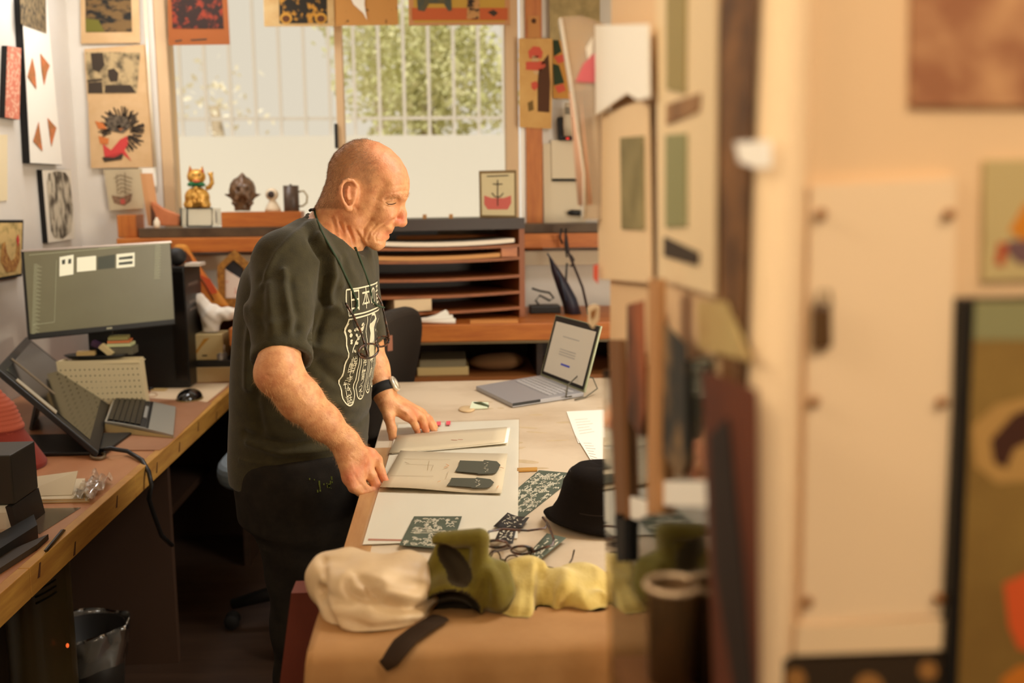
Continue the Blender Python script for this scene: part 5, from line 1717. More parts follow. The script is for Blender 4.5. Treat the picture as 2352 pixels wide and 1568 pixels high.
blob('mask_sculpture', 'dark brown carved demon head with side horns on the pine box', 'sculpture', ph_, hk(500, 486) - [0, .1, 0], hk(610, 385) + [.02, .1, .02], .004, M_bronze, lambda V, N: V + (.001 * np.sin(V[:, 0] * 190) * np.sin(V[:, 2] * 170))[:, None] * N, 2)
fz = BT
fp = Vector((pY(627, 480, Ys).x, Ys, fz))
t = thing('figurine', 'small white round-headed figurine with a dark face on the pine box', 'figurine', fp)
MB().lathe([(.001, 0), (.035, 0), (.034, .012), (.022, .034), (.014, .047), (.012, .052)], fp, 20).ell(fp + Vector((-.002, 0, .074)), (.029, .026, .028)).build('body', mat('figurine_white', (226, 206, 176), .5), t)
MB().ell(fp + Vector((-.002, -.022, .074)), (.015, .008, .016)).build('face_opening', mat('figurine_dark', (60, 46, 40), .5), t)
mp_ = Vector((pY(670, 480, Ys).x, Ys, fz))
t = thing('mug', 'dark square mug with a clear handle on the pine box, next to the man', 'mug', mp_)
MB().lathe([(.001, .002), (.033, 0), (.034, .002), (.034, .112), (.032, .112), (.031, .01), (.001, .01)], mp_, 24).build('cup', mat('mug_dark', (66, 52, 42), .4, c2=(90, 70, 54), scale=30), t)
MB().tube([mp_ + Vector(v) for v in ((.033, 0, .085), (.055, 0, .088), (.070, 0, .066), (.066, 0, .036), (.048, 0, .022), (.033, 0, .022))], .004, 8).build('handle', mat('handle_glass', (160, 140, 96), .15, spec=.8), t)
MB().ell(mp_ + Vector((0, -.006, .114)), (.006, .004, .005)).build('knob', M_ink, t)
MB().prism(onB([(322, 398), (340, 518), (352, 520), (333, 398)], Ys), (.03, .01, 0)).build('leaning_print', mat('leaning_edge', (206, 150, 100), .6), None, label='narrow print leaning on the sill at the window corner, seen almost edge-on', category='print')
dc = pY(370, 470, Ys - .01)
t = thing('terracotta_dish', 'terracotta fan-shaped dish leaning in the window corner', 'dish', (dc.x, dc.y, SILLZ))
pts = [pY(346, 462, Ys - .03), pY(348, 519, Ys - .03), pY(412, 519, Ys - .03)] + [pY(413 - 20 * k, 494 - 8 * k - (6 if k == 3 else 0), Ys - .03) for k in range(4)]
MB().prism(pts, (0, .03, 0)).build('dish_body', mat('terracotta', (206, 130, 84), .6, c2=(186, 108, 66), scale=10), t, bev=.006)
MB().prism([pY(346, 470, Ys - .032), pY(348, 519, Ys - .032), pY(362, 519, Ys - .032), pY(356, 490, Ys - .032)], (0, -.004, 0)).build('dark_side', mat('dark_clay', (84, 48, 28), .6), t)
bp = Vector((pY(361, 518, Ys - .05).x, Ys - .052, SILLZ))
MB().lathe([(.001, 0), (.012, 0), (.014, .01), (.013, .03), (.006, .04), (.006, .046), (.001, .046)], bp, 14).build('small_bottle', mat('bottle_white', (236, 222, 196), .4), None, label='tiny white bottle on the sill in front of the terracotta dish', category='bottle')
# ================================================================== RACK AND BACK COUNTER
RL, RR_ = pY(846, 640, 4.02), pY(1206, 600, 4.2)
ru = (RR_ - RL).to_2d().normalized()
rd = Vector((-ru.y, ru.x, 0))
ru = Vector((ru.x, ru.y, 0))
rw = (RR_ - RL).to_2d().length
R0 = Vector((RL.x, RL.y, 0))
RT = pY(1000, 503, 4.12).z
rk_ = thing('shelf_rack', 'wide wooden flat rack with bowed shelves standing on the back counter', 'rack', R0 + Vector((0, 0, CZ)))


def rbox(u0, u1, d0, d1, z0, z1, nm, m, par, sag=0, bev=.002):
    mb = MB()
    n = 8
    for i in range(n):
        a, b = u0 + (u1 - u0) * i / n, u0 + (u1 - u0) * (i + 1) / n
        s0, s1 = -sag * 4 * (i / n) * (1 - i / n), -sag * 4 * ((i + 1) / n) * (1 - (i + 1) / n)
        P0 = [R0 + ru * a + rd * d0 + Vector((0, 0, z0 + s0)), R0 + ru * b + rd * d0 + Vector((0, 0, z0 + s1)), R0 + ru * b + rd * d0 + Vector((0, 0, z1 + s1)), R0 + ru * a + rd * d0 + Vector((0, 0, z1 + s0))]
        vs = P0 + [p + rd * (d1 - d0) for p in P0]
        fs = [(0, 1, 2, 3), (7, 6, 5, 4), (0, 4, 5, 1), (3, 2, 6, 7)]
        if i == 0: fs.append((0, 3, 7, 4))
        if i == n - 1: fs.append((1, 5, 6, 2))
        mb.add(vs, fs)
    return mb.build(nm, m, par)


M_shelf = mat('rack_shelf', (158, 90, 38), .5, c2=(132, 72, 28), scale=5, stretch=(1, 8, 8))
D_ = .40
rbox(0, rw, 0, D_, RT - .045, RT, 'top_board', mat('rack_top', (50, 32, 20), .42, spec=.3), rk_)
rbox(0, .02, .01, D_, CZ, RT - .045, 'side_panel', M_dark, rk_)
rbox(rw - .024, rw, .004, D_, CZ, RT - .045, 'side_panel', mat('rack_side', (140, 78, 36), .5), rk_)
rbox(.02, rw - .024, D_ - .012, D_, CZ, RT - .045, 'back_panel', M_dark, rk_)
zsh = [pY(1000, y, 4.1).z for y in (566, 596, 638, 676, 713)]
for i, z in enumerate(zsh): rbox(.0205, rw - .0245, .0, D_ - .013, z - .010, z + .002, 'shelf', M_shelf, rk_, .006)
rbox(.03, rw - .05, -.012, .3, zsh[0] + .010, zsh[0] + .026, 'paper_ream', mat('ream_white', (240, 226, 204), .7), None, .010)
bpy.data.objects['paper_ream']['label'] = 'white stack of large sheets on the top shelf of the rack'
bpy.data.objects['paper_ream']['category'] = 'paper'
o = rbox(.03, rw - .11, -.004, .3, zsh[1] + .004, zsh[1] + .020, 'board_stack', mat('board_tan', (206, 148, 84), .6), None, .007)
o['label'], o['category'] = 'tan boards on the second shelf of the rack', 'boards'
o = rbox(rw - .10, rw - .03, .01, .2, zsh[1] + .003, zsh[1] + .045, 'wood_block', M_orange, None)
o['label'], o['category'] = 'small pine block at the right end of the second rack shelf', 'block'
o = rbox(.10, .252, -.01, .2, zsh[4] + .003, zsh[4] + .05, 'paper_box', mat('box_cream', (226, 200, 160), .7), None)
o['label'], o['category'] = 'cream paper box on the lowest rack shelf beside the man', 'box'
for i, (x, h) in enumerate(((975, 494), (1036, 493))):
    b = Vector((pY(x, 503, 4.16).x, 4.2, RT))
    MB().box(b + Vector((0, 0, .009)), (.016, .03, .018)).build('wooden_peg', mat('peg_tan', (190, 140, 86), .6), None, label=('wooden peg on the rack top nearer the man', 'wooden peg on the rack top nearer the framed ship print')[i], category='peg', group='pegs on the rack')
fy = 4.22
q = onB([(1100, 390), (1102, 498), (1187, 499), (1186, 388)], fy)
dz = RT - q[1].z
q = [p + Vector((0, 0, dz + .001)) for p in q]
t = thing('framed_print', 'small framed print of an anchor ship standing on the rack', 'picture', q[1])
MB().prism(q, (0, .014, 0)).build('frame', mat('old_brass', (120, 98, 62), .4, metal=.3), t, bev=.002)
c = sum(q, Vector()) / 4
MB().prism([c + (p - c) * .88 + Vector((0, -.0015, 0)) for p in q], (0, .001, 0)).build('picture', mat('print_paper', (206, 190, 148), .7), t)
Qf = lambda pts: [pY(x, y, fy) + Vector((0, 0, dz)) + Vector((0, -.003, 0)) for x, y in pts]
MB().prism(Qf([(1112, 446), (1112, 466), (1120, 478), (1166, 478), (1174, 464), (1174, 446), (1156, 452), (1130, 452)]), (0, .0008, 0)).build('pink_hull', mat('hull_pink', (196, 96, 84), .7), t)
mb = MB()
for pts in ([(1143, 410), (1143, 470)], [(1132, 420), (1154, 420)], [(1130, 440), (1136, 448), (1143, 450), (1150, 448), (1156, 440)], [(1118, 402), (1168, 400)]): line(mb, [p + Vector((0, -.001, 0)) for p in Qf(pts)], .004, (0, -1, 0))
mb.build('anchor_lines', M_ink, t, kind='stuff')
# things on the counter
cz = CZ + .001
b0 = lambda px, py, Y=4.02: Vector((pY(px, py, Y).x, Y, cz))
t = thing('paper_roll', 'fan of rolled white sheets on the counter edge below the rack', 'paper rolls', b0(1000, 746))
for a, bb, r in (((932, 738), (1040, 728), .010), ((935, 742), (1046, 741), .011), ((960, 738), (1030, 720), .009), ((990, 732), (1026, 716), .010)):
    A_, B_ = pY(*a, 4.03), pY(*bb, 4.0)
    A_.z, B_.z = max(A_.z, cz + r), max(B_.z, cz + r)
    MB().tube([A_, B_], [r * .7, r], 8).build('roll', M_paper, t)
MB().bb(b0(1080, 746, 3.985), b0(1190, 746, 3.985) + Vector((0, .05, .012))).build('pine_lath', mat('lath', (206, 136, 70), .6), None, label='thin pine lath lying on the counter right of the paper rolls', category='lath')
for i, (x0, x1, y0, y1, m, l) in enumerate(((958, 1076, 818, 838, mat('book_cream', (190, 164, 110), .7), 'thick cream book under the counter, lower of two'), (963, 1070, 798, 815, mat('book_grey', (130, 118, 90), .7), 'grey-green book under the counter, upper of two'))):
    z0_ = zs + (.0005 if i == 0 else .036)
    MB().bb((pY(x0, 830, 4.08).x, 4.08, z0_), (pY(x1, 830, 4.08).x, 4.3, z0_ + (.035 if i == 0 else .03))).build('book', m, None, bev=.003, label=l, category='book', group='books under the counter')
kp = [np.array([pY(1140, 838, 4.12).x, 4.2, zs + .035])]
blob('cloth_bundle', 'brown soft bundle on the shelf under the counter, right of the books', 'bundle', [('+', elli(kp[0], (.11, .07, .034)), 0), ('+', elli(kp[0] + [.06, 0, .005], (.06, .06, .03)), .02)], kp[0] - [.16, .1, .05], kp[0] + [.16, .1, .06], .006, mat('brown_bundle', (116, 82, 50), .9), lambda V, N: np.stack([V[:, 0], V[:, 1], np.maximum(V[:, 2], zs + .001)], 1))
# corner clutter right of the rack
uq = [pY(x, y, 4.3) for x, y in ((1262, 590), (1275, 620), (1292, 655), (1308, 690), (1318, 728))]
t = thing('folded_umbrella', 'dark folded umbrella standing behind the laptop', 'umbrella', (uq[-1].x, 4.3, CZ))
MB().tube(uq, [.005, .028, .045, .055, .058], 10, flat=.6).build('canopy', mat('dark_nylon', (46, 34, 42), .5, c2=(34, 40, 56), scale=8), t)
MB().tube([pY(1257, 582, 4.3), pY(1270, 600, 4.3), pY(1288, 640, 4.26), pY(1300, 690, 4.25)], .004, 6).build('rib', mat('blue_rib', (56, 66, 82), .4), t)
MB().tube([pY(x, y, 4.25) for x, y in ((1300, 540), (1306, 580), (1318, 610), (1338, 660), (1352, 722))], .006, 6).build('handle_cane', mat('cane', (50, 34, 30), .5), t)
for i, (pts, l) in enumerate((([(1300, 524), (1298, 560), (1302, 590), (1312, 586), (1318, 596), (1312, 612), (1302, 604), (1300, 640), (1306, 700)], 'black cable hanging from the sill with a small loop'),
                              ([(1290, 524), (1286, 545), (1292, 560)], 'short black cable at the sill beside the wall sheet'), ([(1222, 662), (1240, 668), (1262, 672), (1272, 684), (1262, 690), (1240, 678), (1230, 690), (1244, 706)], 'black cable coiled above the power adapter'))):
    MB().tube([pY(x, y, 4.4) for x, y in pts], .005, 6).build('cable', M_black, None, label=l, category='cable', group='cables in the back corner')
MB().bb((pY(1218, 700, 4.3).x, 4.3, cz), (pY(1288, 700, 4.3).x, 4.4, cz + .032)).build('power_adapter', M_black, None, bev=.004, label='black flat power adapter on the counter right of the rack', category='adapter')
# small gold-framed mirror, patterned bag, riser shelf at the back of the desk
RZ_ = 1.03
rs = thing('riser_shelf', 'low wooden riser shelf at the back of the desk', 'shelf', (-1.2, 4.45, DZ))
M_riser = mat('riser_wood', (150, 96, 50), .6)
for lo, hi in (((-1.45, 4.32, RZ_ - .02), (-.88, 4.595, RZ_)), ((-1.45, 4.33, DZ + .001), (-1.43, 4.59, RZ_ - .02)), ((-.90, 4.33, DZ + .001), (-.88, 4.59, RZ_ - .02)), ((-1.43, 4.57, DZ + .001), (-.90, 4.59, RZ_ - .02))): MB().bb(lo, hi).build('board', M_riser, rs)
ym = 4.42
out = [(497, 608), (499, 585), (536, 550), (574, 585), (577, 608), (570, 680), (503, 680)]
inn = [(514, 608), (515, 590), (535, 572), (558, 592), (560, 612), (556, 662), (516, 662)]
t = thing('gold_mirror', 'small house-shaped mirror with a gold frame behind the man', 'mirror', (pY(536, 680, ym).x, ym, RZ_))
oz = RZ_ + .001 - pY(536, 680, ym).z
oo, ii = [p + Vector((0, 0, oz)) for p in onB(out, ym)], [p + Vector((0, 0, oz)) for p in onB(inn, ym)]
mb = MB()
for k in range(7): mb.hexa([oo[k], ii[k], ii[(k + 1) % 7], oo[(k + 1) % 7]], (0, .02, 0))
mb.build('gold_frame', mat('old_gold', (176, 124, 54), .45, c2=(120, 78, 34), scale=50), t)
MB().prism([p + Vector((0, .012, 0)) for p in ii], (0, .006, 0)).build('mirror_glass', mat('mirror_grey', (62, 60, 62), .15, metal=.2, spec=.8), t)
MB().prism([p + Vector((0, .0105, oz)) for p in onB([(515, 594), (559, 622), (556, 661), (516, 661)], ym)], (0, .001, 0)).build('tucked_card', mat('card_flowers', (226, 210, 196), .6, c2=(206, 130, 110), scale=30, lo=.55, hi=.7), t)
yo = 4.36
q = [p for p in onB([(398, 562), (424, 562), (440, 590), (474, 640), (526, 722), (400, 724)], yo)]
q = [Vector((p.x, p.y, max(p.z, RZ_ + .001))) for p in q]
t = thing('patterned_bag', 'orange and yellow patterned cloth bag behind the computer tower', 'bag', (q[-1].x, yo, RZ_))
MB().prism(q, (0, .05, 0)).build('bag_body', mat('orange_cloth', (204, 140, 54), .8, c2=(196, 100, 40), scale=9), t, bev=.012)
MB().prism([Vector((p.x, yo - .002, max(p.z, RZ_ + .002))) for p in onB([(455, 630), (482, 640), (500, 672), (480, 676)], yo)], (0, .003, 0)).build('red_patch', mat('red_cloth', (206, 84, 44), .8), t)
MB().prism([Vector((p.x, yo - .002, max(p.z, RZ_ + .002))) for p in onB([(425, 575), (438, 590), (446, 612), (428, 610)], yo)], (0, .003, 0)).build('dark_patch', mat('brown_cloth', (110, 60, 30), .8), t)
MB().tube([Vector((p.x, yo - .003, max(p.z, RZ_ + .002))) for p in onB([(440, 610), (470, 650), (492, 690)], yo)], .003, 5).build('seam', mat('seam_brown', (120, 70, 30), .8), t)
# ================================================================== DESK, CHAIR, FLOOR THINGS
dz = DZ + .0008
D0 = lambda x, y, h=0: pZ(x, y, DZ + h)
# monitor on a stand
Yl, Yr = 3.55, 3.80
ml, mr = pY(50, 575, Yl), pY(393, 554, Yr)
bl, br = pY(61, 781, Yl), pY(392, 760, Yr)
mu = (mr - ml).normalized()
mz = Vector((0, 0, 1))
mn = mu.cross(mz).normalized()
if mn.dot(CAM - ml) < 0: mn = -mn
TL, TR = ml, ml + mu * (mr - ml).length
BL, BR = TL - mz * (ml.z - bl.z), TR - mz * (ml.z - bl.z)
Mq = [BL, BR, TR, TL]
ms = lambda u, v, o=0: bil(Mq, u, v) + mn * o
mo = thing('monitor', 'big flat monitor showing a grey design program, on the desk at the left wall', 'monitor', Vector(((TL.x + TR.x) / 2, 3.7, DZ)))
MB().prism(Mq, mn * -.028).build('casing', M_black, mo, bev=.004)
MB().prism([ms(-.002, .985, .0005), ms(1.002, .985, .0005), ms(1.002, 1.004, .0005), ms(-.002, 1.004, .0005)], mn * -.02).build('top_edge', mat('silver_edge', (190, 176, 170), .3, metal=.4), mo)
MB().prism([ms(.012, .07), ms(.99, .07), ms(.99, .982), ms(.012, .982)], mn * .001).build('screen', mat('monitor_screen', (88, 80, 56), .35, c2=(98, 92, 66), scale=2, emit=.5, spec=.5), mo)
px2 = lambda x, y, o=.0016: ms(*mon_uv(x, y), o)


def mon_uv(x, y):
    r = ray(x, y)
    p = CAM + r * ((TL - CAM).dot(mn) / r.dot(mn))
    return (p - BL).dot(mu) / (BR - BL).length, (p - BL).dot(mz) / (TL - BL).length


M_win = mat('screen_white', (206, 200, 172), .4, emit=.75)
M_scrd = mat('screen_dark', (60, 62, 48), .4, emit=.4)
for nm, pts, m in (('window_tile', [(131, 593), (163, 588), (164, 633), (132, 637)], M_win), ('window_tile', [(171, 595), (215, 592), (216, 625), (172, 628)], M_win), ('window_tile', [(219, 595), (259, 590), (259, 621), (220, 624)], M_scrd), ('window_tile', [(262, 590), (304, 587), (305, 619), (263, 622)], M_win)):
    MB().prism([px2(*p) for p in pts], mn * .0004).build(nm, m, mo)
for pts in ([(136, 600), (144, 598), (144, 609), (137, 610)], [(151, 598), (158, 597), (158, 608), (151, 609)], [(268, 597), (300, 594), (300, 601), (268, 603)], [(268, 609), (300, 606), (300, 613), (268, 615)]):
    MB().prism([px2(*p, .0022) for p in pts], mn * .0004).build('window_content', M_scrd, mo)
mb = MB()
for k in range(52): line(mb, [px2(72, 608 + k * 3.1), px2(80 + 5 * (k % 3), 607.7 + k * 3.1)], .0016, mn)
for k in range(24): line(mb, [px2(351, 572 + k * 3.3), px2(362 + 3 * (k % 2), 571.4 + k * 3.3)], .0016, mn)
line(mb, [px2(60, 586), px2(390, 567)], .002, mn)
line(mb, [px2(220, 576), px2(270, 573)], .003, mn)
line(mb, [px2(124, 600), px2(124, 740)], .0012, mn)
line(mb, [px2(75, 746), px2(124, 741)], .0016, mn)
mb.build('screen_toolbars', mat('screen_bars', (136, 134, 104), .4, emit=.7), mo, kind='stuff')
MB().prism([ms(.512, .032, .0006), ms(.55, .032, .0006), ms(.55, .05, .0006), ms(.512, .05, .0006)], mn * .0006).build('badge', mat('badge_silver', (170, 166, 140), .4, metal=.3), mo)
sc_ = (BL + BR) / 2 - mn * .06
MB().bb((sc_.x - .045, sc_.y - .012, DZ + .01), (sc_.x + .045, sc_.y + .02, BL.z + .12)).build('neck', M_black, mo, bev=.004)
MB().bb((sc_.x - .13, sc_.y - .09, DZ + .0005), (sc_.x + .13, sc_.y + .09, DZ + .012)).build('foot', M_black, mo, bev=.004)
# computer tower with round speaker on top
tY = 4.02
tx0, tx1 = pY(236, 880, tY).x, pY(437, 880, tY).x
tz = pY(425, 612, tY).z
tw = thing('computer_tower', 'tall black computer tower behind the monitor', 'computer', ((tx0 + tx1) / 2, tY + .1, DZ))
MB().bb((tx0, tY, dz), (tx1, tY + .26, tz)).build('case', M_black, tw, bev=.006)
MB().bb((pY(395, 700, tY).x, tY - .004, DZ + .03), (tx1 - .004, tY - .0005, tz - .02)).build('front_panel', mat('black_gloss', (20, 17, 15), .2), tw)
MB().bb((pY(424, 607, tY).x, tY + .0, tz + .0005), (pY(458, 607, tY).x, tY + .1, tz + .012)).build('white_tray', mat('tray_white', (214, 204, 190), .4), tw)
for z in (.80, .66, .60): MB().bb((tx1 + .0002, tY + .04, DZ + z * .5), (tx1 + .002, tY + .2, DZ + z * .5 + .012)).build('side_vent', mat('vent_grey', (90, 80, 74), .4), tw)
sp = pY(404, 597, tY + .05)
MB().ell(Vector((sp.x, tY + .06, tz + .036)), (.040, .036, .036)).build('round_speaker', mat('speaker_black', (30, 27, 26), .6), None, label='small round black speaker on top of the computer tower', category='speaker')
# boxes right of the tower
M_cbox = mat('beige_card', (196, 168, 120), .7)
bb0 = D0(443, 880)
bw = D0(541, 880).x - bb0.x
MB().bb((bb0.x + .01, bb0.y, dz), (bb0.x + bw + .02, bb0.y + .14, DZ + .064)).build('card_box', M_cbox, None, bev=.003, label='flat beige card box at the bottom of the little stack behind the man', category='box')
MB().bb((bb0.x + .008, bb0.y + .004, DZ + .065), (bb0.x + bw + .0, bb0.y + .14, DZ + .091)).build('black_case', M_black, None, bev=.003, label='flat black case between the beige box and the tissue box', category='case')
tbx = thing('tissue_box', 'cream tissue box with a gold pattern and white tissues, behind the man', 'tissue box', (bb0.x + .07, bb0.y + .08, DZ + .092))
MB().bb((bb0.x - .005, bb0.y + .012, DZ + .092), (bb0.x + .125, bb0.y + .13, DZ + .198)).build('box_body', mat('tissue_cream', (206, 184, 132), .6), tbx, bev=.003)
MB().prism([Vector((bb0.x + u, bb0.y + .0115, DZ + .092 + v)) for u, v in ((.01, .03), (.05, .088), (.075, .092), (.04, .055), (.018, .026))], (0, -.0008, 0)).build('gold_swash', mat('gold_print', (190, 136, 50), .6), tbx)
MB().bb((bb0.x + .04, bb0.y + .011, DZ + .108), (bb0.x + .06, bb0.y + .0115, DZ + .114)).build('small_mark', M_ink, tbx)
tc_ = np.array([bb0.x + .066, bb0.y + .07, DZ + .2])
blob('tissue', None, None, [('+', cone(tc_, tc_ + [.005, 0, .07], .03, .045), 0), ('+', elli(tc_ + [.075, -.01, .075], (.045, .03, .028)), .03), ('+', elli(tc_ + [-.035, 0, .125], (.028, .022, .04), R3(0, -.5, 0)), .03), ('-', elli(tc_ + [.045, -.04, .12], (.03, .03, .03)), .01)],
     tc_ - [.1, .1, .0], tc_ + [.16, .1, .2], .005, mat('tissue_white', (240, 230, 216), .8), lambda V, N: V + (.003 * np.sin(V[:, 0] * 130) * np.sin(V[:, 2] * 120))[:, None] * N, 1, tbx)
lp = Vector((D0(528, 846).x + .01, bb0.y + .03, DZ + .065))
t = thing('lotion_bottle', 'small silver bottle with a white cap beside the tissue box', 'bottle', lp)
MB().lathe([(.001, .0005), (.022, .0005), (.024, .01), (.024, .05), (.014, .06), (.001, .06)], lp + Vector((.03, 0, 0)), 16).build('bottle_body', mat('silver_plastic', (150, 142, 134), .3, metal=.4), t)
MB().lathe([(.001, .06), (.015, .06), (.015, .085), (.001, .086)], lp + Vector((.03, 0, 0)), 16).build('cap', M_white, t)
# perforated white basket and what lies on it
Yk = 3.62
kq = onB([(160, 919), (337, 916), (325, 824), (148, 834)], Yk)
k0, k1 = kq[0].x, kq[1].x
kz = kq[2].z
bk = thing('perforated_basket', 'white perforated plastic basket under the monitor', 'basket', ((k0 + k1) / 2, Yk + .06, DZ))
M_bk = mat('basket_white', (222, 206, 166), .5)
fr_ = [Vector((k0 - .02, Yk - .01, DZ + .001)), Vector((k1, Yk, DZ + .001)), Vector((k1 - .012, Yk - .012, kz)), Vector((k0 - .03, Yk - .02, kz))]
MB().prism(fr_, (0, .006, 0)).build('front_wall', M_bk, bk)
MB().prism([fr_[1], fr_[1] + Vector((-.004, .05, 0)), fr_[2] + Vector((-.004, .06, 0)), fr_[2]], (-.006, 0, 0)).build('side_wall', M_bk, bk)
MB().prism([fr_[0], fr_[0] + Vector((.012, .05, 0)), fr_[3] + Vector((.012, .06, 0)), fr_[3]], (.006, 0, 0)).build('side_wall', M_bk, bk)
MB().bb((k0, Yk + .05, DZ + .001), (k1 - .02, Yk + .056, kz)).build('back_wall', M_bk, bk)
MB().bb((k0 - .02, Yk - .016, kz - .012), (k1 - .014, Yk + .06, kz - .008)).build('lid', M_bk, bk)
mb = MB()
for i in range(17):
    for j in range(7):
        c = bil(fr_, .04 + i * .057, .1 + j * .12) + Vector((0, -.0004, 0))
        mb.add([c + Vector((.0028 * math.cos(k * PI / 3), 0, .0028 * math.sin(k * PI / 3))) for k in range(6)], [(0, 1, 2, 3, 4, 5)])
mb.build('perforations', mat('perforation_dark', (92, 76, 48), .8), bk, kind='stuff')
kb0 = lambda x, h=0, dy=.04: Vector((pY(x, 830, Yk + dy).x, Yk + dy, kz + h))
t = thing('gadget_tray', 'black dish holding a beige gadget on the white basket', 'tray', kb0(225))
MB().lathe([(.001, .0), (.075, .0), (.09, .012), (.086, .014), (.07, .006), (.001, .006)], kb0(222, .0015), 28, None, 0, 1.25, .6).build('dish', M_black, t)
MB().box(kb0(200, .02, .03), (.062, .03, .014), R3(0, 0, .1)).build('beige_gadget', mat('beige_plastic', (190, 160, 104), .5), t)
MB().box(kb0(247, .03, .03), (.05, .03, .018), R3(0, .75, 0)).build('tilted_box', mat('beige_plastic2', (206, 186, 138), .5), t)
MB().box(kb0(228, .045, .06), (.04, .03, .018), R3(0, .4, 0)).build('purple_lid', mat('purple_plastic', (70, 46, 72), .4), t)
for i, (h, d, m) in enumerate(((.006, .028, mat('grey_case', (96, 92, 76), .5)), (.035, .012, mat('pale_green_card', (196, 200, 150), .6)), (.048, .009, mat('orange_card', (206, 120, 70), .6)), (.058, .012, mat('olive_card', (140, 132, 80), .6)))):
    MB().box(kb0(283 - i * 2, h + d / 2 + .004, .075), (.09 - .008 * i, .07, d - .001), R3(0, 0, .06 * i)).build(('small_case', 'index_cards', 'index_cards', 'index_cards')[i], m, None,
        label=('grey case at the bottom of the little stack on the basket', 'pale green cards on the grey case, on the basket', 'orange cards above the pale green cards, on the basket', 'olive cards topping the little stack on the basket')[i], category=('case', 'cards', 'cards', 'cards')[i])
# small desk clutter right of the basket
b = D0(372, 886)
MB().box(b + Vector((0, 0, .013)), (.09, .05, .024), R3(0, 0, -.15)).build('blue_case', mat('blue_grey', (58, 66, 66), .5), None, bev=.008, label='blue-grey rounded case on the desk in front of the tower', category='case')
c = b + Vector((0, .01, .027))
MB().box(c + Vector((.012, 0, .011)), (.04, .03, .02)).build('eraser', mat('eraser_cream', (214, 190, 130), .7), None, bev=.006, label='cream eraser on the blue-grey case', category='eraser')
b = D0(330, 868)
MB().lathe([(.001, 0), (.02, 0), (.025, .05), (.022, .05), (.018, .005), (.001, .005)], b + Vector((0, .05, .001)), 16).build('red_cup', mat('red_plastic', (140, 30, 26), .4), None, label='small red cup on the desk between basket and tower', category='cup')
b = D0(360, 897)
t = thing('paper_tag', 'beige paper tag with a dark clip lying right of the basket', 'tag', b)
MB().box(b + Vector((.01, 0, .004)), (.055, .03, .006), R3(0, 0, -.1)).build('tag', mat('tag_beige', (206, 176, 116), .7), t)
MB().ell(b + Vector((-.022, 0, .008)), (.012, .01, .007)).build('clip', M_black, t)
MB().tube([D0(345 + 16 * math.cos(a), 906 + 5 * math.sin(a), .002) for a in np.linspace(0, 2 * PI, 16)[:-1]], .0016, 5, True).build('rubber_band', mat('band_tan', (170, 112, 70), .6), None, label='tan rubber band lying on the desk beside the basket', category='rubber band')
sheet('desk_sheet', 'pale sheet of paper under the mouse at the desk edge', 'paper', [(338, 915), (352, 884), (528, 880), (505, 900), (470, 928)], dz, mat('sheet_pale', (222, 196, 160), .7), .0006)
sheet('desk_mat', 'brown rounded desk mat under the keyboard', 'mat', [(238, 1034), (366, 1034), (384, 1024), (486, 926), (462, 922), (300, 912)], dz + .0008, mat('mat_brown', (170, 122, 90), .45, c2=(158, 110, 78), scale=5), .0016)
m0 = D0(436, 917)
t = thing('mouse', 'glossy black computer mouse on the desk edge', 'mouse', m0)
pm_ = [(0, 1), (.3, .97), (.6, .82), (.85, .52), (1, .04)]
MB().lathe([(.001, .004)] + [(1, .004)] + [(math.cos(a), .006 + .034 * math.sin(a)) for a in np.linspace(.05, PI / 2, 7)], m0, 26, None, 0, .046, .070).build('shell', mat('mouse_black', (14, 13, 13), .12, spec=.8), t)
MB().lathe([(.001, .0025), (1.04, .0025), (1.0, .007), (.001, .007)], m0, 26, None, 0, .046, .070).build('base', mat('mouse_base', (120, 100, 46), .5), t)
# keyboard
kA, kB, kC, kD = D0(242, 992, .004), D0(398, 1006, .004), D0(404, 940, .004), D0(264, 930, .004)
kbd = thing('keyboard', 'silver keyboard with black keys on the desk mat', 'keyboard', (kA + kC) / 2 * 1)
Kl, Kr = .034, .010
kt = lambda u, v, o=0: bil([kA, kB, kC, kD], u, v) + Vector((0, 0, Kl + (Kr - Kl) * u ** 1.6 + o))
MB().grid(lambda u, v: kt(u, v), 10, 1, smooth=False, thick=(0, 0, -.007)).build('casing', mat('keyboard_silver', (176, 172, 160), .35, metal=.4), kbd)
MB().hexa([kA, kB, kt(1, 0, -.006), kt(0, 0, -.006)], (0, .004, 0)).build('side_cheek', mat('keyboard_side', (196, 178, 130), .5), kbd)
MB().prism([kt(.03, .03, .0006), kt(.60, .03, .0006), kt(.60, .97, .0006), kt(.03, .97, .0006)], (0, 0, .001)).build('key_bed', mat('key_bed', (26, 24, 22), .5), kbd)
M_key = mat('key_black', (34, 31, 28), .35)
for i in range(6):
    for j in range(14):
        u, v = .05 + i * .082, .05 + j * .0655
        MB().prism([kt(u, v, .002), kt(u + .066, v, .002), kt(u + .066, v + .053, .002), kt(u, v + .053, .002)], (0, 0, .004)).build('key', M_key, kbd)
MB().prism([kt(.545, .3, .002), kt(.595, .3, .002), kt(.595, .72, .002), kt(.545, .72, .002)], (0, 0, .004)).build('space_bar', mat('space_grey', (150, 150, 146), .3), kbd)
MB().prism([kt(.605, .02, .001), kt(.645, .02, .001), kt(.645, .98, .001), kt(.605, .98, .001)], (0, 0, .0006)).build('dark_groove', M_black, kbd)
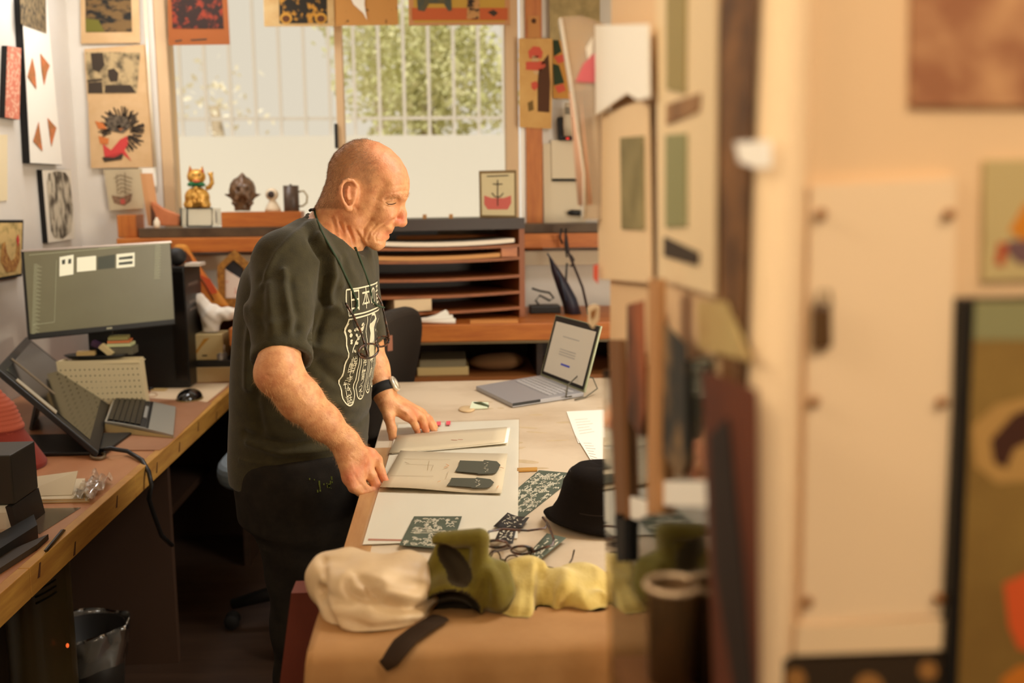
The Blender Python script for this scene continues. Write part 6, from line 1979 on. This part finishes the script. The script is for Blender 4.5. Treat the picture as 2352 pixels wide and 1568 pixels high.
# pen display leaning on its stand
B1, B2 = pZ(228, 1040, DZ + .02), pZ(253, 926, DZ + .02)
T2 = pX(61, 772, -1.58)
T1 = B1 + (T2 - B2)
td = thing('pen_display', 'large glossy black pen display tilted on a stand at the left of the desk', 'tablet', (B1 + B2) / 2 - Vector((0, 0, .02)))
tq = [B1, B2, T2, T1]
tn = (B2 - B1).cross(T2 - B1).normalized()
if tn.z < 0: tn = -tn
MB().prism(tq, tn * -.018).build('slab', M_black, td, bev=.004)
tp = lambda u, v, o=.001: bil(tq, u, v) + tn * o
MB().prism([tp(.07, .1), tp(.95, .1), tp(.95, .93), tp(.07, .93)], tn * .0006).build('glass', mat('display_glass', (34, 32, 26), .08, spec=.9), td)
MB().prism([tp(.02, .42), tp(.06, .42), tp(.06, .82), tp(.02, .82)], tn * .006).build('pen_tray', mat('pen_tray_grey', (176, 166, 144), .4), td, bev=.002)
MB().prism([tp(.30, .5), tp(.335, .5), tp(.335, .96), tp(.30, .96)], tn * .002).build('reflection_strip', mat('reflection_grey', (120, 104, 82), .4), td)  # lighter panel painted in for a window reflection on the glass
for v in (.15, .62): MB().hexa([tp(.35, v, -.02), tp(.65, v, -.02), Vector((tp(.65, v).x - .05, tp(.65, v).y, DZ + .004)), Vector((tp(.35, v).x - .05, tp(.35, v).y, DZ + .004))], (-.012, .01, 0)).build('stand_leg', M_black, td)
MB().bb((B1.x - .35, B1.y + .05, dz), (B1.x + .0, B1.y + .3, DZ + .012)).build('stand_foot', M_black, td, bev=.004)
MB().tube([D0(225 + 16 * math.cos(a), 1046 + 7 * math.sin(a), .006) for a in np.linspace(0, 2 * PI, 16)[:-1]], .0045, 6, True).build('rubber_ring', mat('ring_grey', (110, 92, 66), .4), td)
# red knitted thing
rc = D0(-24, 1074)
t = thing('knitted_garment', 'coral red ribbed knitted garment slumped on the desk at the left', 'garment', rc)
hh = .235
prof_ = []
for k in range(64):
    f = k / 63
    r = np.interp(f, [0, .05, .45, .48, .75, 1], [.150, .152, .096, .100, .078, .030])
    prof_.append((r + (.0022 * math.sin(f * 125) if f > .5 else 0), f * hh))
Mk1, Mk2 = mat('coral_rib', (178, 86, 60), .9, sheen=.1, bump=.3, bscale=300), mat('red_knit', (128, 42, 27), .9, sheen=.1, bump=.3, bscale=260)
MB().lathe([(.001, .002)] + prof_[:31], rc, 40, None, 0, 1, .8).build('lower_cloth', Mk2, t)
mb = MB().lathe(prof_[30:] + [(.001, hh)], rc, 40, None, 0, 1, .8)
mb.build('ribbed_part', Mk1, t)
for f in (.455, .49): MB().tube([rc + Vector(((.094 - (f - .455) * .3) * math.cos(a), (.094 - (f - .455) * .3) * .8 * math.sin(a), f * hh + .004 * math.sin(a * 14))) for a in np.linspace(0, 2 * PI, 90)[:-1]], .003, 5, True).build('wavy_hem', Mk1, t)
# near left: black box on a pale device, envelopes, clear bag, dark folders
d0 = D0(42, 1226)
t = thing('label_printer', 'pale grey device with a black edge under the black box at the near left', 'device', (d0.x - .1, d0.y, DZ))
MB().bb((d0.x - .26, d0.y, dz), (d0.x - .012, d0.y + .16, DZ + .062)).build('body', mat('device_grey', (186, 178, 160), .4), t, bev=.012)
MB().prism([Vector((d0.x - .012, d0.y + .001, DZ + .002)), Vector((d0.x + .001, d0.y + .001, DZ + .002)), Vector((d0.x - .010, d0.y + .001, DZ + .063)), Vector((d0.x - .024, d0.y + .001, DZ + .063))], (0, .15, 0)).build('black_edge', M_black, t)
bq = pY(33, 1158, d0.y + .015)
MB().bb((bq.x - .22, d0.y + .015, DZ + .0635), (bq.x, d0.y + .15, pY(31, 1045, d0.y + .015).z)).build('black_box', mat('black_card', (34, 30, 22), .5, c2=(44, 38, 26), scale=6), None, bev=.003, label='black box standing on the pale device at the left edge', category='box')
eq = [D0(41, 1158), D0(206, 1154), D0(196, 1106), D0(40, 1112)]
for i in range(4):
    q = [p + Vector((0, 0, .0008 + i * .0022)) for p in [eq[0] + Vector((.004 * i, .003 * i, 0)), eq[1] + Vector((-.006 * i, .002 * i, 0)), eq[2], eq[3]]]
    MB().prism(q, (0, 0, .002)).build('envelope', (M_tan2, M_cream, M_tan2, M_cream)[i], None, group='papers stacked at the near left of the desk', category='envelope',
                                      label=('lowest brown envelope of the pile left of the clear plastic', 'second cream envelope up in the pile left of the clear plastic', 'third brown envelope up in the pile left of the clear plastic', 'topmost flat cream envelope of the pile left of the clear plastic')[i])
q = [D0(30, 1128, .012), D0(172, 1118, .012), D0(180, 1108, .05), D0(30, 1120, .046)]
q = [D0(30, 1140, .011), D0(165, 1136, .011), pY(179, 1081, D0(165, 1136).y + .03), pY(29, 1101, D0(30, 1140).y + .03)]
MB().prism(q, (0, .0006, -.0012)).build('torn_envelope', M_cream, None, label='torn open cream envelope propped on the envelope pile', category='envelope')
cp = [D0(166, 1154), D0(214, 1156), D0(260, 1108), D0(216, 1096)]


def crink(u, v): return bil(cp, u, v) + Vector((0, 0, .010 + .016 * abs(math.sin(u * 8 + v * 4)) * abs(math.cos(v * 7 - u * 5)) + .004 * math.sin(u * 17) * math.sin(v * 15)))


MB().grid(crink, 18, 18, smooth=False).build('clear_wrapper', clear_mat('crinkly_plastic', (246, 240, 228), .35, .12, .22, (240, 226, 206)), None, label='crumpled clear plastic wrapper at the end of the envelope pile', category='plastic wrapper')
aq = [D0(46, 1222), D0(92, 1226), D0(186, 1166), D0(60, 1168)]
MB().prism([p + Vector((0, 0, .0006)) for p in aq], (0, 0, .0005)).build('clear_ruler', clear_mat('ruler_plastic', (236, 220, 190), .12, .15, .2, (190, 150, 110)), None, label='clear plastic set square lying under the envelopes', category='ruler')
for i, (pts, h, m, l) in enumerate(((([(-10, 1262), (80, 1210), (88, 1235), (-10, 1300)]), .03, M_black, 'black folder in front of the pale device, upper of two'), ([(-12, 1326), (105, 1262), (112, 1238), (-10, 1290)], .012, mat('dark_brown_card', (54, 42, 28), .6), 'dark brown folder at the near desk edge, lower of two'))):
    q = [D0(x, y, .001) for x, y in pts]
    q = [Vector((min(p.x, DX - .016), p.y, p.z)) for p in q]
    MB().prism(q, (0, 0, h)).build('folder', m, None, label=l, category='folder')
MB().hexa([D0(104, 1268, .001), D0(146, 1218, .001), D0(140, 1216, .012), D0(100, 1264, .012)], (.004, .004, 0)).build('dark_ruler', M_black, None, label='dark narrow ruler on edge at the near desk edge', category='ruler')
cpts = [D0(212, 1034, .004), D0(255, 1030, .03), pY(293, 1036, 2.95), pY(326, 1056, 2.86), pY(342, 1084, 2.80), pY(348, 1112, 2.78), pY(342, 1146, 2.80), pY(324, 1182, 2.84), pY(281, 1232, 2.9), pY(250, 1256, 3.0)]
cpts = [Vector((max(p.x, DX + .02) if p.z < DZ + .005 and i > 2 else p.x, p.y, p.z)) for i, p in enumerate(cpts)]
MB().tube(cpts, .0065, 8).build('cable', M_black, None, label='thick black cable hanging over the desk edge from the pen display', category='cable')
# swivel chair
cc = Vector((-.47, 3.46, 0))
ch = thing('office_chair', 'black swivel chair with a grey-blue seat behind the man', 'chair', cc)


def slab(o, a, b, ra, rb, t, p=3.2, n=36):
    nn = Vector(a).cross(Vector(b)).normalized() * t
    pts = [Vector(o) + Vector(a) * (ra * math.copysign(abs(math.cos(2 * PI * i / n)) ** (2 / p), math.cos(2 * PI * i / n))) + Vector(b) * (rb * math.copysign(abs(math.sin(2 * PI * i / n)) ** (2 / p), math.sin(2 * PI * i / n))) for i in range(n)]
    return MB().prism([q - nn / 2 for q in pts], nn, 0)


ba = Vector((.35, .936, 0)).normalized()
bb_ = Vector((.19, -.07, .98)).normalized()
slab((-.215, 3.45, .895), ba, bb_, .225, .225, .05).build('backrest', mat('chair_mesh', (46, 38, 30), .75, bump=.3, bscale=200), ch, bev=.02, seg=3)
q = pY(896, 786, 3.3)
MB().box(q + Vector((0, -.02, 0)), (.022, .003, .05), R3(0, 0, .8)).build('tag', mat('chair_tag', (150, 96, 72), .7), ch)
slab((-.54, 3.45, .585), (1, 0, 0), (0, 1, 0), .25, .24, .08).build('seat', mat('blue_grey_seat', (110, 122, 132), .8, bump=.2, bscale=200), ch, bev=.03, seg=3)
MB().tube([(-.3, 3.45, .55), (-.22, 3.46, .6), (-.2, 3.46, .72)], .02, 8).build('back_bracket', M_black, ch)
MB().lathe([(.03, .14), (.03, .3), (.022, .3), (.022, .53), (.001, .53)], cc, 16).build('gas_column', M_black, ch)
for k in range(5):
    a = math.radians(180 + 4 + 72 * k)
    e = cc + Vector((.31 * math.cos(a), .31 * math.sin(a), .085))
    leg = MB().tube([cc + Vector((0, 0, .135)), cc + Vector((.16 * math.cos(a), .16 * math.sin(a), .12)), e], [.035, .028, .018], 8).build('base_leg', M_black, ch)
    for s in (-1, 1): MB().lathe([(.001, -.011), (.024, -.011), (.027, 0), (.024, .011), (.001, .011)], e + Vector((-math.sin(a) * .018 * s, math.cos(a) * .018 * s, -.057)), 14, R3(PI / 2, 0, a)).build('caster', M_blackm, leg)
# heater and waste bin under the desk
hY = 2.42
hx1 = pY(158, 1420, hY + .12).x
ht = thing('heater', 'dark olive upright heater with vent slots under the desk', 'heater', (hx1 - .09, hY + .1, 0))
hz = pY(140, 1288, hY).z
M_heat = mat('heater_olive', (78, 66, 36), .3, spec=.6)
MB().grid(lambda u, v: Vector((hx1 - .07 + .07 * math.cos(v * 2 * PI), hY + .12 + .12 * math.sin(v * 2 * PI), (hz - .06) * min(u / .8, 1) + (.06 * math.sin((u - .8) / .2 * PI / 2) if u > .8 else 0))) * 1 if u <= .8 else Vector((hx1 - .07 + .07 * math.cos((u - .8) / .2 * PI / 2) * math.cos(v * 2 * PI), hY + .12 + .12 * math.cos((u - .8) / .2 * PI / 2) * math.sin(v * 2 * PI), hz - .06 + .06 * math.sin((u - .8) / .2 * PI / 2))), 20, 28).build('body', M_heat, ht)
MB().bb((hx1 - .19, hY + .05, 0), (hx1 - .125, hY + .2, hz - .05)).build('rear_column', mat('heater_brown', (60, 46, 30), .4), ht, bev=.01)
for k in range(5):
    a0 = -.85
    z = hz - .045 - k * .016
    mb = MB()
    mb.tube([(hx1 - .07 + .0712 * math.cos(a), hY + .12 + .122 * math.sin(a), z + (a - a0) * .012) for a in np.linspace(a0 - .2, a0 + .42, 8)], .0022, 5)
    mb.build('vent_slot', M_blackm, ht)
MB().ell(pY(155, 1482, hY + .06), (.004, .004, .006)).build('pilot_lamp', mat('pilot_orange', (255, 110, 50), .3, emit=.8), ht)
bn = Vector((pY(200, 1440, 2.85).x, 2.85, 0))
bz = pY(215, 1440, 2.85).z
bi = thing('waste_bin', 'dark waste bin lined with a clear plastic bag under the desk', 'bin', bn)
MB().lathe([(.001, .004), (.085, .004), (.105, bz), (.101, bz), (.08, .012), (.001, .012)], bn, 30).build('bin_body', mat('bin_dark', (36, 31, 26), .45), bi)
MB().grid(lambda u, v: bn + Vector(((.103 + .012 * (1 - abs(2 * u - 1)) + .004 * math.sin(v * 40 + u * 9)) * math.cos(v * 2 * PI), (.103 + .012 * (1 - abs(2 * u - 1)) + .004 * math.sin(v * 40 + u * 9)) * math.sin(v * 2 * PI), bz + .012 * math.sin(u * PI) - (.10 * (u - .5) * 2 if u > .5 else .06 * (1 - 2 * u)) + .006 * math.sin(v * 23))), 14, 70).build('bin_liner', clear_mat('liner', (236, 228, 218), .18, .15, .10), bi)
# ================================================================== PARTITION AT THE RIGHT
PX = .186
PF = .607
M_cb = mat('cream_board', (226, 190, 146), .7)
M_cb2 = mat('cream_board_light', (232, 202, 160), .7)
pt = thing('partition', 'cream partition board end standing close at the right, hung with prints', 'partition', (.3, .9, 0))
MB().bb((PX + .006, PF + .02, 0), (PX + .05, 1.205, 2.3)).build('side_board', M_cb, pt, bev=.006)
MB().bb((PX + .012, PF, 0), (.62, PF + .02, 2.3)).build('front_board', M_cb, pt, bev=.006)
MB().tube([(PX + .016, PF + .006, 0), (PX + .016, PF + .006, 2.3)], .016, 16).build('rounded_post', M_cb2, pt)
M_batt = mat('batten_brown', (120, 78, 40), .6)
for pts, m in (([(1398, 780), (1414, 1190), (1436, 1190), (1424, 780)], M_batt), ([(1489, 640), (1486, 1180), (1510, 1180), (1512, 640)], mat('batten_tan', (186, 134, 84), .6)), ([(1412, 1180), (1416, 1290), (1434, 1290), (1434, 1180)], M_blackm)):
    MB().prism(onL(pts, PX - .023), (.006, 0, 0)).build('batten', m, pt)
MB().prism(onL([(1392, 880), (1400, 1620), (1650, 1620), (1640, 860)], PX + .004), (.0015, 0, 0)).build('dark_backing', mat('backing_brown', (72, 50, 34), .6, c2=(112, 82, 54), scale=7, stretch=(1, 3, 1)), pt)
MB().prism(onL([(1383, 850), (1396, 1620), (1648, 1620), (1632, 820)], PX - .016), (.002, 0, 0)).build('acrylic_cover', clear_mat('cover_acrylic', (252, 246, 236), .22, .06), pt)


def pin(name, label, cat, pts, m, o=0, parent=None, group=None):
    return MB().prism(onL(pts, PX - .001 - o), (.0018, 0, 0)).build(name, m, parent, label=label, category=cat, group=group)


def pinned(name, label, cat, pts, m, o=0):
    q = onL(pts, PX - .001 - o)
    t = thing(name, label, cat, sum(q, Vector()) / len(q))
    MB().prism(q, (.0018, 0, 0)).build('sheet', m, t)
    return t


M_bright = mat('bright_paper', (250, 244, 232), .6)
pin('pinned_paper', 'bright white paper pinned high at the far end of the partition', 'paper', [(1366, 58), (1368, 264), (1440, 214), (1464, 230), (1490, 224), (1488, 55)], M_bright, .012)
a = pinned('mounted_print', 'narrow mounted print with a grey-green picture on the far side of the partition', 'print', [(1368, 266), (1376, 640), (1496, 650), (1488, 226)], M_cb2, .003)
pin('picture', None, None, [(1424, 316), (1427, 526), (1478, 528), (1476, 312)], mat('grey_green_print', (112, 102, 62), .7, c2=(150, 136, 92), scale=16), .005, a)
a = pinned('mounted_print', 'tall mounted print with green strips and dark corners in the middle of the partition side', 'print', [(1506, -40), (1510, 640), (1640, 680), (1646, -40)], mat('mount_cream', (232, 206, 164), .7), .003)
for pts, m in (([(1530, -40), (1530, 205), (1572, 215), (1574, -40)], mat('soft_olive', (156, 138, 86), .7)), ([(1530, 240), (1530, 286), (1602, 256), (1606, 214)], mat('soft_brown', (120, 84, 50), .7, c2=(176, 132, 88), scale=20)), ([(1528, 310), (1528, 522), (1574, 520), (1574, 306)], mat('soft_sage', (142, 140, 96), .7)), ([(1524, 544), (1524, 588), (1600, 610), (1602, 580)], M_ink)):
    pin('picture', None, None, pts, m, .005, a)
pin('poster_and_shade', 'dark brown mottled poster beside the partition post, running down into painted column shade', 'poster', [(1654, -40), (1656, 1010), (1694, 1040), (1736, -40)], mat('poster_brown', (84, 56, 30), .7, c2=(140, 96, 54), scale=16, lo=.4, hi=.65), .003)  # lower part is column shade painted dark, continuing the poster
pin('hanging_banner', 'narrow red to black banner hanging on the partition', 'banner', [(1440, 700), (1440, 960), (1470, 1002), (1480, 940), (1476, 690)], mat('banner_red', (60, 40, 28), .7, c2=(160, 88, 50), scale=9, stretch=(1, 1, .5), lo=.45, hi=.62), .018)
pin('hanging_banner', 'narrow blue-black banner hanging next to the red one on the partition', 'banner', [(1518, 734), (1520, 1042), (1562, 1096), (1576, 1060), (1572, 792)], mat('banner_blue', (50, 50, 46), .7, c2=(150, 118, 80), scale=22, lo=.45, hi=.65), .018)
pin('pale_card', 'pale yellow-green card on the partition above the red-brown poster', 'card', [(1600, 690), (1604, 800), (1722, 830), (1664, 690)], mat('card_yellowgreen', (200, 176, 116), .7, c2=(176, 140, 88), scale=14), .006)
a = pinned('red_brown_poster', 'dark red-brown poster low on the partition beside the post', 'poster', [(1612, 850), (1640, 1620), (1740, 1620), (1734, 896)], mat('poster_red', (110, 54, 26), .7, c2=(84, 40, 22), scale=8), .019)
pin('dark_figure', None, None, [(1630, 1000), (1640, 1300), (1690, 1620), (1732, 1620), (1690, 1180), (1668, 960)], mat('figure_dark', (38, 26, 20), .7), .021, a)
pin('reflection_patch', 'white patch painted as a paper reflection in the acrylic cover, nearer the far edge', 'paper', [(1436, 1146), (1440, 1186), (1462, 1194), (1492, 1180), (1490, 1152), (1450, 1140)], M_bright, .017, None, None)  # white patches painted in for papers mirrored in the cover
pin('reflection_patch', 'larger white patch painted as a paper reflection in the acrylic cover, nearer the post', 'paper', [(1514, 1104), (1520, 1160), (1630, 1164), (1628, 1104)], M_bright, .017, None, None)
tq_ = pX(1545, 1345, PX - .03)
t = thing('metal_tin', 'open metal tin with a bright rim on a ledge of the partition', 'tin', tq_)
MB().lathe([(.001, -.07), (.017, -.07), (.0185, -.002), (.0195, .002), (.0175, .002), (.016, -.066), (.001, -.066)], tq_, 24).build('tin_body', mat('tin_metal', (110, 84, 56), .35, metal=.6), t)
MB().tube([tq_ + Vector((.0188 * math.cos(a), .0188 * math.sin(a), .001)) for a in np.linspace(0, 2 * PI, 25)[:-1]], .0022, 6, True).build('rim', mat('rim_bright', (236, 206, 170), .25, metal=.4), t)
MB().bb((PX - .066, tq_.y - .04, tq_.z - .082), (PX - .0165, tq_.y + .04, tq_.z - .0705)).build('ledge', M_batt, pt)
# front of the partition
fb = lambda pts, o=.002: onB(pts, PF - o)


def front(name, label, cat, pts, m, o=.004, t=.003):
    return MB().prism(fb(pts, o), (0, t, 0)).build(name, m, None, label=label, category=cat)


q = fb([(1862, 425), (1842, 1432), (2176, 1412), (2196, 408)], .006)
t = thing('pinned_sheet', 'big blank cream sheet held by drawing pins on the partition front', 'sheet', sum(q, Vector()) / 4)
MB().prism(q, (0, .0055, 0)).build('sheet', mat('sheet_cream', (234, 204, 164), .7), t)
for x, y in ((1886, 492), (2180, 492), (1870, 922), (2164, 924), (1856, 1382), (2158, 1374)): MB().ell(pY(x, y, PF - .010), (.0035, .003, .0035)).build('drawing_pin', mat('brass_pin', (150, 96, 46), .4, metal=.5), t)
t = thing('bulldog_clip', 'dark metal clip at the left edge of the pinned sheet', 'clip', pY(1892, 740, PF - .012))
MB().prism(fb([(1872, 700), (1870, 805), (1914, 800), (1912, 698)], .014), (0, .007, 0)).build('jaw', mat('clip_dark', (84, 58, 30), .4), t, bev=.002)
MB().tube(fb([(1876, 702), (1882, 668), (1904, 668), (1908, 702)], .013), .0012, 6).build('wire_handle', mat('clip_wire', (120, 96, 60), .4, metal=.6), t)
front('white_label', 'bright white label on the rounded post of the partition', 'label', [(1690, 326), (1700, 372), (1738, 386), (1772, 384), (1772, 322)], M_bright, .012)
a = front('brown_poster', 'brown mottled poster at the top right of the partition front', 'poster', [(2096, -60), (2092, 244), (2420, 244), (2420, -60)], mat('poster_mottle', (150, 96, 62), .7, c2=(196, 146, 100), scale=26, lo=.4, hi=.65))
q = fb([(2262, 368), (2258, 646), (2420, 640), (2420, 366)], .004)
t = thing('small_poster', 'pale green poster with an orange shape at the right edge', 'poster', sum(q, Vector()) / 4)
MB().prism(q, (0, .003, 0)).build('sheet', mat('pale_sage', (186, 164, 112), .7), t)
for pts, m in (([(2318, 530), (2356, 466), (2420, 470), (2420, 556), (2350, 552)], mat('poster_orange', (198, 122, 22), .7)), ([(2294, 556), (2286, 606), (2306, 612), (2316, 560)], mat('poster_rust', (170, 70, 30), .7)), ([(2318, 552), (2312, 578), (2340, 606), (2420, 610), (2420, 552)], mat('poster_purple', (106, 76, 76), .7))):
    MB().prism(fb(pts, .0045), (0, .0004, 0)).build('shape', m, t)
q = fb([(2212, 686), (2166, 1640), (2460, 1640), (2460, 682)], .014)
t = thing('framed_poster', 'big olive poster in a black frame at the bottom right', 'picture', q[1])
MB().prism(q, (0, .012, 0)).build('frame', M_black, t)
MB().prism(fb([(2240, 690), (2198, 1640), (2460, 1640), (2460, 690)], .0146), (0, .0005, 0)).build('picture', mat('olive_poster', (140, 110, 52), .6, c2=(120, 90, 40), scale=9), t)
for nm, pts, m in (('sky_band', [(2240, 692), (2237, 780), (2460, 780), (2460, 692)], mat('sage_band', (136, 132, 90), .6)), ('tan_halo', [(2232, 980), (2240, 1070), (2290, 1110), (2420, 1100), (2420, 900), (2290, 930)], mat('halo_tan', (172, 132, 72), .6)), ('dark_arc', [(2276, 1010), (2284, 1062), (2312, 1076), (2330, 1030), (2420, 990), (2420, 920), (2330, 950)], mat('arc_dark', (62, 30, 16), .6)), ('red_patch', [(2306, 1340), (2318, 1440), (2340, 1490), (2420, 1500), (2420, 1290)], mat('patch_red', (206, 84, 36), .6)), ('orange_patch', [(2300, 1640), (2300, 1560), (2340, 1530), (2460, 1520), (2460, 1640)], mat('patch_orange', (190, 110, 30), .6))):
    MB().prism(fb(pts, .0149 if nm != 'dark_arc' else .0152), (0, .0003, 0)).build(nm, m, t)
q = fb([(1800, 1516), (1800, 1660), (2164, 1660), (2166, 1506)], .010)
t = thing('dark_notice', 'dark card with tan discs at the bottom of the partition front', 'card', sum(q, Vector()) / 4)
MB().prism(q, (0, .008, 0)).build('card', mat('notice_dark', (48, 34, 18), .6), t)
for x, y, r in ((1828, 1560, 24), (1996, 1580, 34), (2132, 1540, 22)): MB().prism(fb([(x + r * math.cos(k * PI / 8), y + r * math.sin(k * PI / 8)) for k in range(16)], .0106), (0, .0005, 0)).build('disc', mat('disc_tan', (150, 104, 52), .6), t)
front('bottom_rail', 'cream rail below the pinned sheet', 'rail', [(1830, 1438), (1826, 1504), (2164, 1492), (2168, 1424)], M_cb2, .009, .008)
# clear sleeves with rolled prints at the far end of the partition, clip
sy = 1.206
t = thing('print_sleeves', 'tall clear sleeves of rolled prints leaning at the far end of the partition', 'sleeve', pY(1350, 500, sy))
M_sl = clear_mat('roll_sleeve', (250, 244, 232), .25, .15, .45, (238, 214, 186))
MB().prism(onB([(1287, 40), (1312, 200), (1340, 400), (1340, 504), (1402, 504), (1402, 60), (1336, 36)], sy), (0, .02, 0)).build('sleeve', M_sl, t)
MB().tube(onB([(1288, 42), (1313, 200), (1341, 398), (1341, 500)], sy - .002), .0014, 6).build('sleeve_edge', M_bright, t)
MB().tube(onB([(1330, 210), (1352, 470)], sy + .012), [.012, .013], 10).build('rolled_print', mat('rolled_rose', (222, 176, 146), .6), t)
MB().prism(onB([(1322, 188), (1366, 190), (1370, 118), (1340, 146)], sy - .004), (0, .002, 0)).build('pink_sheet', mat('pink_paper', (226, 112, 122), .6), t)
MB().prism(onB([(1346, 110), (1362, 84), (1362, 122), (1350, 136)], sy - .003), (0, .001, 0)).build('white_sheet', M_bright, t)
cpn = pY(1364, 724, 1.19)
t = thing('paper_clip_peg', 'cream folded clip at the far edge of the partition above the laptop', 'clip', cpn)
MB().prism(onB([(1351, 706), (1352, 742), (1362, 756), (1376, 736), (1378, 702), (1366, 698)], 1.2), (0, .006, 0)).build('clip_body', mat('clip_cream', (224, 204, 170), .6), t, bev=.001)
MB().prism(onB([(1356, 716), (1358, 736), (1366, 728), (1370, 708)], 1.199), (0, .001, 0)).build('brown_fold', mat('fold_brown', (150, 104, 60), .6), t)
MB().prism(onB([(1364, 610), (1364, 640), (1374, 652), (1374, 606)], 1.2), (0, .004, 0)).build('red_tab', mat('tab_coral', (226, 96, 72), .6), None, label='small coral tab on the far edge of the partition', category='tab')
